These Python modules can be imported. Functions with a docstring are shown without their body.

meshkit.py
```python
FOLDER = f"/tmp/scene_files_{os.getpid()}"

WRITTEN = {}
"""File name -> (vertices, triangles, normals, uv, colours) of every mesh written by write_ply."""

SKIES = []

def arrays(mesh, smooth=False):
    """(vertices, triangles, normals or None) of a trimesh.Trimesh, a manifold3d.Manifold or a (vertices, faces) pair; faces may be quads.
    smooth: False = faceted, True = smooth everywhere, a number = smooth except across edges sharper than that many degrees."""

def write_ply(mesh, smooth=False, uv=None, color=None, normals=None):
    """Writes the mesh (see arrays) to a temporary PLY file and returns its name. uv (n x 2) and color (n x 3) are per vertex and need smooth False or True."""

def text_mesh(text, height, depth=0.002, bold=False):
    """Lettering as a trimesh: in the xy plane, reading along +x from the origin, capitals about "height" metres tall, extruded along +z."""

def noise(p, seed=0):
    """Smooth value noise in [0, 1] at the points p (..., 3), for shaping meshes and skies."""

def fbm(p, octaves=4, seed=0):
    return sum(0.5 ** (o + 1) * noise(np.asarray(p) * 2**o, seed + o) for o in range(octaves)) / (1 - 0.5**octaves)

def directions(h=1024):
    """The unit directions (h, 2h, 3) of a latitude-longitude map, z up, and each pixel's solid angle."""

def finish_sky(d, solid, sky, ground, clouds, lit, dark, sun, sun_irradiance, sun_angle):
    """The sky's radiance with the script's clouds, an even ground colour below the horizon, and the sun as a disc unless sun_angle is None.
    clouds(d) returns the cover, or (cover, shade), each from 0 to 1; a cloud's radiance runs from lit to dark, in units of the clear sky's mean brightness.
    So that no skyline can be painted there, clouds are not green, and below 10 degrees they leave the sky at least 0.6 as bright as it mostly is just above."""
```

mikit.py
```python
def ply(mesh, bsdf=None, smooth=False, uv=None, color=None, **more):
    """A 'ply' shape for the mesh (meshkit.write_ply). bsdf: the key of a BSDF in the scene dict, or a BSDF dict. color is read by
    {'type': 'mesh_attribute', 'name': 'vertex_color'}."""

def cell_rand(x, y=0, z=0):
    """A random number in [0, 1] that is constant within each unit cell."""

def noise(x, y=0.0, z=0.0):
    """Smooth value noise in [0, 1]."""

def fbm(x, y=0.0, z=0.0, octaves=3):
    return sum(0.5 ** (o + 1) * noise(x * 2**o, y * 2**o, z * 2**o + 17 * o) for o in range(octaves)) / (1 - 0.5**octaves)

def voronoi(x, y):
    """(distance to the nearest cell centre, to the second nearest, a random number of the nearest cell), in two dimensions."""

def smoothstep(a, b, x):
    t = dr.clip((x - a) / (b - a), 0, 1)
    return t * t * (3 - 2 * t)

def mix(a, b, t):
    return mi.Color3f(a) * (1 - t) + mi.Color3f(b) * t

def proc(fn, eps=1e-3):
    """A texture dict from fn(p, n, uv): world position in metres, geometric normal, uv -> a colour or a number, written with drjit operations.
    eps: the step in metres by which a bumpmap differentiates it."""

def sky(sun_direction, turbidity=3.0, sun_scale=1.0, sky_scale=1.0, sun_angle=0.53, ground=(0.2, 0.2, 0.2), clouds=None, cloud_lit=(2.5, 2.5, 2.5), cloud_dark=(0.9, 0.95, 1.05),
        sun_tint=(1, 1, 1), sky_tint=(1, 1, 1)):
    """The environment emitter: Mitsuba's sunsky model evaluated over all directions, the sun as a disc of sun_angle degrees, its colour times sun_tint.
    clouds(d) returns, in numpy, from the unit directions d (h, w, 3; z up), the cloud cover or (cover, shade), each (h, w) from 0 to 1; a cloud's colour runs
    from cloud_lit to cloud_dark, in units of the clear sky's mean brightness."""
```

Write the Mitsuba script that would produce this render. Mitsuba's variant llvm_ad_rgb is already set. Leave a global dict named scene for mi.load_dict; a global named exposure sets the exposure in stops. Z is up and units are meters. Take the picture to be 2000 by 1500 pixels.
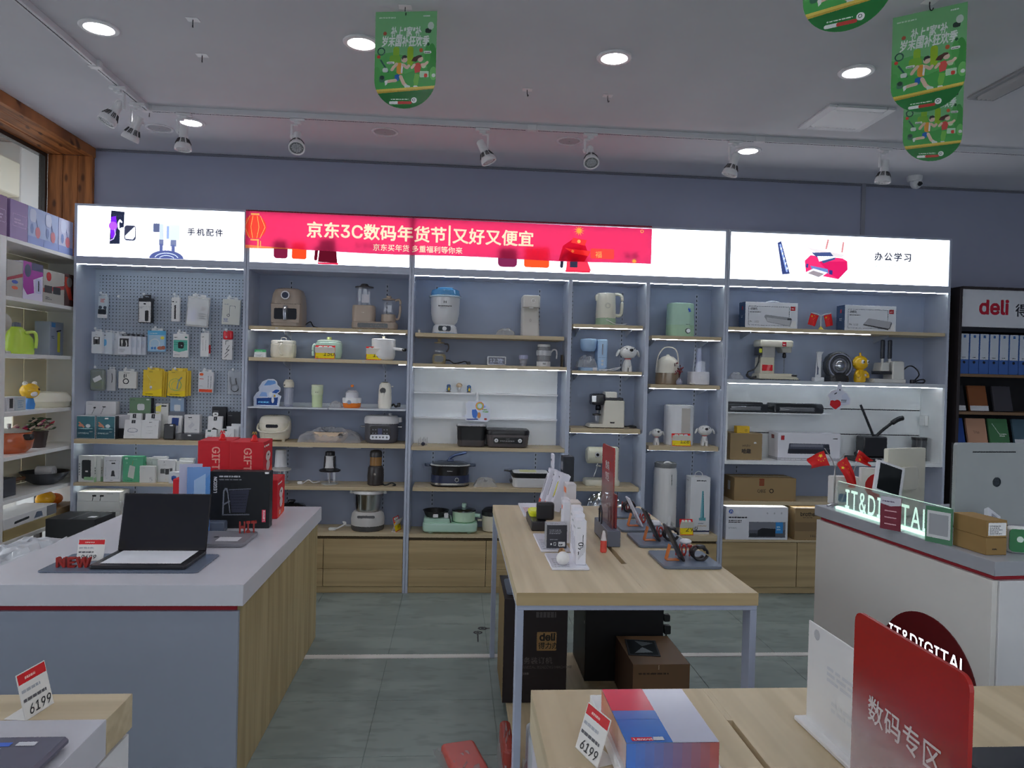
"""Electronics and home appliance shop: lit display wall, two counters, a demo table and a cash desk."""
import math, random
import numpy as np, trimesh, shapely
import drjit as dr
import mitsuba as mi
import mikit, meshkit
from shapely.geometry import Polygon, Point, box as sbox
from shapely import affinity

T = mi.ScalarTransform4f
random.seed(7)
RNG = np.random.default_rng(11)
scene, labels = {}, {}

# ------------------------------------------------------------------ camera, sky, lights, exposure
exposure = -0.75
EYE = np.array([0.0, 0.0, 1.6])
YAW, PITCH, ROLL = 0.0766, -0.0145, 0.0244
_f = np.array([math.sin(YAW) * math.cos(PITCH), math.cos(YAW) * math.cos(PITCH), math.sin(PITCH)])
_r = np.array([math.cos(YAW), -math.sin(YAW), 0.0])
_u = np.cross(_r, _f)
UP = _u * math.cos(ROLL) - _r * math.sin(ROLL)
scene['camera'] = {'type': 'perspective', 'fov': 70.12, 'fov_axis': 'x', 'near_clip': 0.05, 'far_clip': 100.0,
                   'to_world': T().look_at(EYE.tolist(), (EYE + _f).tolist(), UP.tolist())}
# an overcast winter day outside the shop windows (beside the left shelves and behind the photographer)
scene['sky'] = mikit.sky((-0.5, -0.4, 0.6), turbidity=6.0, sun_scale=0.0, sky_scale=18.0,
                         ground=(0.42, 0.42, 0.40), clouds=lambda d: np.full(d.shape[:2], 0.92), cloud_lit=(1.12, 1.2, 1.32), cloud_dark=(0.95, 1.0, 1.08))
DOWNLIGHT = 100.0      # radiance of a round ceiling lamp
LIGHTBOX = 2.6         # backlit panels over the shelves
LED = 36.0             # thin light strips under the shelf fronts
LAMP_SPOTS = [(-1.70, 3.57), (-0.49, 3.57), (0.74, 3.57), (1.98, 3.57), (-1.74, 4.87), (1.96, 4.89)]
LAMP_SPOTS_BEHIND = [(x, y) for y in (2.27, 0.97, -0.33, -1.63) for x in (-1.70, -0.49, 0.74, 1.98, 3.2)] + [(3.2, 3.57)]

# outlines of the characters used on signs and packaging: advance, then rings of points written as 100 x + y, each closed by -1
GLYPHS = {
'上': [67,614,619,3120,3172,3672,3651,6151,6146,3646,3620,6619,6614,-1],
'专': [67,648,653,2553,2760,1261,1166,2866,3173,3673,3466,5966,5961,3261,3053,6453,6448,2848,2640,5641,5939,4221,5216,4911,1923,2227,2427,3623,4935,1936,2348,-1],
'东': [67,4732,5134,6417,6016,-1,759,864,2665,3073,3672,3364,6364,6359,3059,2145,3644,3654,4154,4145,6144,6139,4139,4114,3712,2812,2617,3618,3639,1439,1244,2359,-1,717,1934,2433,2024,1214,-1],
'习': [67,1064,1068,6268,6125,5713,4212,4016,5217,5419,5663,-1,1121,926,4939,4934,1321,-1,1854,2158,2357,3944,3541,-1],
'买': [67,614,2422,3027,3332,732,737,3437,3760,4260,4037,6437,6432,3932,3120,1914,811,-1,968,6269,6467,5652,5255,5664,964,-1,3824,4128,6415,6112,-1,1756,2160,3352,2949,-1,947,1350,2543,2240,-1],
'享': [67,624,629,3229,3333,4436,1237,1241,5641,5938,4031,3829,6629,6624,3924,3813,3311,2311,2114,3316,3324,-1,763,767,3367,3173,3373,3673,3967,6467,6463,-1,1559,5759,5745,1545,-1,2049,5149,5155,2055,-1],
'京': [67,760,765,3365,3072,3373,3672,4065,6465,6460,-1,4827,5330,6416,5913,-1,1454,5754,5734,3834,3814,3712,2311,2216,3317,3334,1434,-1,2039,5139,5250,2050,-1,616,1830,2328,1013,-1],
'件': [67,2347,2856,3169,3669,3460,4259,4272,4872,4860,6359,6354,4854,4840,6639,6634,4834,4812,4311,4234,2334,2339,4240,4254,3254,2744,-1,446,1662,1972,2472,1857,1811,1311,1348,841,-1],
'你': [67,2247,2959,3373,3872,3560,6660,6345,5946,6055,4855,4814,4512,3711,3515,4316,4355,3355,2744,-1,5343,5844,6428,6522,6121,-1,2323,3244,3743,2821,-1,346,1461,1973,2472,1857,1811,1311,1348,741,-1],
'便': [67,446,1357,1973,2472,2469,6669,6665,4765,4759,6359,6333,4733,4222,6716,6412,5113,3918,2411,2114,3320,2431,2832,3724,4129,4133,2633,2659,4259,4265,2465,2369,1857,1711,1312,1346,841,-1,5844,4744,4737,5837,-1,5855,4755,4749,5848,-1,3138,4237,4244,3144,-1,3149,4248,4255,3155,-1],
'光': [67,415,1824,2338,2343,643,648,3348,3373,3873,3848,6647,6643,4642,4717,5916,6227,6626,6617,6212,4811,4213,4143,2943,2728,1917,811,-1,4754,5571,6169,5253,5052,-1,1267,1769,2453,1952,-1],
'公': [67,4269,4771,5558,6647,6342,5351,-1,1121,2234,3453,3849,2123,5024,4334,4837,6314,5812,5419,1316,-1,645,1757,2371,2970,2458,1344,942,-1],
'利': [67,4616,5817,5872,6372,6314,6012,4811,-1,4265,4765,4728,4228,-1,425,1846,1848,648,653,1953,1964,762,566,3373,3668,2465,2453,3753,3748,2548,2444,3732,3428,2537,2411,1911,1939,721,-1],
'力': [67,614,2230,2949,2953,853,858,2958,2973,3573,3558,6358,6023,5513,4112,3917,5117,5319,5753,3553,3341,2625,1112,-1],
'办': [67,5448,5951,6629,6128,-1,515,2231,2850,2856,856,861,2861,2873,3373,3461,5361,5123,4714,3113,3017,3018,4218,4420,4656,3355,3139,2323,911,-1,632,1449,1948,1231,929,-1],
'务': [67,644,2950,2158,1252,855,2063,2873,3372,3066,5866,5963,5761,4350,6646,6442,4943,3747,841,-1,2461,3055,3752,5161,-1,615,2121,2930,1131,1136,3036,3242,3742,3636,6036,5716,5212,3912,3817,5017,5322,5431,3531,3123,2216,1112,-1],
'区': [67,969,6469,6464,1464,1419,6618,6613,913,-1,1826,3641,1956,2158,2458,3945,5161,5659,4342,5728,5725,5323,4038,2223,-1],
'又': [67,516,2324,3230,2145,1463,963,968,5967,5246,4030,4923,6717,6412,4818,3627,1313,812,-1,1963,2549,3634,4749,5363,-1],
'受': [67,615,3022,1737,1537,1542,5441,5639,5334,4222,6516,6312,4814,3620,1112,812,-1,2337,3029,3626,4837,-1,754,1754,1362,1764,964,868,5773,6069,3665,3957,3754,4854,5365,5964,5354,6453,6440,5940,5949,1249,1240,740,-1,1864,2256,2154,3454,3163,3466,-1],
'哈': [67,2648,3861,4473,4972,5461,6650,6346,5750,5747,3447,3449,2845,-1,4664,3751,5651,-1,3239,5939,5911,5511,5415,3715,3711,3211,-1,3720,5420,5434,3734,-1,767,2467,2429,1229,1223,723,-1,1262,1234,2034,2061,-1],
'器': [67,429,2140,641,645,2645,3151,1152,1170,3270,3253,3652,3345,5045,4349,4452,3952,3970,6170,6152,4951,5647,5545,6645,6641,4840,5734,6731,6427,6127,6112,5612,5513,3912,3932,5033,4141,2941,2033,3232,3212,1613,1511,1111,1127,726,-1,4418,5518,5528,4428,-1,4456,5556,5565,4465,-1,1618,2718,2728,1628,-1,1656,2756,2765,1665,-1],
'国': [67,870,6370,6311,5811,5715,1415,1311,812,-1,1320,5820,5865,1365,-1,1726,1730,3330,3341,2041,2046,3346,3355,1855,1859,5359,5355,3855,3846,5146,5141,3841,3830,4830,4238,4640,5233,4930,5430,5426,-1],
'塑': [67,513,518,3318,3325,1225,1229,3330,3334,3635,3437,4047,4171,6370,6336,5934,5234,5138,5839,5845,4446,3834,3829,5929,5925,3825,3818,6618,6613,-1,4656,4549,5849,5856,-1,4660,5860,5866,4666,-1,659,664,1464,1171,1473,1966,1864,2464,2872,3272,2964,3864,3860,2459,2449,3148,3157,3657,3642,2244,1636,933,737,1440,1744,844,857,1257,1248,1948,1959,-1],
'多': [67,716,3923,3230,3533,4427,5030,5739,4039,2027,1631,3440,4349,4949,4643,6244,6542,5427,4119,1111,-1,841,2949,2255,2558,3552,4762,2963,1453,1056,2465,3273,3872,3567,5566,4754,3245,1238,938,-1],
'好': [67,3140,3144,4645,4653,5663,3464,3468,6268,6467,5251,5245,6644,6639,5239,5217,5013,3911,3616,4617,4639,-1,415,1322,1728,736,1155,555,559,1260,1473,1973,1760,3159,2944,2429,3121,2718,2124,912,712,-1,1338,2033,2445,2555,1655,-1],
'季': [67,541,2754,654,659,3359,3366,1264,1169,5473,5869,3866,3859,6559,6554,4454,5447,6642,6338,5143,3853,3843,3343,3253,1843,5142,5340,5238,3932,3830,6529,6525,3925,3815,3612,2312,2215,3316,3325,625,629,3329,3334,4037,1837,1742,838,-1],
'学': [67,631,736,3336,3341,4345,1746,1751,5251,5448,3938,3836,6536,6531,3830,3814,2911,2211,2016,3317,3330,-1,862,1862,1370,1672,2365,2262,3562,3171,3474,4065,3962,4762,5573,5970,5462,6462,6449,5949,5857,1357,1249,849,-1],
'宜': [67,613,618,1818,1854,5254,5218,6518,6513,-1,2343,4742,4749,2449,-1,2426,2418,4718,4726,-1,2438,2430,4730,4738,-1,865,3465,3172,3673,4065,6365,6351,5851,5861,1361,1351,851,-1],
'家': [67,718,2827,3634,3438,2231,927,831,2336,3242,2946,1038,842,3051,1652,1656,5556,5552,3852,3448,4038,5449,5946,4938,5527,6619,6414,5223,4535,4234,4323,4117,3712,2612,2517,3417,3721,3728,1316,914,-1,867,3267,3172,3373,3673,3967,6467,6453,5853,5863,1363,1353,853,-1],
'岁': [67,915,3323,2234,2537,3827,4735,5142,2542,1233,937,1842,2754,1154,1170,1770,1759,3359,3373,3873,3959,5559,5670,6170,6154,3354,2947,5647,5945,5131,4324,2916,1211,-1],
'年': [67,627,632,1632,1750,3650,3660,2060,1047,649,1460,2173,2672,2465,6365,6360,4260,4250,6150,6145,4245,4232,6632,6627,4227,4211,3612,3627,-1,2245,2232,3632,3645,-1],
'得': [67,2434,5135,5040,2640,2644,6444,6440,5640,5635,6634,6630,5630,5412,4311,4216,5116,5030,2430,-1,2971,6271,6249,2949,-1,3453,5653,5658,3558,-1,3463,5662,5667,3567,-1,3026,3329,4219,3717,-1,439,2058,2457,1948,1911,1412,1441,735,-1,558,1873,2371,956,755,-1],
'手': [67,633,638,3339,3349,1049,1054,3354,3364,1163,1067,3869,5373,5673,5969,3865,3954,6254,6249,3949,3839,6638,6633,3933,3816,3613,2112,1916,3317,3333,-1],
'技': [67,633,538,1440,1455,655,659,1460,1473,1973,1959,2759,2762,4362,4373,4873,4962,6462,6458,4857,4848,6347,5936,4924,6616,6311,4521,2812,2415,4124,3143,2943,2948,4348,4358,2758,2755,1954,1942,2743,2739,1936,1813,712,616,1416,1435,-1,3643,4628,5643,-1],
'效': [67,2455,2857,3646,3243,-1,3442,4257,4573,5072,4861,6661,6656,6255,5941,5329,6218,6716,6312,5023,3611,3214,4728,4243,3739,-1,4551,4741,5134,5756,4656,-1,663,2063,1672,2073,2566,2363,3763,3759,659,-1,516,1931,1241,1643,2237,2546,2946,2633,3321,2918,2328,1014,813,-1,442,1357,1856,941,839,-1],
'数': [67,3215,4221,4830,4346,3839,3443,4157,4472,4872,4760,6660,6656,6155,5429,6715,6412,6213,5125,3812,3511,-1,4656,4844,5136,5655,-1,546,1755,656,661,1261,971,1271,1665,1663,1461,1961,1973,2473,2461,2961,2763,3272,3671,3061,3861,3857,2756,3650,3346,2452,2444,1944,1951,842,-1,515,1922,927,1334,734,738,1638,1943,2242,2138,3538,2824,3320,3016,2420,812,-1,1934,1628,2426,2934,-1],
'时': [67,3254,3259,5360,5373,5873,5860,6659,6654,5854,5817,5613,4212,4016,5319,5354,-1,3447,3849,4833,4431,-1,867,2867,2824,1324,1218,818,-1,1229,2428,2444,1244,-1,1363,1248,2448,2463,-1],
'末': [67,519,1827,2939,1040,1045,3345,3357,657,662,3362,3373,3873,3962,6562,6557,3856,3945,6245,6240,4239,5228,6720,6316,5222,3936,3811,3311,3236,2224,1217,815,-1],
'机': [67,2614,3122,3433,3669,5869,5818,6318,6429,6827,6714,6412,5612,5316,5264,4164,4037,3724,3012,-1,427,1652,1554,654,659,1759,1773,2273,2259,3258,3254,2254,2248,3236,2833,2241,2211,1712,1742,724,-1],
'来': [67,518,1827,2938,638,643,3344,3360,960,965,3365,3373,3873,3965,6265,6260,3860,3844,4943,4646,5259,5857,5044,6543,6538,4238,5327,6718,6314,5122,3934,3811,3312,3234,1417,814,-1,1457,2058,2546,2045,-1],
'欢': [67,2614,4029,4440,4454,4954,4945,5232,5724,6715,6412,5814,5222,4733,4323,3716,3011,-1,3148,3660,3973,4372,4263,6662,6147,5748,5958,4158,3545,-1,419,1227,1736,654,957,2042,2660,661,666,3165,2952,2337,2924,2622,2031,917,716,-1],
'活': [67,2349,2353,4354,4364,2863,2767,5973,6268,4865,4854,6653,6648,4848,4838,6237,6212,5712,5614,3414,3311,2811,2837,4337,4348,-1,3319,5619,5733,3433,-1,868,1272,2364,2161,-1,716,1937,2333,1619,1112,-1,550,854,2046,1743,-1],
'狂': [67,2719,4419,4439,3139,3144,4445,4463,3063,2968,6568,6463,4963,5045,6444,6439,5039,4919,6619,6614,2714,-1,632,2048,1856,948,751,653,1560,869,1272,1964,2472,2671,2869,2260,2649,2629,2418,2113,1112,917,1919,2140,1028,828,-1],
'率': [67,626,630,3330,3336,3836,3930,6630,6626,3925,3811,3311,3326,-1,763,767,3467,3273,3674,4067,6567,6563,3763,3155,3955,4361,4758,3142,4142,3947,4348,5137,4835,4538,2336,2241,3450,2449,2353,3163,-1,4844,5247,6437,6034,-1,4851,5760,6258,5249,-1,638,841,2347,2343,936,-1,857,1260,2152,1849,-1],
'生': [67,613,618,3319,3335,1336,1341,3341,3355,1755,1144,647,1562,1872,2371,2060,3360,3373,3873,3960,6260,6255,3855,3841,6041,6036,3835,3819,6618,6613,-1],
'电': [67,1163,3263,3273,3873,3863,6063,6029,3829,3819,4017,5817,6120,6228,6627,6416,5912,3613,3317,3229,1629,1625,1125,-1,3835,5434,5444,3844,-1,3849,5449,5458,3858,-1,1635,3234,3244,1644,-1,1649,3249,3258,1658,-1],
'码': [67,3264,3269,5969,5744,6544,6541,6218,5812,4712,4617,5517,5939,3339,3561,3960,3844,5144,5464,-1,2931,5531,5526,2926,-1,438,1362,1365,665,669,2869,2865,1865,1450,2749,2720,1520,1414,1014,1038,634,-1,1425,2225,2244,1444,-1],
'福': [67,2970,6570,6566,2966,-1,333,1545,2255,2256,656,661,1661,1171,1573,2064,1761,2959,2245,2938,2941,6441,6412,5912,5914,3514,3411,3011,2935,2733,2039,2012,1611,1536,729,-1,4919,5919,5926,4926,-1,4930,5930,5936,4937,-1,3419,4419,4426,3526,-1,3430,4430,4436,3537,-1,3361,6261,6246,3346,-1,3850,5649,5757,3857,-1],
'科': [67,3126,3230,5333,5373,5873,5834,6635,6732,5829,5811,5312,5328,3224,-1,3665,3968,5059,4656,-1,3348,3751,4841,4438,-1,427,1649,549,554,1654,1664,763,667,2772,3068,2165,2155,3154,3149,2149,3136,2733,2141,2111,1612,1639,724,-1],
'等': [67,458,1473,1972,1868,3468,3564,4173,4672,4468,6568,6563,5263,5458,5356,5056,4563,4163,3858,3853,5953,5949,3849,3843,6643,6638,5238,5232,6432,6428,5228,5113,4311,3711,3616,4717,4728,2228,3218,2815,1724,1928,828,832,4632,4738,638,643,3343,3349,1249,1253,3353,3159,3463,2363,2557,2156,1763,1563,955,-1],
'节': [67,661,666,2266,2273,2773,2766,4466,4473,4973,5066,6666,6561,5060,4953,4453,4461,2761,2753,2253,2161,-1,944,949,5949,5924,5321,4321,4224,4226,5427,5444,3244,3212,2612,2644,-1],
'补': [67,4212,4273,4773,4752,5351,6738,6235,4747,4712,-1,432,1743,2555,2557,657,661,1961,1369,1773,2465,2161,3259,2344,2741,3348,3746,2938,3631,3228,2338,2312,1811,1837,828,-1],
'装': [67,523,2833,633,638,3338,3242,3743,3938,6637,6633,4133,4725,5832,6230,5123,6616,6312,4719,3533,2526,2418,4121,3916,1811,1615,1918,1923,920,-1,2859,2864,4464,4473,4973,4964,6464,6459,4959,4949,6349,6344,3044,3049,4449,4459,-1,548,650,2057,2173,2573,2542,2142,2051,846,-1,766,1069,1862,1459,-1],
'订': [67,2862,2867,6667,6662,5462,5416,5213,3812,3617,4917,4962,-1,647,652,2252,2224,3130,3327,1713,1317,1721,1747,-1,1068,1372,2360,1957,-1],
'财': [67,3224,4339,5154,3355,3359,5360,5373,5873,5860,6660,6655,5855,5814,5312,4512,4316,5317,5344,3621,-1,414,1221,1628,1762,2162,2237,2026,1618,812,-1,2026,2428,3216,2813,-1,870,3170,3129,2629,2666,1265,1229,829,-1],
'货': [67,2761,3763,3773,4273,4364,6171,6367,4360,4254,5953,6160,6558,6554,6149,4149,3752,3758,2857,-1,3821,3924,4224,6515,6211,-1,1544,5744,5724,5224,5140,2040,2023,1523,-1,715,2923,3329,3337,3837,3726,3219,1011,-1,558,1766,2473,2872,2265,2247,1748,1760,955,-1],
'趣': [67,414,825,943,1343,1334,1826,1848,648,653,1653,1660,761,765,1665,1673,2173,2165,2965,2961,2160,2153,3053,3048,2248,2240,3039,3035,2235,2221,3418,6618,6413,2913,1917,1224,812,-1,2829,3231,3266,2966,2971,5071,5166,4766,4755,5256,5747,6060,4961,4965,6464,6040,6525,6224,5833,5222,4824,5640,4854,4736,5136,5132,4731,4721,4321,4329,3025,2825,-1,3646,4346,4354,3654,-1,3659,4358,4366,3666,-1,3642,3632,4334,4342,-1],
'过': [67,517,822,1425,1443,643,648,2048,2025,2521,3319,6620,6514,5814,3114,1821,1520,913,-1,2456,2461,5061,5073,5673,5661,6461,6456,5656,5628,5424,3923,3827,5029,5056,-1,2848,3251,4137,3735,-1,868,1171,1371,2260,1757,-1],
'配': [67,3966,3970,6470,6439,5939,5944,4444,4418,6017,6328,6726,6721,6212,4612,4014,3949,5949,5965,-1,666,671,3671,3666,2766,2758,3458,3412,3112,3016,1216,1212,812,858,1558,1666,-1,1220,3020,3027,1227,-1,1336,1231,3031,3037,2437,2339,2354,1954,1840,1435,-1,2654,2641,3040,3054,-1,2066,1959,2358,2366,-1,1238,1642,1654,1254,-1],
'重': [67,613,617,3318,3323,1123,1127,3327,3232,1332,1353,3253,3356,657,661,3361,3366,1265,1169,5673,5868,3866,3861,6561,6557,3857,3854,5953,5932,3832,3828,6127,6123,3823,3818,6617,6613,-1,3836,5436,5440,3841,-1,3845,5444,5449,3849,-1,1836,3336,3341,1841,-1,1845,3344,3349,1849,-1],
}
# ------------------------------------------------------------------ materials
def lin(c):
    return [((v / 255) / 12.92 if v <= 10 else ((v / 255 + 0.055) / 1.055) ** 2.4) for v in c]


def tint(p, n, uv):  # the paint colour that a mesh carries in its uv: red and green in u, blue in v
    u = mi.Float(uv.x)
    r = dr.floor(u)
    return mi.Color3f(r / 255, dr.clip((u - r - 0.001) / 0.998, 0, 1), mi.Float(uv.y))


def uvc(c, n):
    c = lin(c)
    return np.tile([math.floor(c[0] * 255 + 0.5) + 0.001 + 0.998 * c[1] * 0.999, c[2]], (n, 1))


TINT = mikit.proc(tint)


def two(b):
    return {'type': 'twosided', 'bsdf': b}


def pri(color, rough, **k):
    return two({'type': 'principled', 'base_color': color, 'roughness': rough, **k})


scene['paint'] = pri(TINT, 0.6, specular=0.3)
scene['card'] = pri(TINT, 0.5, specular=0.35)
scene['satin'] = pri(TINT, 0.33, specular=0.5)
scene['gloss'] = pri(TINT, 0.12, specular=0.5, clearcoat=0.5, clearcoat_gloss=0.9)
scene['metal'] = pri(TINT, 0.3, metallic=1.0)
scene['chrome'] = pri(TINT, 0.12, metallic=1.0)
scene['glass'] = {'type': 'thindielectric', 'int_ior': 1.5}
scene['film'] = {'type': 'blendbsdf', 'weight': 0.26, 'a': {'type': 'thindielectric', 'int_ior': 1.55},
                 'b': two({'type': 'roughplastic', 'alpha': 0.15, 'diffuse_reflectance': TINT})}
scene['tinted_film'] = {'type': 'blendbsdf', 'weight': 0.5, 'a': {'type': 'thindielectric', 'int_ior': 1.5},
                        'b': two({'type': 'roughplastic', 'alpha': 0.1, 'diffuse_reflectance': TINT})}
scene['ink_film'] = {'type': 'principledthin', 'base_color': TINT, 'roughness': 0.5, 'diff_trans': 1.5, 'spec_trans': 0.0}
scene['cloth_banner'] = {'type': 'principledthin', 'base_color': TINT, 'roughness': 0.6, 'diff_trans': 0.85, 'spec_trans': 0.0}


def oak(axis, light, dark):
    L, D = lin(light), lin(dark)

    def fn(p, n, uv):
        q = [p.x, p.y, p.z]
        s = [26.0, 26.0, 26.0]
        s[axis] = 1.3
        a = mikit.fbm(q[0] * s[0] + 3, q[1] * s[1], q[2] * s[2], octaves=3)
        b = mikit.noise(q[0] * s[0] * 5, q[1] * s[1] * 5, q[2] * s[2] * 5)
        c = mikit.noise(q[0] * s[0] * .22, q[1] * s[1] * .22, q[2] * s[2] * .3)
        t = dr.clip(0.62 * mikit.smoothstep(0.3, 0.72, a) + 0.2 * b + 0.35 * c - 0.08, 0, 1)
        return mikit.mix(L, D, t)

    return mikit.proc(fn)


for k, ax in enumerate('xyz'):
    scene['oak_' + ax] = pri(oak(k, (206, 190, 158), (184, 167, 134)), 0.45, specular=0.35)
scene['oak_face'] = pri(oak(0, (190, 168, 126), (164, 141, 101)), 0.45, specular=0.35)
scene['oak_side'] = pri(oak(2, (180, 163, 122), (154, 135, 95)), 0.45, specular=0.35)


def timber_fn(p, n, uv):
    a = mikit.fbm(p.x * 34, p.y * 3, p.z * 2.4, octaves=4)
    k = mikit.voronoi(p.x * 9 + p.y * 3, p.z * 4 + p.y * 3)
    knot = mikit.smoothstep(0.16, 0.05, k[0])
    c = mikit.mix(lin((186, 118, 66)), lin((128, 76, 40)), mikit.smoothstep(0.3, 0.7, a))
    return mikit.mix(c, lin((74, 40, 22)), knot * 0.8)


scene['timber'] = pri(mikit.proc(timber_fn), 0.5, specular=0.35)


def tile_fn(p, n, uv):
    a = mikit.fbm(p.x * 3.1, p.y * 7.0, octaves=5)
    b = mikit.fbm(p.x * 9 + 40, p.y * 24, octaves=3)
    c = mikit.mix(lin((122, 134, 130)), lin((134, 146, 141)), mikit.smoothstep(0.3, 0.68, a))
    return mikit.mix(c, lin((106, 117, 113)), 0.4 * mikit.smoothstep(0.55, 0.8, b))


scene['floor_tile'] = pri(mikit.proc(tile_fn), 0.38, specular=0.4)


def wall_fn(p, n, uv):
    return mikit.mix(lin((160, 165, 186)), lin((166, 170, 190)), mikit.fbm(p.x * 4, p.z * 4, p.y * 4))


def ceil_fn(p, n, uv):
    return mikit.mix(lin((204, 204, 210)), lin((212, 212, 217)), mikit.fbm(p.x * 3, p.y * 3, 0.0, octaves=4))


def peg_fn(p, n, uv):  # drilled board: dark holes every 24 mm
    x, z = p.x / 0.0242, p.z / 0.0242
    d = dr.sqrt(dr.square(x - dr.floor(x) - 0.5) + dr.square(z - dr.floor(z) - 0.5)) * 0.0242
    inside = (p.x > -2.60) & (p.x < -1.53) & (p.z < 2.25)
    return mikit.mix(lin((176, 186, 198)), lin((38, 42, 50)), dr.select(inside, mikit.smoothstep(0.0044, 0.0034, d), 0.0))


def board_fn(p, n, uv):
    return mikit.mix(lin((168, 142, 104)), lin((150, 124, 88)), mikit.fbm(p.x * 40, p.y * 40, p.z * 90))


scene['wall_paint'] = pri(mikit.proc(wall_fn), 0.7, specular=0.25)
scene['ceiling_paint'] = pri(mikit.proc(ceil_fn), 0.75, specular=0.2)
scene['pegboard'] = pri(mikit.proc(peg_fn), 0.5, specular=0.3)
scene['cardboard'] = pri(mikit.proc(board_fn), 0.75, specular=0.15)

# ------------------------------------------------------------------ shapes as (vertices, triangles)
def cat(*gs):
    v, f, n = [], [], 0
    for g in gs:
        v.append(g[0]); f.append(np.asarray(g[1]) + n); n += len(g[0])
    return np.vstack(v), np.vstack(f)


def tri(q):
    q = np.asarray(q)
    return np.vstack([q[:, [0, 1, 2]], q[:, [0, 2, 3]]])


def box(x0, x1, y0, y1, z0, z1, b=0.0):
    if b <= 0:
        v = np.array([[x, y, z] for x in (x0, x1) for y in (y0, y1) for z in (z0, z1)], float)
        return v, tri([[0, 1, 3, 2], [4, 6, 7, 5], [0, 4, 5, 1], [2, 3, 7, 6], [0, 2, 6, 4], [1, 5, 7, 3]])
    b = min(b, (x1 - x0) * .49, (y1 - y0) * .49, (z1 - z0) * .49)
    v = []
    for X, sx in ((x0, 1), (x1, -1)):
        for Y, sy in ((y0, 1), (y1, -1)):
            for Z, sz in ((z0, 1), (z1, -1)):
                v += [(X, Y + sy * b, Z + sz * b), (X + sx * b, Y, Z + sz * b), (X + sx * b, Y + sy * b, Z)]
    m = trimesh.convex.convex_hull(np.array(v))
    return np.array(m.vertices), np.array(m.faces)


def cb(cx, cy, z0, w, d, h, b=0.0):
    return box(cx - w / 2, cx + w / 2, cy - d / 2, cy + d / 2, z0, z0 + h, b)


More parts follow.
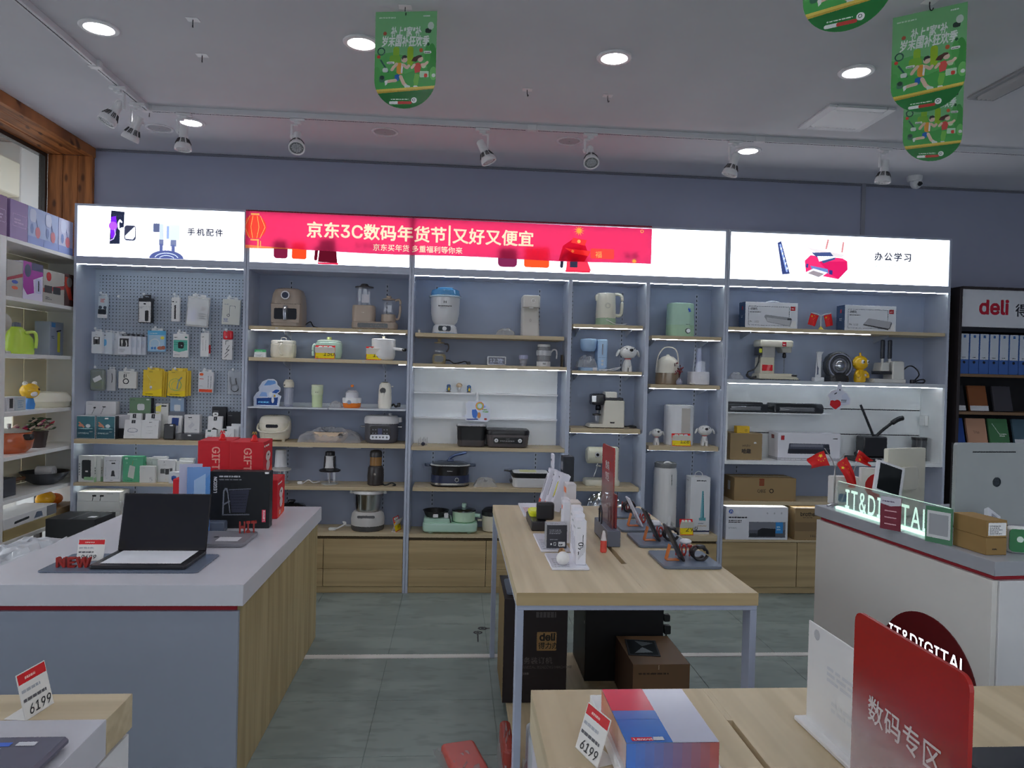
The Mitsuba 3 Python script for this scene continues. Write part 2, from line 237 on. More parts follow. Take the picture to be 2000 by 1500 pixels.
def loft(rings, caps=True, closed=False):
    R = np.asarray(rings, float)
    m, n = R.shape[:2]
    i, j = np.meshgrid(np.arange(m if closed else m - 1), np.arange(n), indexing='ij')
    a, b = i * n + j, i * n + (j + 1) % n
    c, d = (i + 1) % m * n + (j + 1) % n, (i + 1) % m * n + j
    f = tri(np.stack([a, b, c, d], -1).reshape(-1, 4))
    v = R.reshape(-1, 3)
    if caps and not closed:
        for k, s in ((0, 1), (m - 1, -1)):
            c0 = len(v)
            v = np.vstack([v, R[k].mean(0)])
            r = k * n + np.arange(n)
            q = np.stack([np.roll(r, -1), r, np.full(n, c0)], -1)
            f = np.vstack([f, q[:, ::s]])
    return v, f


def rr(w, d, r, z, n=5, cx=0.0, cy=0.0):
    """Rounded rectangle ring at height z."""
    r = max(min(r, w / 2, d / 2), 1e-4)
    a = np.linspace(0, np.pi / 2, n + 1)
    out = []
    for k, (sx, sy) in enumerate(((1, 1), (-1, 1), (-1, -1), (1, -1))):
        t = a + k * np.pi / 2
        out.append(np.stack([cx + sx * (w / 2 - r) + r * np.cos(t), cy + sy * (d / 2 - r) + r * np.sin(t), np.full(n + 1, z)], 1))
    return np.vstack(out)


def body(secs, n=6):
    """Loft of rounded rectangles: (z, w, d, r[, cx, cy])."""
    return loft([rr(s[1], s[2], s[3], s[0], n, *(s[4:6] if len(s) > 4 else (0, 0))) for s in secs])


def pill(w, d, h, r, e=0.01, z=0.0, n=6):
    """Upright rounded block with softened top and bottom edges."""
    e = min(e, h / 2.01)
    k = [(e * (1 - math.cos(t)), e * (1 - math.sin(t))) for t in np.linspace(0, math.pi / 2, 4)]
    s = [(z + dz, w - 2 * i, d - 2 * i, max(r - i, 1e-3)) for dz, i in k]
    s += [(z + h - dz, w - 2 * i, d - 2 * i, max(r - i, 1e-3)) for dz, i in k[::-1]]
    return body(s, n)


def lathe(prof, n=28, cx=0.0, cy=0.0):
    a = np.arange(n) * 2 * np.pi / n
    return loft([np.stack([cx + r * np.cos(a), cy + r * np.sin(a), np.full(n, z)], 1) for r, z in [(max(r, 1e-4), z) for r, z in prof]])


def shell(prof, n=28):
    a = np.arange(n) * 2 * np.pi / n
    return loft([np.stack([r * np.cos(a), r * np.sin(a), np.full(n, z)], 1) for r, z in prof], caps=False)


def smooth_path(p, k=6, closed=False):
    p = np.asarray(p, float)
    q = np.vstack([p[-1], p, p[0], p[1]]) if closed else np.vstack([2 * p[0] - p[1], p, 2 * p[-1] - p[-2]])
    out = []
    for i in range(1, len(q) - 2):
        for t in np.arange(k) / k:
            a, b, c, d = q[i - 1], q[i], q[i + 1], q[i + 2]
            out.append(0.5 * (2 * b + (c - a) * t + (2 * a - 5 * b + 4 * c - d) * t * t + (3 * b - a - 3 * c + d) * t ** 3))
    return np.array(out if closed else out + [p[-1]])


def tube(p, r, n=8, k=6, closed=False, flat=1.0):
    p = smooth_path(p, k, closed) if k else np.asarray(p, float)
    t = np.gradient(p, axis=0) if not closed else np.roll(p, -1, 0) - np.roll(p, 1, 0)
    t /= np.linalg.norm(t, axis=1, keepdims=True) + 1e-12
    up = np.array([0, 0, 1.0]) if np.abs(t[:, 2]).mean() < 0.8 else np.array([0, 1.0, 0.05])
    a = np.cross(t, up); a /= np.linalg.norm(a, axis=1, keepdims=True) + 1e-9
    b = np.cross(a, t)
    th = np.arange(n) * 2 * np.pi / n
    r = np.broadcast_to(r, (len(p),))[:, None, None]
    R = p[:, None] + r * (np.cos(th)[None, :, None] * a[:, None] + flat * np.sin(th)[None, :, None] * b[:, None])
    return loft(R, closed=closed)


def ball(c, r, n=14):
    m = trimesh.creation.uv_sphere(1.0, count=[n, n * 2])
    return np.array(m.vertices) * r + np.array(c), np.array(m.faces)


def mv(g, x=0, y=0, z=0, rx=0, ry=0, rz=0, s=1.0):
    M = mat4(x, y, z, rx, ry, rz)
    v = np.asarray(g[0]) * s
    return v @ M[:3, :3].T + M[:3, 3], g[1]


def mat4(x=0, y=0, z=0, rx=0, ry=0, rz=0):
    def R(a, i, j):
        m = np.eye(4); c, s = math.cos(math.radians(a)), math.sin(math.radians(a))
        m[i, i] = m[j, j] = c; m[i, j] = -s; m[j, i] = s
        return m
    t = np.eye(4); t[:3, 3] = (x, y, z)
    return t @ R(rz, 0, 1) @ R(ry, 2, 0) @ R(rx, 1, 2)


def flat(poly):
    v, f = trimesh.creation.triangulate_polygon(poly, engine='earcut')
    return np.column_stack([v, np.zeros(len(v))]), np.asarray(f)


def plate(poly, h):
    """Polygon in the xz plane, given thickness along +y (its printed face looks to -y)."""
    m = trimesh.creation.extrude_polygon(poly, h, engine='earcut')
    v = np.array(m.vertices)
    return np.stack([v[:, 0], v[:, 2], v[:, 1]], 1), np.array(m.faces)[:, ::-1]


def geoms(g):
    return [q for q in getattr(g, 'geoms', [g]) if q.geom_type == 'Polygon' and q.area > 1e-10]


_glyph = {}


def glyph(ch):
    if ch not in _glyph:
        s, shape, ring = GLYPHS.get(ch), None, []
        if s is None:   # Latin letters and figures come from the lettering helper
            if ch == ' ':
                return 18, None
            m = meshkit.text_mesh(ch, 48.5, 1.0)
            low = m.vertices[m.faces][(np.abs(m.vertices[m.faces][:, :, 2]) < 1e-6).all(1)]
            wide = meshkit.text_mesh('H' + ch + 'H', 48.5, 1.0).bounds[1][0] - meshkit.text_mesh('HH', 48.5, 1.0).bounds[1][0]
            _glyph[ch] = (wide, shapely.union_all([Polygon(q[:, :2]).buffer(.02) for q in low]))
            return _glyph[ch]
        for q in s[1:]:
            if q >= 0:
                ring.append((q // 100 - 4 / 1.8, q % 100 - 30 / 1.8))
                continue
            p = Polygon(ring).buffer(0)
            shape, ring = p if shape is None else shape.symmetric_difference(p), []
        _glyph[ch] = (s[0], shape)
    return _glyph[ch]


def text(s, x, y, h, bold=0.0, gap=0.0, anchor='l', slant=0.0, rot=0, narrow=1.0):
    """Lettering as a polygon: h is the height of a Chinese character (capitals are 0.73 h)."""
    k, pen, out = h / 66.7, 0.0, []
    for ch in s:
        w, g = glyph(ch)
        if g is not None and not g.is_empty:
            out.append(affinity.translate(g.buffer(bold) if bold else g, pen, 0))
        pen += w + gap
    if not out:
        return Polygon()
    g = affinity.scale(shapely.union_all(out), k * narrow, k, origin=(0, 0))
    if slant:
        g = affinity.affine_transform(g, [1, slant, 0, 1, 0, 0])
    w = (pen - gap) * k * narrow
    g = affinity.translate(g, -w / 2 if anchor == 'c' else (-w if anchor == 'r' else 0), 0)
    return affinity.translate(affinity.rotate(g, rot, origin=(0, 0)), x, y)


def frame(o, U, V):
    """4x4 whose x, y axes are U, V and whose origin is o: for prints on a face."""
    U, V = np.array(U, float), np.array(V, float)
    M = np.eye(4)
    M[:3, 0], M[:3, 1], M[:3, 2], M[:3, 3] = U, V, np.cross(U, V), o
    return M


def face(x, y, z):
    return frame((x, y, z), (1, 0, 0), (0, 0, 1))


def drawing(cmds, w, h):
    """Drawing commands in fractions of a face of size w x h -> [(polygon, colour)]."""
    out = []
    for k, c in enumerate(cmds):
        opt = c[-1] if isinstance(c[-1], dict) else {}
        c = c[:-1] if opt else c
        o, a, col = c[0], c[1:-1], c[-1]
        if o == 'r':     # rectangle
            g = sbox(a[0] * w, a[1] * h, a[2] * w, a[3] * h)
        elif o == 'o':   # outlined rectangle
            g0 = sbox(a[0] * w, a[1] * h, a[2] * w, a[3] * h)
            g = g0.difference(g0.buffer(-a[4] * h, join_style=2))
        elif o == 'c':   # disc
            g = Point(a[0] * w, a[1] * h).buffer(a[2] * h, 5)
        elif o in 'eE':  # ellipse, its radii in metres or (E) in fractions
            g = affinity.scale(Point(a[0] * w, a[1] * h).buffer(1, 5), *((a[2] * w, a[3] * h) if o == 'E' else (a[2], a[3])))
        elif o == 'u':   # ring
            g = Point(a[0] * w, a[1] * h).buffer(a[2] * h, 6).difference(Point(a[0] * w, a[1] * h).buffer(a[3] * h, 6))
        elif o == 'p':   # polygon
            g = Polygon([(x * w, y * h) for x, y in a[0]]).buffer(0)
        elif o == 'l':   # line
            g = shapely.LineString([(x * w, y * h) for x, y in a[0]]).buffer(a[1] * h, quad_segs=2)
        elif o == 'R':   # rounded rectangle
            g = sbox(a[0] * w, a[1] * h, a[2] * w, a[3] * h)
            g = g.buffer(-min(a[4] * h, .49 * min(g.bounds[2] - g.bounds[0], g.bounds[3] - g.bounds[1])))
            g = g.buffer(min(a[4] * h, .49 * (a[2] - a[0]) * w, .49 * (a[3] - a[1]) * h), 4)
        elif o == 't':   # lettering
            g = text(a[3], a[0] * w, a[1] * h, a[2] * h, **opt)
        else:            # 'b': lines of print too small to read
            rg, bits = random.Random(k * 7 + int(w * 1e4)), []
            n = a[4]
            for i in range(n):
                y0, x, end = a[1] + (n - 1 - i) * a[3] / n, a[0], a[0] + a[2] * rg.uniform(.6, 1)
                while x < end:
                    q = min(rg.uniform(.06, .18) * a[2], end - x)
                    bits.append(sbox(x * w, y0 * h, (x + q) * w, (y0 + a[3] / n * .55) * h))
                    x += q + .03 * a[2]
            g = shapely.union_all(bits)
        out.append((g, col))
    return out


def prints(cmds, w, h, M, eps=0.0005):
    """Flat print laid on a face."""
    out = []
    for k, (g, col) in enumerate(drawing(cmds, w, h)):
        for q in geoms(g):
            v, f = flat(q)
            v[:, 2] = eps + 0.00022 * k
            out.append(((v @ M[:3, :3].T + M[:3, 3], f), col))
    return out


def inlay(cmds, w, h, M, ground=None):
    """Print as one sheet without overlaps: later commands cover earlier ones. ground: (outline polygon, colour)."""
    todo, out, taken = drawing(cmds, w, h), [], Polygon()
    if ground:
        todo = [ground] + todo
    for g, col in todo[::-1]:
        if ground:
            g = g.intersection(ground[0])
        d = g.difference(taken)
        taken = taken.union(g)
        for q in geoms(d.simplify(2e-5)):
            if q.area > 2e-8:
                v, f = flat(q)
                out.append(((v @ M[:3, :3].T + M[:3, 3], f), col))
    return out


# ------------------------------------------------------------------ scene entries
_count = {}
OWN = {'oak_x', 'oak_y', 'oak_z', 'oak_face', 'oak_side', 'timber', 'floor_tile', 'wall_paint', 'ceiling_paint', 'pegboard', 'cardboard', 'glass'}


def numbered(key):
    n = _count.get(key, 0)
    _count[key] = n + 1
    return f'{key}_{n:03d}' if n else key


def emit(key, items, mat, smooth=None, M=None, **more):
    if isinstance(items, tuple) and len(items) == 2 and isinstance(items[0], np.ndarray):
        items = [(items, (200, 200, 200))]
    if isinstance(items, tuple):
        items = [items]
    V, F, U, N, n = [], [], [], [], 0
    for (v, f), col in items:
        v = np.asarray(v, float)
        if M is not None:
            v = v @ M[:3, :3].T + M[:3, 3]
        if smooth:
            m = trimesh.Trimesh(v, f, process=True)
            if smooth is not True:
                m = trimesh.graph.smooth_shade(m, angle=np.radians(smooth), facet_minarea=None)
            v, f = np.array(m.vertices), np.array(m.faces)
        V.append(v); F.append(np.asarray(f) + n); n += len(v)
        U.append(uvc(col, len(v)))
    mesh = trimesh.Trimesh(np.vstack(V), np.vstack(F), process=False)
    uv = None if mat in OWN else np.vstack(U)
    scene[key] = mikit.ply(mesh, mat, smooth=bool(smooth), uv=uv, **more)
    return key


class Thing:
    def __init__(s, name, label, cat, x=0, y=0, z=0, rz=0, group=None, rx=0, ry=0, kind=None):
        s.key = numbered(name)
        s.M = mat4(x, y, z, rx, ry, rz)
        labels[s.key] = {'label': label, 'category': cat} if kind is None else {'label': label, 'kind': kind}
        if kind == 'stuff':
            labels[s.key]['category'] = cat
        if group:
            labels[s.key]['group'] = group

    def part(s, name, items, mat='satin', smooth=40, label=None, under=None, kind=None, **more):
        key = numbered(f'{under or s.key}__{name}')
        emit(key, items, mat, smooth, s.M, **more)
        if label or kind:
            labels[key] = {k: v for k, v in (('label', label), ('kind', kind)) if v}
        return key


def solo(name, label, cat, items, mat='satin', smooth=40, x=0, y=0, z=0, rz=0, rx=0, ry=0, group=None, kind=None, **more):
    t = Thing(name, label, cat, x, y, z, rz, group, rx, ry, kind)
    emit(t.key, items, mat, smooth, t.M, **more)
    return t


def struct(name, items, mat, label=None, smooth=None):
    key = numbered(name)
    emit(key, items, mat, smooth)
    labels[key] = {'kind': 'structure', **({'label': label} if label else {})}
    return key


def glow(rgb, k):
    return {'emitter': {'type': 'area', 'radiance': {'type': 'rgb', 'value': [k * v for v in lin(rgb)]}}}


def carton(name, label, cat, x, z, w, h, d, y, col, front=(), left=(), right=(), top=(), rz=0, rx=0, group=None, mat='card', bev=0.0015, body_name='body', ry=0):
    """A packed carton: bottom front edge centred at (x, y, z); prints on its faces."""
    t = Thing(name, label, cat, x, y, z + (d * math.sin(math.radians(-rx)) if rx < 0 else 0) + (w / 2 * math.sin(math.radians(abs(ry)))), rz, group, rx, ry)
    t.part(body_name, (box(-w / 2, w / 2, 0, d, 0, h, bev), col), mat)
    P = []
    if front:
        P += prints(front, w, h, face(-w / 2, 0, 0))
    if left:
        P += prints(left, d, h, frame((-w / 2, d, 0), (0, -1, 0), (0, 0, 1)))
    if right:
        P += prints(right, d, h, frame((w / 2, 0, 0), (0, 1, 0), (0, 0, 1)))
    if top:
        P += prints(top, w, d, frame((-w / 2, 0, h), (1, 0, 0), (0, 1, 0)))
    if P:
        t.part('print', P, 'card')
    return t


def crumple(w, d, h, seed, n=15, peak=1.0):
    """A slack heap of clear film over a base of w x d."""
    rg = np.random.default_rng(seed)
    u, v = np.meshgrid(np.linspace(-1, 1, n), np.linspace(-1, 1, n), indexing='ij')
    e = np.clip(1 - np.maximum(np.abs(u), np.abs(v)) ** 2.2, 0, 1) ** 0.6
    z = h * e * (0.62 + 0.38 * rg.random((n, n)) * peak)
    x = u * w / 2 + rg.normal(0, w * .018, (n, n))
    y = v * d / 2 + rg.normal(0, d * .018, (n, n))
    V = np.stack([x, y, np.maximum(z, 0.001)], -1).reshape(-1, 3)
    i, j = np.meshgrid(np.arange(n - 1), np.arange(n - 1), indexing='ij')
    a = i * n + j
    return V, tri(np.stack([a, a + n, a + n + 1, a + 1], -1).reshape(-1, 4))


WHITE, BLACK, GREY, DARK = (236, 236, 234), (22, 22, 24), (150, 152, 156), (52, 54, 58)
# ------------------------------------------------------------------ the room
struct('floor', (box(-3.0, 6.2, -3.2, 5.6, -0.06, -0.004), GREY), 'floor_tile')
ys_t = [1.99, 2.51, 3.03, 3.55, 4.068]
for j in range(len(ys_t) + 1):
    y0, y1 = (ys_t[j], ys_t[j + 1]) if j < len(ys_t) - 1 else ((4.122, 4.617) if j == len(ys_t) - 1 else (4.617, 5.30))
    for i in range(-5, 6):
        x0 = -0.345 + 0.562 * i
        if x0 > 2.4:
            continue
        emit(numbered('floor__tile'), (box(x0 + .0012, x0 + .5608, y0 + .0012, y1 - .0012, -0.02, 0.0 - 0.0004 * ((i * 7 + j * 3) % 3), .0012), GREY), 'floor_tile')
struct('trim_1', (box(-2.6, 3.6, 4.071, 4.119, -0.01, 0.004, .002), (214, 212, 206)), 'satin', 'pale metal joint strip across the grey tiled floor')
struct('ceiling', (box(-3.0, 6.2, -3.2, 5.6, 3.17, 3.23), WHITE), 'ceiling_paint')
struct('wall_back', (box(-3.0, 6.2, 5.58, 5.66, 0, 3.17), GREY), 'wall_paint')
struct('wall_right', (box(6.2, 6.3, -3.2, 5.6, 0, 3.17), GREY), 'wall_paint')
struct('wall_left', cat(box(-3.06, -2.66, -3.2, 1.2, 0, 3.17), box(-3.06, -2.98, 1.2, 5.58, 0, 0.25)), 'wall_paint')
struct('wall_front', cat(box(-3.0, -2.2, -3.26, -3.2, 0, 3.17), box(5.4, 6.2, -3.26, -3.2, 0, 3.17), box(-2.2, 5.4, -3.26, -3.2, 2.75, 3.17)), 'wall_paint')
# the timber lining of the window opening: beam above, post in the corner, each of three boards
key = struct('trim_2', (box(-3.0, -2.70, 1.2, 5.58, 3.122, 3.169), GREY), 'timber', 'stained timber lining over the shop window')
for k in range(3):
    emit(numbered(key + '__board'), (box(-2.995 + .112 * k, -2.886 + .112 * k, 1.2, 5.56, 3.108 + .0015 * (k % 2), 3.1225, .002), GREY), 'timber')
emit(numbered(key + '__board'), (box(-2.697, -2.662, 1.2, 5.575, 3.098, 3.1685, .003), GREY), 'timber')
key = struct('trim_3', (box(-2.99, -2.672, 5.562, 5.579, 0.2, 3.107), GREY), 'timber', 'stained timber post of three boards in the corner beside the window')
for k in range(3):
    emit(numbered(key + '__board'), (box(-2.982 + .104 * k, -2.88 + .104 * k, 5.549 + .001 * (k % 2), 5.5625, 0.2, 3.106, .002), GREY), 'timber')
key = struct('window_1', [(cat(box(-3.03, -2.985, 5.52, 5.549, .25, 3.107), box(-3.03, -2.985, 1.2, 5.52, 3.08, 3.107), box(-3.03, -2.985, 1.2, 5.52, .25, .29)), (58, 56, 54))], 'satin', 'dark framed shop window behind the left shelves')
emit(key + '__pane', (box(-3.012, -3.008, 1.2, 5.52, .29, 3.08), GREY), 'glass')
# outside: pale pier and beam of the neighbouring arcade, pavement
struct('outside_ground', (box(-30, -3.1, -20, 30, -0.3, -0.2), (150, 148, 142)), 'paint')
solo('arcade_pier', 'pale rendered pier standing outside the shop window', 'pier', [(box(-4.4, -4.0, 7.0, 7.7, -0.2, 3.6, .01), (206, 205, 198))])
solo('arcade_beam', 'cream painted beam crossing outside above the window', 'beam', [(box(-4.4, -4.0, -1.0, 6.995, 3.09, 3.40, .01), (226, 220, 196))])
solo('arcade_roof', 'grey soffit of the arcade outside the window', 'canopy', [(box(-4.6, -3.08, -1.0, 9.0, 3.6, 3.75), (150, 150, 150))])
# painted cable duct on the wall and the caulked line under the ceiling
struct('trim_4', [(box(-2.66, 5.6, 5.572, 5.58, 3.150, 3.168, .003), (120, 122, 132))], 'paint', 'grey bead along the top of the back wall')
solo('cable_duct', 'grey cable duct running up the wall above the printer sign', 'duct', [(box(3.165, 3.197, 5.562, 5.58, 2.71, 3.168, .003), (150, 152, 162))], 'paint')

# ------------------------------------------------------------------ lit display units
PANEL, BACK = (176, 184, 200), (150, 160, 180)
Y0, Y1 = 5.262, 5.54


def unit(label, x0, x1, dividers=(), peg=False):
    t = Thing('display_unit', label, 'shelf unit')
    for a, b in [(x0, x0 + .018), (x1 - .018, x1)]:
        t.part('side_panel', (box(a, b, Y0, Y1 + .016, 0, 2.70, .001), PANEL))
    for d in dividers:
        t.part('divider', (box(d - .014, d + .014, Y0, Y1, 0, 2.285, .001), PANEL))
    t.part('back_panel', (box(x0 + .018, x1 - .018, Y1, Y1 + .016, 0.05, 2.69), BACK), 'paint')
    t.part('top_board', (box(x0 + .018, x1 - .018, Y0, Y1, 2.686, 2.70), PANEL))
    t.part('fascia', [(box(x0 + .018, x1 - .018, Y0, Y0 + .02, 2.303, 2.338, .001), PANEL), (box(x0 + .018, x1 - .018, Y0 + .003, Y1, 2.287, 2.303), PANEL)])
    return t


def strip(t, x0, x1, z, under=None, y=None, k=1.0):
    y = Y0 + .008 if y is None else y
    return t.part('light_strip', (box(x0, x1, y, y + .009, z - .006, z), WHITE), 'paint', under=under, **glow((226, 240, 255), LED * k))


def shelf(t, x0, x1, zb, zt, led=None, y0=None, y1=None, mat='oak_x', col=GREY, k=1.0):
    y0, y1 = Y0 + .003 if y0 is None else y0, Y1 - .001 if y1 is None else y1
    s = t.part('shelf', (box(x0, x1, y0, y1, zb, zt, .001), col), mat)
    if led:
        strip(t, led[0], led[1], zb, s, y=Y0 + (.008 if zb > 1.6 else .06), k=k)
    return s


def lightbox(t, x0, x1):
    s = t.part('lightbox', (box(x0, x1, Y0 + .004, Y0 + .10, 2.34, 2.685), WHITE), 'paint', **glow((244, 248, 255), LIGHTBOX))
    return s


def lit_print(t, s, cmds, x0, x1):
    """Translucent inks on the light panel."""
    letters = [c for c in cmds if c[0] == 't']
    w, h = x1 - x0, .345
    M = face(x0, Y0 + .0015, 2.34)
    t.part('artwork', inlay([c for c in cmds if c[0] != 't'], w, h, M), 'ink_film', under=s)
    M[1, 3] -= .0007
    t.part('lettering', inlay(letters, w, h, M), 'ink_film', under=s)


def drawer(t, x0, x1, zs, name='drawer'):
    for a, b in zs:
        t.part(name, (box(x0, x1, Y0 + .004, Y0 + .024, a, b, .0012), GREY), 'oak_face')


def base(t, x0, x1, ztop, zbot, fronts, zs):
    t.part('deck', (box(x0, x1, Y0 + .002, Y1 - .001, zbot, ztop, .001), GREY), 'oak_x')
    t.part('carcass', (box(x0, x1, Y0 + .03, Y1 - .001, 0.05, zbot), (92, 80, 58)), 'paint')
    t.part('plinth', (box(x0, x1, Y0 + .016, Y0 + .029, 0.001, .046), GREY), 'oak_face')
    for a, b in fronts:
        drawer(t, a, b, zs)


def rails(t, xs, z0, z1):
    """Slotted shelf standards let into the back panel."""
    for x in xs:
        g = [(box(x - .012, x + .012, Y1 - .0012, Y1, z0, z1), (160, 168, 184))]
        for z in np.arange(z0 + .012, z1 - .012, .032):
            g.append((box(x - .0032, x + .0032, Y1 - .0016, Y1 - .0011, z, z + .015), (36, 38, 46)))
        t.part('slotted_rail', g, 'paint')


def brackets(t, s, xs, zb):
    for x in xs:
        v = [(x - .003, Y1 - .001, zb), (x + .003, Y1 - .001, zb), (x - .003, Y1 - .20, zb), (x + .003, Y1 - .20, zb), (x - .003, Y1 - .001, zb - .055), (x + .003, Y1 - .001, zb - .055), (x - .003, Y1 - .2, zb - .012), (x + .003, Y1 - .2, zb - .012)]
        m = trimesh.convex.convex_hull(np.array(v))
        t.part('bracket', ((np.array(m.vertices), np.array(m.faces)), (176, 182, 192)), under=s)


# first unit: phone accessories on a drilled board
A = unit('grey display unit with a drilled board of phone accessories under a lit sign', -2.648, -1.487)
a0, a1 = -2.63, -1.505
A.part('pegboard', (box(a0, a1, Y1 - .008, Y1 - .0005, 1.074, 2.286), GREY), 'pegboard')
strip(A, a0 + .003, a1 - .003, 2.287)
shelf(A, a0, a1, 1.042, 1.073, (a0 + .02, a1 - .02), k=.9)
shelf(A, a0, a1, .748, .768, (a0 + .02, a1 - .02), k=.8)
rails(A, (-2.33,), .45, 1.03)
base(A, a0, a1, .43, .405, [(-2.628, -2.07), (-2.066, -1.507)], [(.05, .386)])
s = lightbox(A, a0 + .002, a1 - .002)
lit_print(A, s, [
    ('p', [(.193, .26), (.2, .925), (.278, .905), (.271, .27)], (40, 44, 66)), ('p', [(.197, .5), (.201, .8), (.228, .82), (.236, .6), (.22, .4), (.2, .36)], (128, 40, 226)),
    ('e', .212, .62, .028, .030, (176, 92, 255)), ('l', [(.198, .33), (.215, .36), (.226, .45), (.222, .55)], .01, (200, 180, 250)), ('t', .212, .80, .06, '08:25', (226, 230, 250)),
    ('l', [(.262, .7), (.252, .74), (.243, .68), (.245, .58), (.262, .52), (.27, .44)], .018, (226, 232, 250)), ('R', .252, .14, .345, .60, .05, (232, 240, 255)), ('R', .280, .34, .347, .64, .05, (60, 64, 84)),
    ('p', [(.283, .43), (.338, .62), (.344, .60), (.344, .42), (.33, .36), (.285, .37)], (226, 232, 246)),
    ('R', .425, .54, .455, .68, .01, (214, 220, 236)), ('R', .452, .53, .490, .70, .01, (96, 104, 134)), ('p', [(.488, .38), (.488, .69), (.512, .69), (.512, .37)], (196, 206, 230)), ('p', [(.487, .27), (.487, .38), (.514, .38), (.514, .265)], (120, 128, 158)),
    ('R', .553, .66, .604, .86, .01, (226, 230, 240)), ('R', .531, .40, .545, .66, .01, (150, 168, 214)), ('R', .545, .38, .608, .68, .01, (206, 216, 238)), ('p', [(.556, .25), (.556, .38), (.59, .38), (.59, .25)], (120, 128, 158)),
    ('l', [(.50, .27), (.50, .1)], .03, (96, 106, 152)), ('l', [(.572, .26), (.572, .1)], .03, (96, 106, 152)),
    ('p', [(.43 + .205 * (1 - math.cos(q)) / 2, .165 * math.sin(q)) for q in np.linspace(0, math.pi, 16)], (88, 98, 146)),
    ('l', [(.463 + .14 * (1 - math.cos(q)) / 2, .112 * math.sin(q)) for q in np.linspace(.25, math.pi - .25, 12)], .009, (200, 208, 232)), ('l', [(.49 + .088 * (1 - math.cos(q)) / 2, .064 * math.sin(q)) for q in np.linspace(.3, math.pi - .3, 9)], .008, (200, 208, 232)),
    ('t', .655, .50, .155, '手机配件', (46, 50, 66), {'gap': 12.0, 'bold': 1.1}), ('t', .655, .385, .06, '享受科技时光', (170, 178, 190), {'gap': 17.0})], a0, a1)

# second unit: small kitchen appliances
Bu = unit('grey display unit with kitchen appliances left of the tallest middle unit', -1.485, -.334)
b0, b1 = -1.467, -.352
s = shelf(Bu, b0 + .006, b1 - .001, 1.866, 1.892, (b0 + .02, b1 - .02)); brackets(Bu, s, (-1.235, -.53), 1.866)
s = shelf(Bu, b0 + .006, b1 - .001, 1.645, 1.671, (b1 - .06, b1 - .01)); brackets(Bu, s, (-1.235, -.53), 1.645)
for k, (p, q) in enumerate(((b0 + .006, -.905), (-.897, b1 - .003))):   # two sheet-metal trays
    s = Bu.part('metal_tray', [(box(p, q, Y0 + .002 - .004 * k, Y1 - .002, 1.311, 1.322, .001), (206, 212, 218)), (box(p, q, Y1 - .008, Y1 - .003, 1.322, 1.345), (206, 212, 218))])
s = shelf(Bu, b0 + .002, b1 - .001, 1.042, 1.073)
for x in (-1.06, -.72):
    Bu.part('light_bar', (box(x - .05, x + .05, Y0 + .03, Y0 + .05, 1.034, 1.042, .001), (216, 218, 220)), under=s)
s = shelf(Bu, b0 + .002, b1 - .001, .737, .762)
rails(Bu, (-1.235, -.53), .45, 2.25)
base(Bu, b0, b1, .437, .410, [(-1.465, -.917), (-.913, -.354)], [(.05, .174), (.1755, .388)])
lightbox(Bu, b0 + .002, b1 - .002)
lit_print(Bu, Bu.key + '__lightbox', [('R', .15, .09, .235, .44, .06, (120, 30, 60)), ('R', .262, .09, .352, .42, .04, (244, 74, 36)), ('p', [(.425, .045), (.44, .50), (.53, .52), (.545, .03)], (92, 16, 34)),
    ('r', .425, -.0, .55, .035, (206, 46, 78)), ('l', [(.44, .36), (.415, .30), (.41, .10)], .03, (92, 16, 34)), ('t', .655, .36, .12, '生活电器', (52, 20, 34), {'gap': 10.0})], b0, b1)

# third unit: three bays under one sign
Cu = unit('widest grey display unit of three bays with pale appliances', -.332, 1.978, (.815, 1.388))
c0, c1, d0, d1, e0, e1 = -.314, .801, .829, 1.374, 1.402, 1.960
for p, q in ((c0, c1), (d0, d1), (e0, e1)):
    strip(Cu, p + .003, q - .003, 2.287)
shelf(Cu, c0 + .014, c1 - .024, 1.848, 1.876)
shelf(Cu, c0 + .002, c1 - .001, 1.632, 1.656, (c0 + .006, c1 - .006), k=.9)
shelf(Cu, c0 + .002, c1 - .001, 1.032, 1.057, (c0 + .02, c1 - .02), k=.6)
shelf(Cu, c0 + .02, c1 - .02, .738, .764)
s = Cu.part('slatwall', (box(c0 + .001, c1 - .03, Y1 - .014, Y1 - .001, 1.058, 1.631), (232, 236, 238)))
for z, w in ((1.448, 2), (1.262, 1)):
    for p, q in ([(c0 + .002, .148), (.172, c1 - .032)] if w == 2 else [(c0 + .002, c1 - .032)]):
        Cu.part('ledge', (box(p, q, Y1 - .07, Y1 - .0145, z - .014, z, .001), (238, 241, 243)), under=s)
Cu.part('slat_clip', (box(.152, .168, Y1 - .03, Y1 - .0145, 1.36, 1.448, .001), (238, 241, 243)), under=s)
for p, q, led in ((1.948, 1.972, 1), (1.611, 1.633, .5), (1.178, 1.212, .5), (.752, .782, .5)):
    s = shelf(Cu, d0 + .012, d1 - .016, p, q, (d0 + .016, d1 - .02), k=led); brackets(Cu, s, (.9, 1.29), p)
for p, q, led in ((1.880, 1.905, 1), (1.518, 1.546, .5), (1.060, 1.093, .5)):
    s = shelf(Cu, e0 + .022, e1 - .012, p, q, (e0 + .03, e1 - .02), k=led); brackets(Cu, s, (1.47, 1.87), p)
rails(Cu, (-.16, .62), .45, 1.03); rails(Cu, (-.16, .62), 1.89, 2.25); rails(Cu, (.872, 1.262, 1.432, 1.845), .45, 2.25)
base(Cu, c0, c1, .426, .403, [(-.312, .243), (.247, .799)], [(.05, .174), (.1755, .380)])
base(Cu, d0, d1, .430, .400, [(.831, 1.372)], [(.05, .378)])
base(Cu, e0, e1, .435, .390, [(1.404, 1.958)], [(.05, .37)])
s = lightbox(Cu, c0 + .002, e1 - .002)
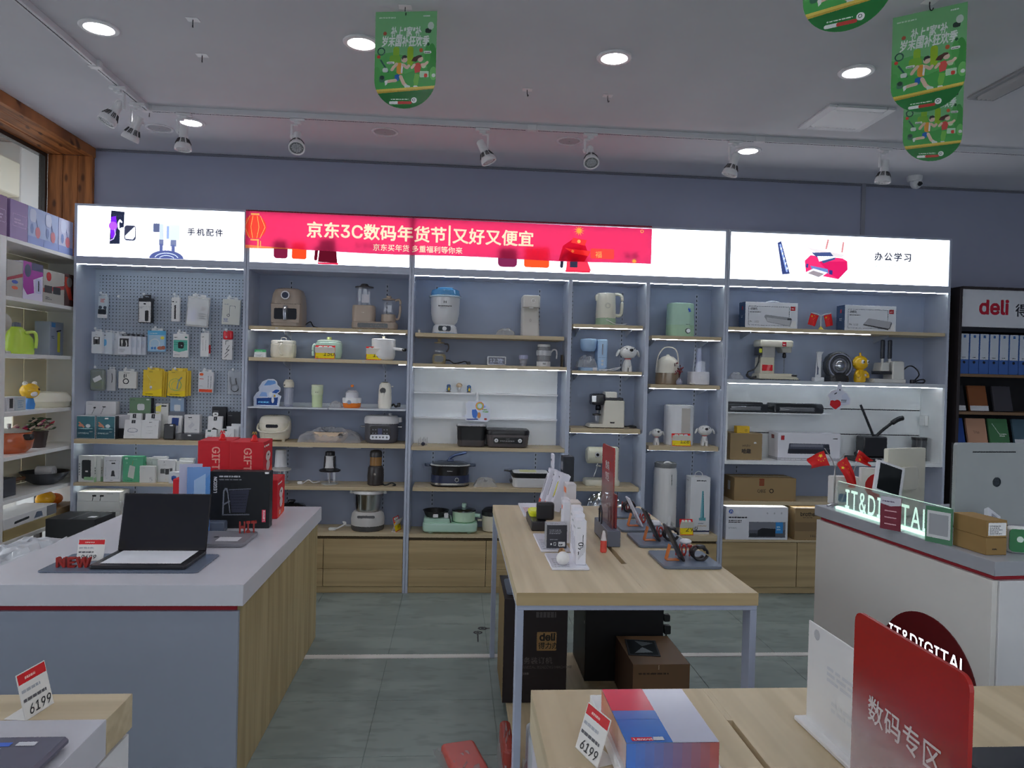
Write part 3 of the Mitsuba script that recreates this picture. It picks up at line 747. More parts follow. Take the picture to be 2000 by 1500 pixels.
lit_print(Cu, s, [('R', .262, .08, .322, .46, .08, (122, 40, 78)), ('R', .345, .09, .425, .50, .05, (246, 84, 40)), ('p', [(.48, .06), (.485, .5), (.53, .54), (.56, .06)], (226, 60, 84)), ('r', .478, .02, .557, .06, (210, 52, 78)), ('l', [(.465, .13), (.467, .34), (.485, .40)], .03, (44, 44, 60)), ('p', [(.492, .12), (.492, .3), (.516, .3), (.516, .12)], (52, 52, 70)),
    ('t', .665, .34, .14, '电器', (40, 24, 36), {'gap': 8.0, 'bold': .8})], c0, e1)

# fourth unit: office and study goods
Du = unit('grey display unit of office machines under the sign with a red printer', 1.980, 3.715)
g0, g1 = 1.998, 3.697
strip(Du, g0 + .003, g1 - .003, 2.287)
s = shelf(Du, g0 + .002, g1 - .012, 1.960, 1.985, (g0 + .006, g0 + 1.1)); brackets(Du, s, (2.2, 3.28), 1.96)
INS = (232, 236, 236)
s = Du.part('white_insert', [(box(g0, g1, Y0 + .002, Y1 - .002, 1.570, 1.597, .001), (196, 202, 208)), (box(g0, g0 + .016, Y0 + .004, Y1 - .003, .994, 1.569), INS), (box(g1 - .016, g1, Y0 + .004, Y1 - .003, .994, 1.569), INS),
    (box(g0, g1, Y0 + .002, Y1 - .002, .967, .994, .001), INS)] + [(box(g0 + .017, g1 - .017, Y1 - .016, Y1 - .003, p, q, .0015), INS) for p, q in ((.995, 1.181), (1.189, 1.379), (1.387, 1.569))] + [(box(g0 + .017, g1 - .017, Y1 - .005, Y1 - .003, 1.0, 1.55), (60, 62, 66))])
strip(Du, g0 + .03, g1 - .03, 1.570, s, y=Y0 + .06, k=.8)
Du.part('ledge', (box(g0 + .018, 2.86, Y1 - .2, Y1 - .017, 1.340, 1.350, .001), INS), under=s)
shelf(Du, g0 + .002, g1 - .2, .665, .692, (g0 + .03, g1 - .3), k=.6)
rails(Du, (2.2,), .70, .96)
base(Du, g0, g1, .404, .387, [(2.0, 2.574), (2.579, 3.14), (3.145, 3.695)], [(.05, .384)])
s = lightbox(Du, g0 + .002, g1 - .002)
lit_print(Du, s, [('p', [(.21, .80), (.235, .13), (.268, .15), (.225, .84)], (58, 70, 116)), ('l', [(.222, .76), (.255, .2)], .02, (150, 170, 226))] +
    [('e', .226 + .0075 * q, .68 - .105 * q, .006, .010, (220, 230, 255)) for q in range(5)] + [
    ('p', [(.335, .44), (.342, .18), (.49, .07), (.53, .28), (.528, .46), (.505, .52), (.36, .56)], (236, 52, 112)), ('p', [(.40, .43), (.455, .16), (.49, .07), (.53, .28), (.528, .46)], (206, 30, 96)),
    ('p', [(.36, .34), (.37, .24), (.445, .18), (.44, .28)], (110, 130, 180)), ('p', [(.335, .18), (.375, .28), (.44, .20), (.40, .06)], (238, 242, 248)), ('p', [(.35, .175), (.375, .235), (.425, .17), (.40, .1)], (150, 140, 144)),
    ('p', [(.34, .73), (.41, .56), (.5, .54), (.515, .60)], (214, 206, 204)), ('p', [(.365, .62), (.42, .40), (.475, .50), (.45, .64)], (70, 84, 128)), ('p', [(.40, .43), (.47, .53), (.468, .56), (.39, .55)], (236, 240, 246)),
    ('l', [(.43, .72), (.438, .90)], .018, (206, 140, 140)), ('l', [(.503, .66), (.508, .86)], .018, (206, 140, 140)), ('p', [(.34, .30), (.343, .38), (.352, .37), (.35, .29)], (60, 70, 130)), ('p', [(.447, .17), (.447, .26), (.462, .25), (.462, .16)], (60, 50, 120)),
    ('t', .652, .52, .19, '办公学习', (46, 52, 66), {'gap': 10.0, 'bold': 1.1}), ('t', .652, .36, .085, '享受效率时光', (170, 178, 190), {'gap': 14.0})], g0, g1)

# red cloth banner hung over the second and third signs
bw, bh, by = 2.89, .258, Y0 - .012
ban = Thing('red_banner', 'long red cloth banner with cream lettering hung over two lit signs', 'banner')
BR = (236, 66, 118)
YEL, GOLD = (255, 244, 206), (255, 196, 110)
cm = [('p', [(.0, .0), (.0, .09), (.10, .04), (.17, .0)], (255, 150, 96)), ('E', .021, .58, .028, .32, (255, 84, 66))] + \
     [('l', [(.022 + q * .0125, .28), (.022 + q * .024, .58), (.022 + q * .0125, .88)], .008, GOLD) for q in (-1, -.4, .4, 1)] + [
      ('r', .012, .21, .032, .25, GOLD), ('l', [(.030, .0), (.030, .2)], .018, GOLD), ('l', [(.036, .05), (.036, .2)], .012, GOLD), ('r', .012, .90, .032, .95, GOLD),
      ('p', [(.765, .0), (.775, .42), (.80, .62), (.83, .5), (.84, .2), (.83, 0)], (206, 26, 56)),
      ('p', [(.795, .52), (.80, .66), (.835, .60), (.83, .45)], (250, 70, 70)), ('c', .815, .56, .05, GOLD), ('p', [(.78, .36), (.8, .22), (.84, .16), (.845, .3)], (250, 70, 70)), ('c', .80, .28, .04, GOLD), ('R', .845, .1, .905, .38, .04, (250, 84, 76)), ('t', .857, .14, .2, '福', GOLD),
      ('u', .975, .92, .05, .03, GOLD)]
for cx, cy, q_ in ((.815, .86, .16), (.957, .07, .1)):
    cm += [('p', [(cx + (q_ if q % 2 == 0 else q_ * .35) * math.cos(q * math.pi / 11) * bh / bw, cy + (q_ if q % 2 == 0 else q_ * .35) * math.sin(q * math.pi / 11)) for q in range(22)], (255, 190, 80))]
tx = [('t', .144, .40, .455, '京东3C数码年货节|又好又便宜', YEL, {'bold': 1.6}), ('t', .305, .09, .20, '京东买年货 多重福利等你来', YEL, {'bold': .9})]
M_ban = frame((-1.492, by - .004, 2.682 - bh + .008), (1, 0, -.004), (0, 0, 1))
edge = Polygon([(0, 0)] + [(x, .004 * math.sin(x * 5)) for x in np.linspace(.1, bw - .1, 24)] + [(bw, .004), (bw, bh), (0, bh)])
letters = shapely.union_all([g for g, _ in drawing(tx, bw, bh)])
ban.part('cloth', [q for q in inlay(cm, bw, bh, M_ban, (edge.difference(letters), BR))], 'cloth_banner')
ban.part('lettering', inlay(tx, bw, bh, M_ban), 'cloth_banner')
ban.part('unlit_hem', [(box(-1.492, -1.492 + bw, by - .0048, by - .0032, 2.690, 2.699), (120, 20, 40))], 'paint')  # top edge painted dark, as cloth with no sign light behind it

# ------------------------------------------------------------------ ceiling lamps
def downlight(x, y, label, on=True, seen=True, group=None):
    t = Thing('downlight', label, 'ceiling lamp', x, y, 3.17, group=group)
    t.part('trim_ring', (lathe([(.066, 0), (.085, 0), (.088, -.004), (.084, -.009), (.066, -.010), (.064, -.004), (.066, 0)]), (232, 232, 234)))
    d = lathe([(0, -.006), (.065, -.006), (.065, -.002)], 28)
    if on:
        t.part('diffuser', (d, WHITE), 'paint', **glow((250, 250, 255), DOWNLIGHT))
    else:
        t.part('grille', (lathe([(.066, -.001), (.066, -.005), (.02, -.008), (0, -.008)]), (168, 168, 172)))


for (x, y), l in zip(LAMP_SPOTS, ('lit round ceiling lamp above the phone accessory unit, nearest the window', 'lit round ceiling lamp beside the middle green poster', 'lit round ceiling lamp between the middle poster and the square vent', 'lit round ceiling lamp beside the two green posters near the vent',
                                  'small lit round lamp behind the spotlights in the corner by the window', 'small lit round lamp behind the spotlight nearest the vent')):
    downlight(x, y, l)
for x, y in LAMP_SPOTS_BEHIND:
    downlight(x, y, 'lit round ceiling lamp over the front of the shop', group='lamps over the front of the shop')


# ------------------------------------------------------------------ spotlight track
TRACK = (214, 214, 218)
tr = Thing('spotlight_track', 'long grey lighting track turning the corner under the ceiling', 'track')
for a, b, ax in ((-1.90, .42, 0), (.46, 1.90, 0), (1.94, 3.76, 0), (3.2, 3.95, 1), (3.99, 4.61, 1)):
    if ax == 0:
        g = [(box(a, b, 4.592, 4.628, 3.136, 3.1695, .002), TRACK), (box(a + .02, b - .02, 4.607, 4.613, 3.1350, 3.1365), (70, 70, 74))]
    else:
        g = [(box(-1.923, -1.887, a - 1.2 * (a < 3.5), b, 3.136, 3.1695, .002), TRACK), (box(-1.908, -1.902, a - 1.0 * (a < 3.5), b - .02, 3.1350, 3.1365), (70, 70, 74))]
    tr.part('rail', g)
for x, y, ax in ((.44, 4.61, 0), (1.92, 4.61, 0), (-1.905, 3.97, 1), (-1.905, 4.61, 0)):
    tr.part('joiner', (box(x - .03, x + .03, y - .021, y + .021, 3.133, 3.1695, .003), (222, 222, 224)))


def spotlight(x, y, label, yaw, tilt, led=False, arm_side=-1):
    """White track spotlight: adaptor, angled arm, flared slotted head. tilt 0 hangs straight down."""
    t = Thing('track_spotlight', label, 'spotlight', x, y, 3.1345, group=None)
    W_ = (228, 228, 230)
    t.part('adaptor', (box(-.045, .045, -.016, .016, -.016, 0, .003), W_))
    t.part('adaptor', (box(-.02, .02, -.014, .014, -.034, -.016, .003), W_))
    a = arm_side
    t.part('arm', cat(box(min(a * .04, .01), max(a * .04, .01), -.008, .008, -.044, -.034, .002), box(a * .034 - .006, a * .034 + .006, -.010, .010, -.12, -.036, .002)) and
           [(box(min(a * .04, .0), max(a * .04, .0), -.008, .008, -.044, -.034, .002), W_), (box(a * .034 - .006, a * .034 + .006, -.010, .010, -.125, -.036, .002), W_)])
    M = mat4(a * .0, 0, -.115, rx=tilt, rz=yaw)
    def h(g):
        return g[0] @ M[:3, :3].T + M[:3, 3], g[1]
    prof = [(.0, .040), (.020, .040), (.024, .036), (.025, .0), (.026, -.03), (.034, -.055), (.047, -.085), (.050, -.098), (.050, -.108), (.047, -.110), (.044, -.104), (.0, -.096)]
    head = t.part('head', (h(lathe(prof[::-1], 24)), W_), 'satin', smooth=32)
    t.part('pivot', (h(mv(lathe([(.0, 0), (.010, 0), (.010, .045), (0, .045)], 12), ry=90 * a, z=.01)), W_))
    sl = []
    for q in range(8):
        an = q * math.pi / 4 + .3
        for dq in (-.2, 0, .2):
            p0, p1 = np.array([.0305 * math.cos(an + dq), .0305 * math.sin(an + dq), -.042]), np.array([.0435 * math.cos(an + dq), .0435 * math.sin(an + dq), -.072])
            sl.append((h(tube([p0 * [1.03, 1.03, 1], p1 * [1.03, 1.03, 1]], .0022, 5, k=0)), (60, 60, 64)))
    t.part('slot', sl, 'paint', under=head, kind='stuff')
    t.part('lens', (h(lathe([(0, -.099), (.041, -.104), (.043, -.100)], 20)), (120, 122, 126)), under=head)
    dots = [(h(ball((.0085 * i * .95, .0085 * j * .95, -.1025), .0032, 5)), (226, 226, 230)) for i in range(-4, 5) for j in range(-4, 5) if i * i + j * j < 17]
    t.part('led_dot', dots, under=head, kind='stuff')


spotlight(-1.905, 4.22, 'white track spotlight nearest the window, its round mouth turned to the glass', -62, -30, arm_side=1)
spotlight(-1.905, 4.47, 'white track spotlight second from the window, just before the track corner', -105, -26)
spotlight(-1.69, 4.61, 'white track spotlight beside the small lit lamp above the phone sign', 0, -3)
spotlight(-1.01, 4.61, 'white track spotlight turned to the room above the lantern end of the banner', 10, -38)
spotlight(.13, 4.61, 'white track spotlight leaning aside above the middle of the banner', 80, -26, arm_side=1)
spotlight(.815, 4.61, 'white track spotlight showing its round face, between joint and right ceiling disc', 0, -34)
spotlight(1.76, 4.61, 'white track spotlight in front of the small lit lamp near the vent', -110, -17)
spotlight(2.77, 4.61, 'white track spotlight below the lower green poster', -100, -5)

# ------------------------------------------------------------------ other fittings on the ceiling
for x, y, l in ((-1.998, 5.03, 'flat round grille in the ceiling corner near the window'), (-.504, 4.876, 'flat round grille in the ceiling above the red banner'), (.72, 4.879, 'flat round grille in the ceiling behind the sixth spotlight')):
    t = Thing('round_grille', l, 'ceiling speaker', x, y, 3.17)
    t.part('rim', (lathe([(.072, 0), (.086, 0), (.088, -.004), (.084, -.007), (.072, -.005), (.072, 0)], 32), (226, 226, 228)))
    t.part('mesh', (lathe([(.0, -.0045), (.03, -.0045), (.072, -.002)], 32), (176, 176, 180)), 'paint')
    t.part('centre_pin', (lathe([(.0, -.0065), (.004, -.006), (.004, -.003)], 8), (120, 120, 124)), 'paint')


def grille(key, label, cat_, x0, x1, y0, y1, fr, n, axis, col, dark, tilt):
    t = Thing(key, label, cat_)
    for p in ((x0, x0 + fr, y0, y1), (x1 - fr, x1, y0, y1), (x0 + fr, x1 - fr, y0, y0 + fr), (x0 + fr, x1 - fr, y1 - fr, y1)):
        t.part('frame', (box(p[0], p[1], p[2], p[3], 3.154, 3.1695, .003), col))
    t.part('duct', (box(x0 + fr, x1 - fr, y0 + fr, y1 - fr, 3.1675, 3.1695), dark), 'paint')
    for k in range(n):
        s_ = (k + .5) / n
        if axis == 'y':   # blades run along y
            x = x0 + fr + s_ * (x1 - x0 - 2 * fr)
            t.part('blade', (mv(box(-.016, .016, y0 + fr, y1 - fr, -.001, .001), x, 0, 3.158, ry=tilt), col))
        else:
            y = y0 + fr + s_ * (y1 - y0 - 2 * fr)
            t.part('blade', (mv(box(x0 + fr, x1 - fr, -.010, .010, -.001, .001), 0, y, 3.158, rx=tilt), col))


grille('air_vent', 'square white ceiling vent with slanted blades', 'vent', 2.07, 2.47, 4.005, 4.39, .05, 11, 'y', (226, 226, 230), (200, 200, 204), 32)
grille('linear_vent', 'long narrow ceiling vent with dark gaps at the edge of the view', 'vent', 2.745, 2.90, 2.6, 3.81, .028, 4, 'y', (150, 152, 156), (150, 152, 156), 60)

for k, (x, y) in enumerate(((-1.228, 3.437), (-1.318, 3.825), (.355, 4.04), (.811, 4.065), (-.256, 3.20), (1.905, 2.885), (2.47, 3.50), (1.27, 2.26), (-1.93, 4.70))):
    lab = ('clear adhesive ceiling hook on a large pad near the biggest lamp', 'small ceiling hook between the big lamp and the track', 'small ceiling hook on a pad between two ceiling lamps and the track', 'small dark ceiling hook below the middle ceiling lamp',
           'dark hook holding the middle green poster', 'dark hook holding the large green poster beside the vent', 'hook holding the lower green poster', 'hook holding the poster cut by the top edge', 'tiny dark hook at the track corner')[k]
    t = Thing('ceiling_hook', lab, 'hook', x, y, 3.17)
    t.part('pad', (box(-.028, .028, -.022, .022, -.002, 0, .001), (232, 232, 234)))
    t.part('hook', (tube([(0, 0, -.001), (0, 0, -.022), (.002, -.004, -.036), (.004, -.012, -.040), (.005, -.018, -.034)], .0022, 6), (64, 64, 68)), 'metal', smooth=True)

t = Thing('dome_camera', 'white security camera on the ceiling near the right end', 'security camera', 3.437, 5.32, 3.17)
t.part('base', (lathe([(0, -.045), (.045, -.04), (.055, -.02), (.056, 0)], 24), (228, 228, 230)))
t.part('eyeball', (ball((.006, -.012, -.055), .042, 12), (232, 232, 234)), smooth=True)
t.part('lens', (mv(lathe([(0, 0), (.014, 0), (.016, .016), (.016, .02), (0, .02)], 14), .006, -.05, -.075, rx=60), (40, 40, 44)), 'gloss', smooth=40)

# ------------------------------------------------------------------ green posters hung from the ceiling
GA_, GB_, GC_ = (128, 196, 134), (78, 172, 84), (26, 116, 52)
PO = [('r', 0, .22, 1, 1, GA_), ('p', [(0, .2), (0, .56), (.3, .58), (.6, .52), (1, .62), (1, .2)], (98, 184, 100)), ('p', [(0, .2), (0, .36), (.2, .4), (.5, .36), (.8, .42), (1, .4), (1, .2)], GB_),
      ('E', .93, .50, .08, .17, (70, 160, 76)), ('E', .86, .55, .05, .10, (88, 176, 90)), ('E', .04, .36, .06, .07, (88, 176, 90)), ('E', .96, .36, .06, .07, (120, 200, 110)),
      ('R', .30, .53, .40, .64, .03, (150, 200, 60)), ('R', .24, .46, .42, .55, .03, (130, 190, 64)), ('R', .53, .44, .63, .64, .03, (160, 200, 50)),
      ('t', .25, .755, .105, '补上"家"补', (246, 252, 246), {'bold': 2.0, 'slant': .12, 'narrow': .62}), ('t', .10, .650, .115, '岁末国补狂欢季', (246, 252, 246), {'bold': 2.0, 'slant': .12, 'narrow': .62}),
      ('b', .06, .93, .34, .025, 1, (214, 240, 214)), ('b', .78, .945, .16, .025, 1, (236, 248, 236)),
      ('R', .815, .775, .915, .825, .02, (40, 58, 48)), ('E', .905, .85, .05, .04, (214, 230, 216)), ('E', .16, .775, .03, .02, (176, 96, 70)), ('u', .105, .59, .042, .03, (44, 84, 72)), ('c', .065, .535, .018, (224, 74, 66)),
      ('l', [(.10, .50), (.22, .38)], .008, (44, 96, 84)), ('R', .13, .375, .22, .42, .015, (226, 236, 228)), ('R', .08, .27, .17, .34, .02, (66, 122, 92)), ('c', .125, .32, .022, (34, 64, 52)), ('R', .20, .46, .325, .485, .01, (244, 248, 244)), ('b', .215, .465, .1, .014, 1, (60, 80, 66)),
      ('R', .80, .565, .92, .592, .01, (244, 248, 244)), ('b', .815, .572, .1, .014, 1, (60, 80, 66)), ('E', .755, .60, .03, .022, (206, 110, 66)), ('E', .87, .66, .022, .016, (36, 92, 52)), ('R', .74, .32, .885, .385, .008, (200, 232, 200)), ('R', .81, .32, .865, .36, .015, (224, 80, 64)), ('c', .80, .44, .026, (214, 232, 190)), ('c', .965, .34, .02, (236, 244, 236)),
      # two running figures
      ('p', [(.335, .345), (.42, .36), (.40, .29), (.345, .275), (.33, .30)], (40, 106, 190)), ('l', [(.35, .29), (.27, .285), (.19, .275)], .016, (236, 206, 184)), ('p', [(.17, .285), (.22, .295), (.21, .25), (.18, .235)], (240, 244, 240)), ('l', [(.43, .33), (.48, .26), (.52, .235)], .018, (236, 206, 184)), ('p', [(.49, .255), (.585, .235), (.59, .22), (.52, .195), (.50, .21)], (226, 240, 226)),
      ('p', [(.36, .47), (.43, .475), (.47, .45), (.46, .36), (.40, .35), (.36, .37)], (238, 168, 72)), ('p', [(.44, .47), (.47, .46), (.455, .36), (.43, .37)], (246, 246, 246)), ('l', [(.36, .46), (.31, .425), (.285, .40)], .016, (236, 206, 184)), ('l', [(.47, .45), (.53, .42), (.56, .44)], .016, (236, 206, 184)), ('c', .485, .505, .032, (240, 212, 190)), ('p', [(.44, .52), (.455, .545), (.50, .552), (.535, .535), (.52, .522), (.47, .52), (.455, .50)], (40, 44, 42)),
      ('p', [(.66, .36), (.74, .35), (.72, .27), (.70, .225), (.655, .22), (.64, .29)], (124, 196, 84)), ('p', [(.64, .235), (.70, .235), (.735, .21), (.64, .205)], (240, 244, 240)), ('p', [(.64, .46), (.72, .475), (.77, .45), (.74, .375), (.66, .365)], (226, 92, 84)), ('l', [(.77, .45), (.83, .455), (.86, .475)], .014, (240, 212, 190)), ('l', [(.65, .45), (.61, .42)], .014, (240, 212, 190)), ('c', .745, .51, .03, (240, 212, 190)), ('p', [(.60, .49), (.63, .525), (.72, .55), (.77, .545), (.765, .53), (.72, .52), (.68, .48)], (74, 46, 40)),
      ('p', [(.0, .165), (1, .21), (1, .235), (0, .195)], (232, 206, 96)), ('p', [(.0, .15), (1, .2), (1, .212), (0, .172)], (200, 170, 64)), ('p', [(0, 0), (0, .152), (1, .202), (1, 0)], GC_),
      ('R', .25, .045, .62, .075, .015, (240, 244, 240)), ('R', .39, .045, .62, .075, .012, (196, 66, 58)), ('c', .655, .085, .030, (246, 248, 246)), ('u', .65, .088, .015, .010, (60, 70, 66)), ('b', .28, .090, .30, .018, 1, (226, 240, 226))]


def poster(x, y, ztop, w, h, rz, label, lean=0.0):
    t = Thing('hanging_poster', label, 'poster', x, y, ztop, rz)
    cut = sbox(0, h * .30, w, h).union(affinity.scale(Point(w / 2, h * .30).buffer(1, 12), w / 2, h * .30)).intersection(sbox(0, 0, w, h))
    t.part('sheet', (mv(plate(affinity.translate(cut, -w / 2, -h), .0012), y=.0002), GB_))
    t.part('print', inlay(PO, w, h, face(-w / 2, -.0006, -h), (cut, GB_)))


poster(-.25, 3.19, 3.145, .268, .415, -9, 'green hanging poster beside the lamp, above the middle of the red banner')
poster(1.905, 2.885, 3.135, .268, .415, -38, 'large green hanging poster in front of a smaller one, beside the square vent')
poster(2.36, 3.52, 3.135, .268, .415, -20, 'green hanging poster half hidden behind a larger one')
poster(1.215, 2.26, 3.135, .268, .415, -38, 'green hanging poster of which only the rounded foot shows at the top edge')
# ------------------------------------------------------------------ counters, table, cash desk, other shelves
COUNTER, RED_LINE = (198, 198, 204), (150, 34, 44)
t = Thing('display_counter', 'white topped counter with grey end and wood side, carrying the open laptop', 'counter')
t.part('worktop', [(box(-1.80, -.779, 2.80, 4.40, .700, .780, .0015), COUNTER)])
t.part('red_band', [(box(-1.77, -.81, 2.83, 4.38, .676, .6995), RED_LINE)], 'paint', label='dark red band under the white top')  # recessed band with its own dark red colour
t.part('end_panel', [(box(-1.80, -.800, 2.815, 2.834, .001, .675, .001), (142, 149, 162))])
t.part('side_panel', (box(-.819, -.800, 2.836, 4.398, .001, .690, .001), GREY), 'oak_side')
t.part('carcass', [(box(-1.79, -.822, 2.836, 4.39, .01, .682), (120, 110, 90))], 'paint')

t = Thing('demo_table', 'light oak demo table on a pale steel frame in the middle of the floor', 'table')
X0, X1, YA, YB = .224, 1.076, 2.477, 4.135
t.part('tabletop', (cat(box(X0, .676, YA, YB, .806, .85, .001), box(.696, X1, YA, YB, .806, .85, .001), box(.6755, .6965, YA, 2.86, .806, .8499), box(.6755, .6965, 3.44, YB, .806, .8499)), GREY), 'oak_y')
t.part('edge_band', (box(X0, X1, YA - .0015, YA - .0002, .8062, .8498), GREY), 'oak_face')
t.part('cable_slot', [(box(.6765, .6955, 2.861, 3.439, .81, .825), (150, 140, 120))])
ST = (168, 176, 194)
t.part('steel_frame', [(box(X0 + .002, X1 - .002, YA + .004, YA + .07, .788, .8055, .001), ST), (box(X0 + .002, X1 - .002, YB - .07, YB - .004, .788, .8055, .001), ST), (box(X0 + .002, X0 + .03, YA + .07, YB - .07, .788, .8055, .001), ST), (box(X1 - .03, X1 - .002, YA + .07, YB - .07, .788, .8055, .001), ST)])
for x in (X0 + .002, X1 - .026):
    for y in (YA + .004, YB - .07):
        t.part('leg', [(box(x, x + .024, y, y + .066, .001, .7878, .001), ST)])
t.part('drawer_box', (box(.44, .915, 2.74, 3.5, .708, .7875, .001), GREY), 'oak_face')
t.part('floor_board', (box(.27, 1.05, 2.62, 4.0, .03, .055, .001), GREY), 'oak_y')

t = Thing('front_table', 'oak topped table close to the viewer with a long cable slot', 'table')
t.part('tabletop', (cat(box(.194, .611, .55, 1.712, .752, .85, .001), box(.623, 1.75, .55, 1.712, .752, .85, .001), box(.6105, .6235, 1.549, 1.712, .752, .8499)), GREY), 'oak_y')
t.part('cable_slot', [(box(.6115, .6225, .56, 1.548, .76, .80), (150, 140, 120))], 'paint')
t.part('body', [(box(.20, 1.74, .56, 1.70, .001, .744, .001), COUNTER)])
t.part('shadow_gap', [(box(.215, 1.72, .58, 1.685, .7445, .7515), COUNTER)], 'paint')
t = Thing('corner_table', 'oak edged table at the near left corner with a white raised stand', 'table')
t.part('tabletop', (box(-1.75, -.718, 1.588, 1.712, .772, .85, .001), GREY), 'oak_x')
t.part('front_slab', [(box(-1.75, -.718, .5, 1.587, .772, .8505, .001), COUNTER)], label='white laminate front half')
t.part('shadow_gap', [(box(-1.74, -.735, .52, 1.70, .762, .7715), COUNTER)], 'paint')
t.part('body', [(box(-1.75, -.722, .5, 1.705, .001, .7615, .001), (222, 222, 222))])

# cash desk: stone-grey top with a red line, pale panels, turned slightly out of the room axis
CA = math.degrees(math.atan2(.085, .96))
t = Thing('cash_desk', 'pale grey cash desk with a grey top and dark red line', 'counter', 1.687, 2.143, 0, CA)
t.part('worktop', [(box(0, 1.3, 0, .98, 1.004, 1.05, .0015), (150, 154, 160))])
t.part('red_line', [(box(.02, 1.28, .02, .96, .988, 1.0035), RED_LINE)], 'paint')
t.part('side_panel', [(box(.005, .025, .012, .97, .001, .987, .001), (206, 204, 198))])
t.part('front_panel', [(box(.0255, 1.3, .005, .025, .001, .987, .001), (206, 206, 206))])
t.part('back_panel', [(box(.0255, 1.3, .94, .96, .001, .987, .001), (206, 206, 206))])
cx, cy, cz = .0045, .285, .55
n_ = 56
disc = Point(0, 0).buffer(.24, 14)
key = t.part('round_badge', [(mv(plate(disc, .004), .0005, cy, cz, rz=-90), (92, 14, 20))], label='dark red disc with lit lettering')
Mb = frame((-.0042, cy + .24, cz - .24), (0, -1, 0), (0, 0, 1))
for s_, x_, y_, h_, an in (('IT&DIGITAL', .245, .345, .062, 'c'), ('数码', .462, .235, .088, 'r')):
    for q in geoms(text(s_, x_, y_, h_, bold=1.2, anchor=an, gap=1.0)):
        v, f = flat(q)
        t.part('letter', [((v @ Mb[:3, :3].T + Mb[:3, 3], f), WHITE)], 'paint', under=key, **glow((240, 240, 255), 2.2))

# shelf unit standing in the window recess: white boards, cream rear panels
WS = (226, 226, 222)
t = Thing('window_shelf', 'white open shelf unit standing across the shop window', 'shelf unit')
t.part('upright', [(box(-2.968, -2.66, 4.47, 4.53, .001, 2.336, .001), WS)])
t.part('upright', [(box(-2.968, -2.664, 5.524, 5.546, .001, 2.336, .001), WS)])
WZ = [2.312, 1.963, 1.622, 1.268, 1.002, .744, .494, .25]
for z in WZ:
    t.part('shelf', [(box(-2.965, -2.66, 4.5305, 5.5235, z, z + .024, .001), WS)])
for z0, z1, y0, y1 in ((1.99, 2.31, 4.76, 5.52), (1.648, 1.96, 4.70, 5.23), (1.648, 1.96, 5.235, 5.52), (1.294, 1.62, 4.97, 5.24), (1.294, 1.62, 5.245, 5.52), (1.03, 1.266, 5.13, 5.52), (.77, 1.0, 4.55, 5.225), (.77, 1.0, 5.23, 5.52)):
    t.part('rear_panel', [(box(-2.962, -2.955, y0, y1, z0, z1), (236, 228, 196))], 'paint')

# dark bookcase for stationery at the far right
t = Thing('stationery_shelf', 'dark bookcase with a white headboard right of the display wall', 'bookcase')
DB, DS = (46, 40, 40), (118, 92, 66)
t.part('side_panel', [(box(3.79, 3.812, 5.26, 5.56, .001, 2.33, .001), DB)])
t.part('side_panel', [(box(5.6, 5.62, 5.26, 5.56, .001, 2.33, .001), DB)])
t.part('back_panel', [(box(3.8125, 5.5995, 5.545, 5.56, .05, 2.33), (30, 28, 30))], 'paint')
hb = t.part('headboard', [(box(3.8125, 5.5995, 5.275, 5.30, 2.04, 2.325, .001), (214, 216, 222))])
t.part('top_board', [(box(3.8125, 5.5995, 5.262, 5.544, 2.326, 2.345, .001), DB)])
t.part('top_board', [(box(3.8125, 5.5995, 5.27, 5.544, 2.005, 2.039, .001), (24, 24, 28))])
for z in (1.66, 1.372, 1.118, .86, .6, .34):
    t.part('shelf', [(box(3.8125, 5.5995, 5.27, 5.544, z, z + .022, .001), DS)])
t.part('lettering', prints([('t', .079, .36, .50, 'deli', (176, 38, 56), {'bold': 2.6}), ('t', .243, .34, .36, '得力办公', (36, 38, 46), {'bold': .9})], 1.787, .285, face(3.8125, 5.275, 2.04)), 'paint', under=hb)
# ------------------------------------------------------------------ phone accessories: hanging on the drilled board
PW, INK, SOFT = (232, 233, 232), (46, 48, 54), (170, 174, 178)


def peg_hook(x, z, y, what):
    t = Thing('display_hook', f'clear display hook holding {what}' if what else 'empty clear display hook on the drilled board', 'hook', x, 0, z, group=None)
    t.part('prong', [(tube([(0, Y1 - .009, 0), (0, y - .01, 0), (0, y - .022, .004), (0, y - .026, .012)], .0022, 6), (214, 220, 224))], smooth=True)
    t.part('tip', [(mv(lathe([(0, 0), (.009, 0), (.009, .0015), (0, .0015)], 14), 0, y - .026, .012, rx=90), (226, 230, 232))])


def hanging(name, label, cat_, x, z, w, h, y, d, col, front=(), left=(), right=(), rz=0, tab=(232, 233, 232), group=None, hook=None, ry=0, mat='card', tab_h=.018):
    t = carton(name, label, cat_, x, z, w, h - tab_h, d, y, col, front, left, right, rz=rz, group=group, mat=mat, ry=ry, body_name='box')
    slot = sbox(-w * .30, 0, w * .30, tab_h).difference(sbox(-.012, tab_h * .35, .012, tab_h * .62)).difference(Point(0, tab_h * .55).buffer(.005, 4))
    t.part('hang_tab', [(mv(plate(slot, .0008), 0, d - .003, h - tab_h - .0005), tab)])
    if hook is not None:
        peg_hook(x, z + h - tab_h * .45, y, hook)
    return t


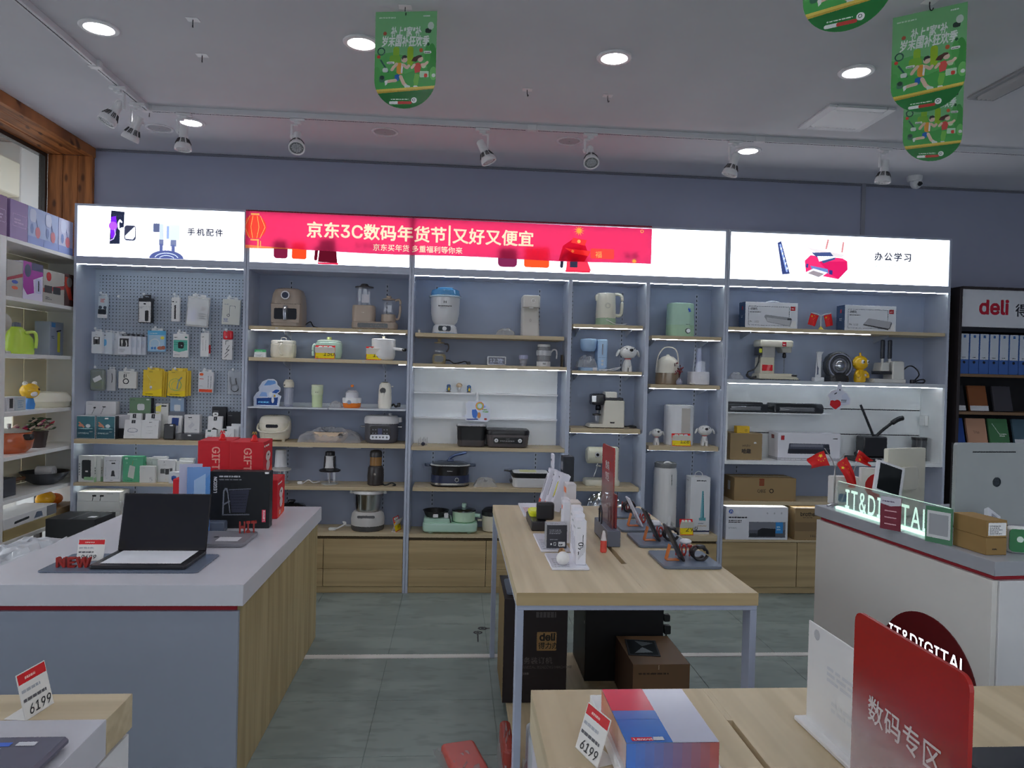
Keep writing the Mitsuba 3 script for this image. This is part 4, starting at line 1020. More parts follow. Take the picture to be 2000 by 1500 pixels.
PY = 5.455
hanging('card_reader', 'small pack with a black card reader, first on the top row of the drilled board', 'package', -2.544, 1.925, .066, .175, PY, .018, (206, 216, 222), [('r', 0, .0, 1, .17, PW), ('r', .04, .17, .9, .40, (30, 34, 40)), ('e', .25, .48, .012, .012, (60, 70, 80)), ('e', .75, .48, .012, .012, (60, 70, 80)), ('b', .25, .72, .5, .18, 3, (220, 120, 110))], hook='the small card reader pack', ry=2)
peg_hook(-2.415, 2.07, 5.44, None)
hanging('earpiece_box', 'black edged white box with a long black wireless earpiece', 'package', -2.237, 1.900, .098, .203, 5.43, .03, (30, 30, 33), [('r', .05, .02, .92, .86, PW), ('o', .1, .05, .84, .66, .006, (120, 122, 126)), ('R', .5, .06, .76, .50, .04, (34, 36, 40)), ('l', [(.62, .46), (.62, .5)], .012, (70, 72, 78)), ('r', .40, .74, .55, .80, INK), ('b', .12, .58, .35, .08, 3, SOFT)], rz=-4, hook='the black edged earpiece box', tab=(34, 34, 37), tab_h=.028)
hanging('stylus_box', 'slim white box with a black stick printed down the middle, on the top row', 'package', -2.035, 1.917, .058, .19, PY, .02, PW, [('r', .36, .10, .56, .68, (32, 34, 38)), ('r', .1, .80, .3, .85, INK), ('b', .5, .80, .3, .05, 1, INK)], hook='the slim white stick box')
t = hanging('charger_blister', 'wide clear blister pack with a white charger and grey lines, slightly tilted', 'package', -1.880, 1.876, .158, .235, 5.44, .008, (206, 206, 204), [('r', .02, .62, .98, .98, (220, 220, 218)), ('t', .42, .76, .08, 'E5', INK), ('r', .06, .17, .46, .58, (206, 204, 220)), ('r', .26, .17, .42, .58, (188, 184, 214)), ('r', .18, .50, .26, .54, INK), ('r', .54, .42, .86, .45, (80, 80, 84)), ('r', .54, .35, .86, .38, (80, 80, 84)), ('r', .54, .28, .86, .31, (80, 80, 84)), ('u', .72, .62, .06, .035, (160, 120, 100)), ('e', .66, .13, .024, .012, PW)], ry=4, hook='the wide charger blister')
t.part('blister', [(pill(.15, .018, .20, .012, .008, .006), (220, 224, 226))], 'film', smooth=40)
hanging('cable_box', 'pale box printed with a white cable loop, last on the top row', 'package', -1.639, 1.901, .124, .201, 5.43, .03, (214, 215, 206), [('l', [(.42, .40), (.42, .74), (.72, .74), (.72, .66)], .008, (130, 132, 136)), ('u', .36, .36, .06, .035, (110, 112, 116)), ('b', .1, .10, .3, .16, 4, (120, 130, 170)), ('b', .1, .78, .4, .06, 1, SOFT)], [('r', 0, .3, 1, .68, (150, 150, 150))], rz=5, ry=2, hook='the pale cable loop box')
for k in range(4):
    hanging('adapter_box', ('front white box with a socket adapter photo, first hook of the middle row', 'white box with a blue arc just behind the socket adapter box', 'third white box back in the stack on the first middle hook', 'white box at the back of the first middle hook')[k], 'package', -2.545 + .033 * k + (.02 if k else 0), 1.670 - .003 * k, .076, .172, 5.385 + .034 * k, .026, (226, 230, 234) if k != 1 else (216, 224, 232), [[('r', .18, .42, .78, .76, (84, 84, 86)), ('r', .38, .46, .56, .64, (30, 30, 32)), ('R', .30, .66, .66, .74, .01, PW), ('b', .35, .86, .3, .03, 1, SOFT)], [('p', [(.2, .35), (.2, .72), (.45, .66), (.5, .54), (.45, .42)], (110, 180, 220)), ('r', .2, .86, .4, .9, INK)], [('b', .2, .7, .5, .1, 2, SOFT)], [('b', .2, .7, .5, .1, 2, SOFT)]][k], hook='the adapter boxes' if k == 0 else None, rz=-3)
for k in range(4):
    hanging('cable_pack', ('front white pack with a black cable photo, second hook of the middle row', 'white pack right behind the black photo cable pack', 'third white pack on the second middle hook', 'rearmost white pack on the second middle hook')[k], 'package', -2.357 + .022 * k, 1.668, .088, .150, 5.385 + .03 * k, .024, (224, 228, 236), [('r', .14, .42, .84, .86, (50, 50, 54)), ('r', .26, .62, .38, .78, PW), ('l', [(.32, .62), (.32, .46)], .02, PW), ('l', [(.62, .74), (.70, .55), (.66, .44)], .03, PW), ('b', .1, .12, .5, .2, 4, SOFT)] if k == 0 else [('r', .1, .4, .9, .8, (206, 212, 222))], hook='the stack of white cable packs' if k == 0 else None, tab=(40, 40, 44))
hanging('cup_warmer_pack', 'light blue bag with a clear round dish and a yellow dot', 'package', -2.163, 1.695, .126, .169, PY, .012, (140, 188, 222), [('r', 0, .80, 1, 1, (96, 178, 220)), ('r', .08, .06, .92, .78, (176, 206, 226)), ('u', .4, .38, .24, .20, (214, 222, 228)), ('e', .82, .66, .014, .011, (236, 226, 90)), ('e', .70, .17, .02, .013, (176, 110, 90)), ('e', .88, .19, .014, .014, (166, 96, 80)), ('R', .2, .1, .32, .22, .02, (70, 130, 196)), ('R', .36, .1, .48, .22, .02, (70, 130, 196)), ('b', .12, .85, .6, .06, 1, (230, 242, 248))], hook='the light blue bag')
hanging('watch_strap_box', 'white and sea green box with a small black gadget', 'package', -1.995, 1.658, .106, .187, PY, .02, PW, [('r', .04, .34, .96, .74, (88, 176, 158)), ('p', [(.04, .34), (.04, .28), (.4, .22), (.96, .31), (.96, .36)], (88, 176, 158)), ('r', .08, .62, .92, .645, (60, 136, 122)), ('r', .08, .54, .92, .565, (60, 136, 122)), ('R', .34, .38, .72, .66, .06, (34, 38, 40)), ('c', .58, .50, .03, (150, 156, 160)), ('b', .08, .84, .25, .05, 1, INK), ('R', .78, .83, .95, .89, .02, (44, 110, 96)), ('b', .1, .08, .4, .06, 1, SOFT)], hook='the sea green box')
hanging('cable_sleeve', 'narrow white box with two thin grey cables and a red edge', 'package', -1.826, 1.666, .062, .191, PY, .03, PW, [('r', .28, .25, .33, .72, (176, 176, 178)), ('r', .62, .25, .67, .72, (176, 176, 178)), ('b', .15, .82, .4, .05, 1, INK)], right=[('r', 0, .15, 1, .5, (206, 50, 56))], rz=-8, hook='the narrow white cable box')
t = Thing('screwdriver_bottle', 'white bottle pack with a red cap at the end of the middle row', 'package', -1.661, 5.44, 1.646)
t.part('carton', [(box(-.036, .036, 0, .035, 0, .148, .002), (228, 226, 224))] + prints([('r', 0, 0, 1, .02, (30, 30, 32)), ('l', [(.3, .3), (.7, .5), (.4, .5), (.7, .72)], .014, (60, 60, 64)), ('l', [(.25, .12), (.6, .3)], .014, (60, 60, 64)), ('l', [(.35, .78), (.35, .94), (.6, .94)], .014, (60, 60, 64))], .072, .148, face(-.036, 0, 0)) + prints([('r', .2, .5, .5, .7, (30, 30, 32))], .035, .148, frame((.036, 0, 0), (0, 1, 0), (0, 0, 1))), 'card')
t.part('cap', [(mv(pill(.070, .036, .066, .016, .014), 0, .0175, .1485), (206, 26, 36))], 'gloss', smooth=40)
t.part('mark', prints([('t', .3, .2, .5, 'e', (240, 240, 240))], .07, .05, face(-.035, -.0008, .15)), 'card')
peg_hook(-1.661, 1.852, 5.43, 'the red capped bottle pack')
t = Thing('headlamp_bubble', 'rounded clear bubble pack with a yellow green coil and a white card', 'package', -2.549, 5.42, 1.404)
t.part('bubble', [(pill(.104, .036, .155, .045, .016, n=8), (150, 160, 150))], 'tinted_film', smooth=45)
t.part('coil', [(tube([(.035 * math.cos(a), .006 * math.sin(3 * a), .045 + .022 * math.sin(a)) for a in np.linspace(0, 6.2, 14)], .006, 7), (168, 190, 70)), (tube([(.04 * math.cos(a), .004, .10 + .028 * math.sin(a)) for a in np.linspace(0, 3.2, 10)], .010, 7), (30, 32, 34))], smooth=True)
t.part('card', [(mv(box(-.028, .028, -.0215, -.0205, -.016, .016), .004, 0, .085, ry=-28), PW)], 'card')
peg_hook(-2.549, 1.562, 5.40, 'the yellow green coil bubble')
hanging('sound_box', 'white box behind the coil bubble with a dark curved line', 'package', -2.485, 1.404, .06, .172, 5.475, .02, (212, 214, 216), [('l', [(.6, .8), (.68, .6), (.6, .4)], .016, (40, 42, 46))])
hanging('ring_box', 'white cube box with a black finger ring picture, bottom row of the drilled board', 'package', -2.360, 1.424, .122, .141, 5.45, .03, (228, 228, 222), [('u', .42, .42, .17, .115, (50, 50, 54)), ('r', .30, .62, .36, .84, INK), ('r', .40, .66, .45, .84, INK), ('b', .3, .9, .4, .04, 1, INK)], rz=4, hook='the finger ring box')
for k in range(3):
    hanging('yellow_pouch', ('front yellow pouch of the left pair of stacks with a small white cap', 'second yellow pouch in the left yellow stack', 'rear yellow pouch in the left yellow stack')[k], 'package', -2.178 + .009 * k, 1.374 - .004 * k, .134, .204, 5.43 + .016 * k, .008, (228, 196, 60), [('p', [(0, 0), (0, .14), (.5, .2), (1, .3), (1, 0)], (240, 208, 20)), ('c', .42, .34, .05, (224, 224, 222)), ('r', .38, .26, .46, .32, (170, 176, 190)), ('b', .3, .92, .3, .03, 1, (120, 110, 60)), ('l', [(.2, .8), (.4, .6), (.36, .4)], .006, (240, 226, 150)), ('b', .15, .06, .6, .04, 1, (90, 80, 30))] if k == 0 else (), tab=(236, 206, 60), hook='the left yellow pouches' if k == 0 else None, ry=1 + k)
for k in range(3):
    hanging('green_cord_pouch', ('front yellow pouch of the right stack with a green cord inside', 'second yellow pouch in the right yellow stack', 'rear yellow pouch in the right yellow stack')[k], 'package', -2.012 + .014 * k, 1.374 + .003 * k, .126, .20, 5.43 + .016 * k, .008, (226, 194, 64), [('p', [(0, 0), (0, .1), (.5, .16), (1, .24), (1, 0)], (240, 208, 20)), ('u', .42, .46, .24, .225, (110, 170, 110)), ('u', .5, .42, .20, .187, (120, 176, 120)), ('p', [(.56, .62), (.62, .58), (.80, .74), (.76, .78)], (120, 140, 150)), ('p', [(.5, .3), (.58, .28), (.62, .56), (.56, .58)], (130, 150, 150)), ('b', .2, .93, .4, .03, 1, (120, 110, 60)), ('b', .15, .05, .6, .04, 1, (90, 80, 30))] if k == 0 else (), tab=(236, 206, 60), hook='the right yellow pouches' if k == 0 else None, ry=2 - k)
hanging('orange_band_box', 'white box with an orange band, an orange badge and two white cables', 'package', -1.812, 1.406, .104, .167, 5.45, .03, (222, 222, 224), [('r', .06, .02, .94, .16, (224, 78, 46)), ('e', .2, .88, .014, .010, (226, 96, 50)), ('l', [(.66, .22), (.66, .8)], .014, (150, 152, 156)), ('l', [(.84, .22), (.84, .8)], .014, (150, 152, 156)), ('b', .08, .64, .35, .07, 1, (206, 90, 60)), ('b', .08, .3, .3, .05, 1, SOFT)], rz=4, hook='the orange banded box', ry=1)
t = Thing('cable_bag', 'clear zip bag holding a coiled black cable, last on the bottom row', 'package', -1.614, 5.47, 1.396)
t.part('bag', [(pill(.098, .014, .178, .006, .006), (214, 218, 222))], 'film', smooth=40)
t.part('cable', [(tube([(.026 * math.cos(a) + .004, -.001 * a / 3, .048 + .026 * math.sin(a)) for a in np.linspace(0, 12.4, 26)], .0042, 7), (34, 36, 40)), (tube([(-.02, -.002, .07), (-.030, -.002, .10), (-.03, -.002, .125)], .005, 7), (34, 36, 40)), (tube([(.018, -.002, .075), (.012, -.002, .10), (.01, -.002, .12)], .006, 7), (34, 36, 40))], smooth=True)
peg_hook(-1.614, 1.567, 5.455, 'the clear bag with a black cable')

# ---- standing on the upper wooden board of the first unit (top at 1.073)
Z = 1.0735
carton('earphone_box', 'white earphone box printed with two black earbuds, standing behind two swimming boxes', 'package', -2.522, Z + .155, .208, .10, .06, 5.41, (226, 226, 226), [('r', .26, .50, .34, .60, (40, 40, 44)), ('l', [(.30, .5), (.2, .06)], .01, (90, 90, 94)), ('r', .56, .58, .66, .66, (40, 40, 44)), ('l', [(.6, .58), (.5, .06)], .01, (90, 90, 94)), ('b', .06, .78, .18, .05, 1, SOFT)])
carton('shipping_box', 'dark box under the white earphone box, hidden behind the swimming boxes', 'package', -2.515, Z, .22, .1535, .08, 5.42, (60, 60, 64))
SW = [('r', .03, .025, .97, .975, (58, 104, 116)), ('r', .03, .52, .97, .975, (70, 122, 132)), ('e', .25, .58, .018, .010, (206, 146, 120)), ('p', [(.1, .72), (.18, .74), (.46, .52), (.38, .46)], (206, 146, 120)), ('e', .62, .56, .016, .013, (214, 226, 230)), ('p', [(.03, .40), (.5, .46), (.97, .36), (.97, .025), (.03, .025)], (48, 92, 106)), ('t', .10, .21, .085, 'OPENEAR', (214, 232, 234), {'gap': 7.0, 'bold': 1}), ('b', .70, .30, .2, .035, 1, PW), ('e', .5, .44, .05, .004, (150, 196, 200))]
for k, x in enumerate((-2.562, -2.430)):
    carton('swim_earphone_box', ('blue green box with a swimmer, nearest the unit side', 'blue green box with a swimmer and a white price dot, beside its twin')[k], 'package', x, Z, .128, .160, .055, 5.285, (206, 212, 214), SW + ([('R', .46, .86, .66, .93, .02, PW)] if k else []), right=[('r', 0, 0, 1, 1, (40, 42, 46))])
carton('tilted_white_box', 'white box leaning on its corner beside the right swimming box', 'package', -2.362, Z + .07, .075, .095, .05, 5.36, (216, 216, 220), [('c', .4, .8, .015, INK)], rz=-12)
carton('dark_carton', 'black box half hidden under the leaning white box', 'package', -2.362, Z, .08, .0695, .07, 5.35, (34, 34, 38))
carton('earbud_display_box', 'green fronted earbud box with a white case printed on it', 'package', -2.271, Z + .172, .15, .112, .05, 5.46, (110, 138, 112), [('r', 0, 0, .94, 1, (112, 142, 112)), ('R', .36, .2, .70, .62, .12, (226, 228, 228)), ('r', .78, .86, .92, .94, PW), ('b', .06, .85, .3, .06, 1, (60, 90, 66))], right=[('r', 0, 0, 1, 1, (52, 54, 58))])
carton('support_box', 'grey box under the green fronted earbud box', 'package', -2.271, Z, .16, .1715, .05, 5.465, (120, 122, 126))


def upright_pack(name, label, x, w, h, y, d, lean=-12, front=(), col=PW, rz=0, z=None, mark=True, group=None):
    cmds = list(front)
    if mark:
        cmds += [('r', .40, .80, .62, .97, (40, 40, 44)), ('l', [(.51, .84), (.51, .93)], .008, (220, 220, 222))]
    return carton(name, label, 'package', x, Z if z is None else z, w, h, d, y, col, cmds, rx=lean, rz=rz, group=group)


upright_pack('bracelet_cable_box', 'white box printed with a ring of cable, in the front row of leaning packs', -2.258, .112, .135, 5.30, .022, -16, [('e', .5, .42, .034, .016, (150, 154, 166)), ('e', .5, .44, .028, .010, PW), ('e', .5, .38, .034, .010, (170, 174, 184)), ('e', .5, .40, .028, .007, PW), ('b', .3, .16, .4, .03, 1, SOFT)], rz=8)
upright_pack('manual_box', 'plain white box with three thin lines, in the front row beside the cable ring box', -2.140, .112, .132, 5.295, .03, -14, [('b', .28, .62, .4, .03, 1, SOFT), ('r', .28, .42, .7, .425, SOFT), ('b', .28, .28, .4, .03, 1, SOFT), ('r', .42, .86, .6, .89, INK), ('c', .8, .7, .02, SOFT)], rz=6, mark=False)
for k, (x, w) in enumerate(((-2.285, .10), (-2.155, .105))):
    upright_pack('marked_white_box', ('left white box with a black mark in the second row of leaning packs', 'right white box with a black mark in the second row of leaning packs')[k], x, w, .175, 5.375, .025, -10, rz=4)
carton('yellow_flap_box', 'white box with a yellow corner and a black slot, behind the leaning packs', 'package', -2.115, Z, .088, .247, .04, 5.45, (220, 220, 214), [('p', [(0, .78), (0, .90), (.45, .96), (.4, .76)], (232, 220, 110)), ('R', .45, .91, .85, .95, .01, (40, 40, 42)), ('r', 0, .62, .3, .72, (226, 216, 120))], right=[('r', 0, 0, 1, 1, (180, 180, 176))])
carton('blue_picture_box', 'clear fronted box with a pale blue picture, near the board', 'package', -2.016, Z + .19, .10, .10, .04, 5.465, (150, 170, 192), [('r', .04, .04, .96, .96, (150, 176, 204)), ('R', .3, .04, .75, .5, .08, (220, 226, 230)), ('r', .6, .84, .8, .92, PW)], right=[('r', 0, 0, 1, 1, (120, 130, 150))])
carton('grey_carton', 'grey box under the pale blue picture box', 'package', -2.016, Z, .11, .1895, .045, 5.465, (120, 126, 138))
upright_pack('blue_screen_box', 'white box with a dark blue screen picture, leaning in the second row', -2.003, .100, .165, 5.365, .022, -9, [('r', .30, .56, .80, .90, (34, 62, 128)), ('l', [(.3, .5), (.3, .25)], .01, (150, 170, 206)), ('l', [(.75, .5), (.72, .2)], .01, (150, 170, 206)), ('r', .55, .05, .75, .1, INK)], rz=-6, mark=False)
carton('black_pouch', 'black leather like pouch with a white sticker, at the front edge', 'pouch', -2.006, Z, .074, .11, .03, 5.29, (28, 28, 30), [('R', .55, .86, .85, .95, .01, PW), ('c', .7, .62, .02, (60, 60, 64))], rx=-6, mat='satin', bev=.006)
carton('charger_box', 'white box printed with a pale plug charger', 'package', -1.867, Z + .048, .104, .128, .06, 5.345, (222, 222, 222), [('p', [(.24, .34), (.42, .22), (.70, .46), (.5, .58)], (200, 200, 204)), ('r', .68, .16, .84, .2, SOFT), ('r', .26, .82, .5, .87, INK), ('b', .26, .72, .4, .04, 1, SOFT)], rz=3)
t = Thing('clear_box', 'low smoked clear box with a black gadget inside, under the plug charger box', 'package', -1.865, 5.335, Z)
t.part('shell', [(pill(.19, .09, .047, .006, .003), (70, 72, 78))], 'tinted_film', smooth=40)
t.part('gadget', [(pill(.12, .05, .02, .01, .005, .003), (26, 26, 28))])
t.part('label', [(box(-.01, .012, -.0462, -.0456, .03, .04), PW)], 'card')
upright_pack('speaker_cube_box', 'white box with a black cube printed and a black hang hole', -1.719, .10, .165, 5.37, .03, -8, [('p', [(.26, .40), (.44, .50), (.72, .42), (.72, .24), (.50, .14), (.28, .24)], (40, 40, 44)), ('R', .3, 1.0, .7, 1.16, .06, PW), ('R', .42, 1.06, .6, 1.10, .02, (60, 60, 62))], rz=3)
for k, (x, z0, w, h) in enumerate(((-1.72, 1.155, .10, .145), (-1.614, 1.19, .095, .11))):
    carton('black_box', ('left black box at the back of the board behind the cube picture box', 'right black box at the back of the board in the corner')[k], 'package', x, Z + .0 if k == 0 else Z, w, h + .085, .04, 5.47, (44, 44, 48), [('b', .1, .85, .4, .05, 1, (120, 120, 124))])
upright_pack('small_white_box', 'small white box with a green mark behind the red gift boxes', -1.722, .076, .075, 5.30, .02, -8, [('r', .2, .78, .5, .95, (60, 84, 78)), ('b', .2, .2, .5, .3, 3, SOFT)], mark=False)
for k in range(3):
    upright_pack('cable_card', ('front white card of the last stack behind the red gift boxes', 'middle white card of the last stack behind the red gift boxes', 'rear white card of the last stack, tallest of the three')[k], -1.605 + .022 * k, .085, .082 + .016 * k, 5.30 + .035 * k, .02, -10, [('r', .12, .78, .42, .93, (60, 84, 78)), ('l', [(.3, .1), (.6, .6)], .012, SOFT), ('l', [(.5, .1), (.8, .6)], .012, SOFT)] if k == 0 else (), mark=False, rz=5)
# ---- on the lower board (top at .768)
Z2 = .7685
for k in range(3):
    carton('phone_case_box', ('white and green window box with a dark phone case, at the front of its row', 'second white and green box behind the phone case box', 'third white and green box behind the phone case box')[k], 'package', -2.560 + .03 * k, Z2, .112, .185 - .002 * k, .028, 5.295 + .031 * k, (222, 226, 222), [('R', .22, .13, .80, .84, .05, (54, 58, 60)), ('r', .36, .08, .96, .2, (160, 206, 160)), ('r', .45, .38, .62, .44, (220, 222, 220)), ('b', .05, .25, .08, .5, 5, (90, 92, 96))] if k == 0 else (), right=[('r', 0, 0, 1, .18, (160, 206, 160)), ('b', .2, .3, .5, .3, 3, (90, 96, 92))], rz=-6)
carton('kraft_box', 'olive cardboard box showing behind the green window boxes', 'package', -2.44, Z2, .09, .135, .05, 5.45, (150, 138, 70))
for k in range(2):
    carton('bear_print_box', ('tall white box with a small dark figure drawn in a frame', 'tall white box just behind the framed figure box')[k], 'package', -2.392 + .022 * k, Z2, .112, .178 + .004 * k, .03, 5.305 + .034 * k, (222, 226, 230), [('o', .12, .14, .9, .84, .004, (120, 130, 140)), ('R', .44, .70, .66, .75, .01, (40, 42, 46)), ('e', .55, .36, .010, .016, (60, 62, 66)), ('p', [(.42, .22), (.48, .34), (.62, .34), (.70, .22)], (60, 62, 66)), ('b', .3, .82, .5, .04, 1, (90, 92, 96)), ('b', .4, .05, .25, .03, 1, (60, 60, 64))] if k == 0 else (), rz=4, rx=-5)
carton('green_power_box', 'mint green box printed with a white power bank', 'package', -2.258, Z2, .138, .182, .05, 5.325, (96, 184, 142), [('p', [(.24, .2), (.34, .66), (.62, .6), (.54, .12)], (214, 224, 214)), ('l', [(.46, .66), (.5, .82)], .01, (170, 180, 110)), ('R', .1, .88, .25, .95, .02, (190, 226, 206)), ('c', .2, .74, .03, (150, 210, 180)), ('r', .82, .36, .94, .44, (206, 226, 216)), ('b', .1, .05, .4, .04, 1, (40, 110, 80)), ('b', .5, .88, .3, .04, 1, (160, 216, 190))], right=[('r', 0, 0, 1, 1, (74, 156, 118))])
carton('plain_square_box', 'square plain white box with a thin 5 drawn at its corner', 'package', -2.147, Z2, .106, .118, .03, 5.295, (228, 230, 226), [('t', .62, .08, .34, '5', (176, 178, 182)), ('b', .1, .86, .4, .04, 1, SOFT)])
carton('tag_box', 'white box half hidden behind the square plain box', 'package', -2.160, Z2, .09, .165, .03, 5.40, (224, 226, 224), [('r', .5, .7, .55, .85, SOFT), ('b', .3, .9, .5, .04, 1, SOFT)])
carton('camera_pair_box', 'white box with a row of dark square pictures', 'package', -2.038, Z2, .125, .158, .04, 5.345, (224, 226, 226), [('r', .18, .38, .42, .60, (84, 88, 88)), ('r', .44, .34, .66, .60, (60, 64, 66)), ('r', .70, .44, .84, .62, (70, 74, 76)), ('c', .38, .90, .02, INK), ('b', .3, .76, .3, .03, 1, SOFT), ('c', .5, .12, .012, (206, 160, 60))])
carton('white_gadget_box', 'white box with small black lettering, last on the lower board', 'package', -1.914, Z2, .112, .148, .04, 5.345, (226, 228, 226), [('c', .3, .86, .02, INK), ('b', .2, .70, .4, .04, 1, SOFT)])
carton('blue_lid_box', 'small white box printed with a round blue jar, in front of the row', 'package', -1.955, Z2, .09, .08, .05, 5.285, (222, 226, 232), [('e', .42, .42, .018, .020, (36, 66, 142)), ('r', .22, .42, .62, .56, (36, 66, 142)), ('e', .42, .58, .018, .008, (70, 100, 170))], right=[('r', .2, 0, .7, 1, (176, 200, 220))], rz=-8)
for k in range(2):
    carton('spare_white_box', ('white box lying on top of the camera picture box row', 'white box lying on top of the last gadget box')[k], 'package', (-2.09, -1.905)[k], Z2 + .1582 if k == 0 else Z2 + .1482, .10, .02, .035, 5.36, (214, 216, 216))
# ---- on the deck (top at .43)
Z3 = .4305
for k in range(4):
    carton('wired_earphone_box', ('topmost white carton of the stack beside the side wall, two black earphones on its face', 'second white carton of the earphone stack', 'third white carton of the earphone stack', 'lowest white carton of the earphone stack')[k], 'package', -2.478, Z3 + .203 - .0675 * k, .29 if k else .285, .067 if k else .0665, .16, 5.30, (222, 226, 222), [('r', .36, .5, .45, .68, (40, 40, 42)), ('l', [(.38, .5), (.36, .05)], .03, (60, 60, 64)), ('r', .54, .5, .63, .68, (40, 40, 42)), ('l', [(.56, .5), (.54, .05)], .03, (60, 60, 64)), ('b', .7, .8, .2, .1, 1, SOFT)] if k == 0 else (), right=[('t', .4, .3, .5, '8B8', (90, 92, 92))], top=[('r', .04, .44, .9, .5, (90, 92, 96)), ('R', .3, .42, .55, .6, .04, PW)] if k == 0 else ())
carton('computer_carton', 'large black carton standing between the counter and the window shelf', 'carton', -2.385, 0.001, .30, .62, .26, 4.74, (24, 24, 26), top=[('r', .46, .0, .50, 1, (70, 70, 74)), ('r', .74, .25, .9, .42, (220, 220, 222))], right=[('b', .25, .85, .3, .03, 1, (150, 150, 154))], rz=-3)
# ------------------------------------------------------------------ kitchen appliances in the second unit
CREAM, MINT, TAUPE = (232, 226, 206), (190, 222, 204), (160, 146, 132)


def cord(pts, r=.003, col=(30, 30, 32)):
    return tube(pts, r, 7), col


def price_tag(label, x, z, w, h, y, num, small=False, lean=-14, rz=0):
    """Yellow and red shelf price card standing on its folded foot."""
    t = Thing('price_card', label, 'price tag', x, y, z, rz)
    c, s_ = math.cos(math.radians(lean)), -math.sin(math.radians(lean))
    M = mat4(rx=lean)
    P = [('r', 0, 0, 1, 1, (216, 40, 40)), ('r', .02, .04, .98, .62, (246, 218, 24)), ('R', .16, .66, .36, .95, .06, (226, 232, 226)), ('R', .40, .66, .62, .95, .06, (214, 236, 214)), ('R', .66, .66, .86, .95, .06, (222, 226, 236)), ('b', .20, .72, .13, .16, 1, (90, 60, 110)), ('b', .44, .72, .15, .16, 1, (30, 130, 70)), ('b', .70, .72, .12, .16, 1, (70, 70, 140)),
         ('t', .40, .22, .42, num, (60, 50, 30), {'slant': .15}), ('b', .08, .52, .2, .05, 1, (120, 100, 30)), ('b', .06, .1, .14, .06, 1, (120, 100, 30))]
    t.part('card', [((lambda g: (g[0] @ M[:3, :3].T, g[1]))(box(-w / 2, w / 2, 0, .0012, 0, h)), (240, 236, 226))], 'card')
    t.part('print', [((g[0] @ M[:3, :3].T, g[1]), col) for g, col in prints(P, w, h, face(-w / 2, 0, 0), .0004)], 'card')
    t.part('foot', [(box(-w / 2, w / 2, .002, h * .3, .0002, .0012), (240, 236, 226)), ((lambda g: (g[0] @ mat4(y=h * .3, rx=24)[:3, :3].T + mat4(y=h * .3)[:3, 3], g[1]))(box(-w / 2, w / 2, -.0012, 0, 0.001, h * .92)), (236, 230, 220))], 'card')
    return t


# top shelf: air fryer, food blender set, glass kettle
S1 = 1.8925
t = Thing('air_fryer', 'taupe air fryer with a round dial and black window', 'air fryer', -1.217, 5.40, S1)
t.part('housing', [(body([(0, .20, .20, .045), (.006, .216, .22, .05), (.06, .224, .226, .055), (.17, .222, .224, .055), (.235, .208, .212, .06), (.268, .186, .19, .07), (.279, .13, .14, .06)]), TAUPE)])
t.part('drawer', [(body([(.03, .20, .018, .008, 0, -.108), (.16, .205, .018, .008, 0, -.107)]), TAUPE)])
t.part('window', [(mv(plate(sbox(-.078, .052, .078, .130).buffer(-.01).buffer(.01), .002), y=-.1195), (14, 14, 16))], 'gloss')
t.part('handle', [(body([(.048, .024, .02, .008, 0, -.126), (.10, .026, .026, .009, 0, -.134), (.148, .030, .018, .008, 0, -.122)]), (200, 200, 204))], 'chrome', smooth=40)
t.part('seam', [(box(-.104, .104, -.1135, -.112, .160, .163), (96, 86, 78))], 'paint')
d = t.part('dial', [(mv(lathe([(0, 0), (.026, 0), (.030, .004), (.030, .012), (0, .012)][::-1][::-1], 28), 0, -.121, .222, rx=90), (222, 222, 224))])
t.part('dial_face', [(mv(lathe([(0, 0), (.022, 0), (.022, .0135), (0, .0135)], 28), 0, -.121, .222, rx=90), (50, 56, 72))], 'gloss', smooth=40, under=d)
t.part('cord', [cord([(.10, .05, .02), (.14, .06, .05), (.17, .03, .015), (.21, .04, .005)], .004)], smooth=True)

t = Thing('blender_set', 'taupe food maker with a tall clear cup and black control strip', 'blender', -.60, 5.39, S1)
t.part('base', [(body([(.004, .31, .14, .03), (.012, .326, .15, .035), (.05, .322, .146, .035), (.056, .31, .135, .03)]), TAUPE)])
t.part('foot', [(body([(0, .30, .13, .03), (.005, .31, .14, .03)]), (40, 38, 38))])
t.part('control_strip', [(mv(plate(sbox(-.115, .012, .10, .044).buffer(-.008).buffer(.008), .003), y=-.0765), (16, 16, 18))], 'gloss')
for k in range(6):
    t.part('button', [(mv(lathe([(0, 0), (.005, 0), (.005, .002), (0, .002)], 10), -.02 + .018 * k, -.077, .028, rx=90), (120, 110, 100))])
m = t.part('motor_block', [(body([(.055, .160, .13, .04, -.08), (.12, .164, .134, .042, -.08), (.168, .160, .13, .042, -.08), (.174, .15, .12, .04, -.08)]), (176, 160, 144))])
t.part('badge', prints([('b', .1, .1, .8, .6, 1, (236, 232, 226))], .03, .01, face(-.095, -.0665, .118)), 'card', under=m)
c = t.part('cup', [(mv(shell([(.066, .174), (.070, .20), (.072, .30), (.066, .306)], 26), -.08), (230, 230, 232))], 'glass', smooth=40)
t.part('lid', [(mv(lathe([(0, .303), (.066, .303), (.068, .310), (.03, .318), (.024, .33), (.014, .333), (0, .333)], 24), -.08), (60, 58, 58))], under=c)
t.part('label', [(mv(box(-.03, .022, -.0705, -.0698, .19, .25), -.06), (206, 206, 214))], 'card', under=c)
k2 = Thing('glass_kettle', 'small glass health kettle with a taupe base and handle, on the food maker', 'kettle', -.503, 5.39, S1 + .0585)
k2.part('base', [(lathe([(0, 0), (.05, 0), (.054, .006), (.052, .05), (.05, .056), (0, .056)], 26), (176, 160, 144))])
k2.part('jug', [(shell([(.05, .0565), (.055, .08), (.05, .14), (.044, .162)], 26), (230, 230, 230))], 'glass', smooth=40)
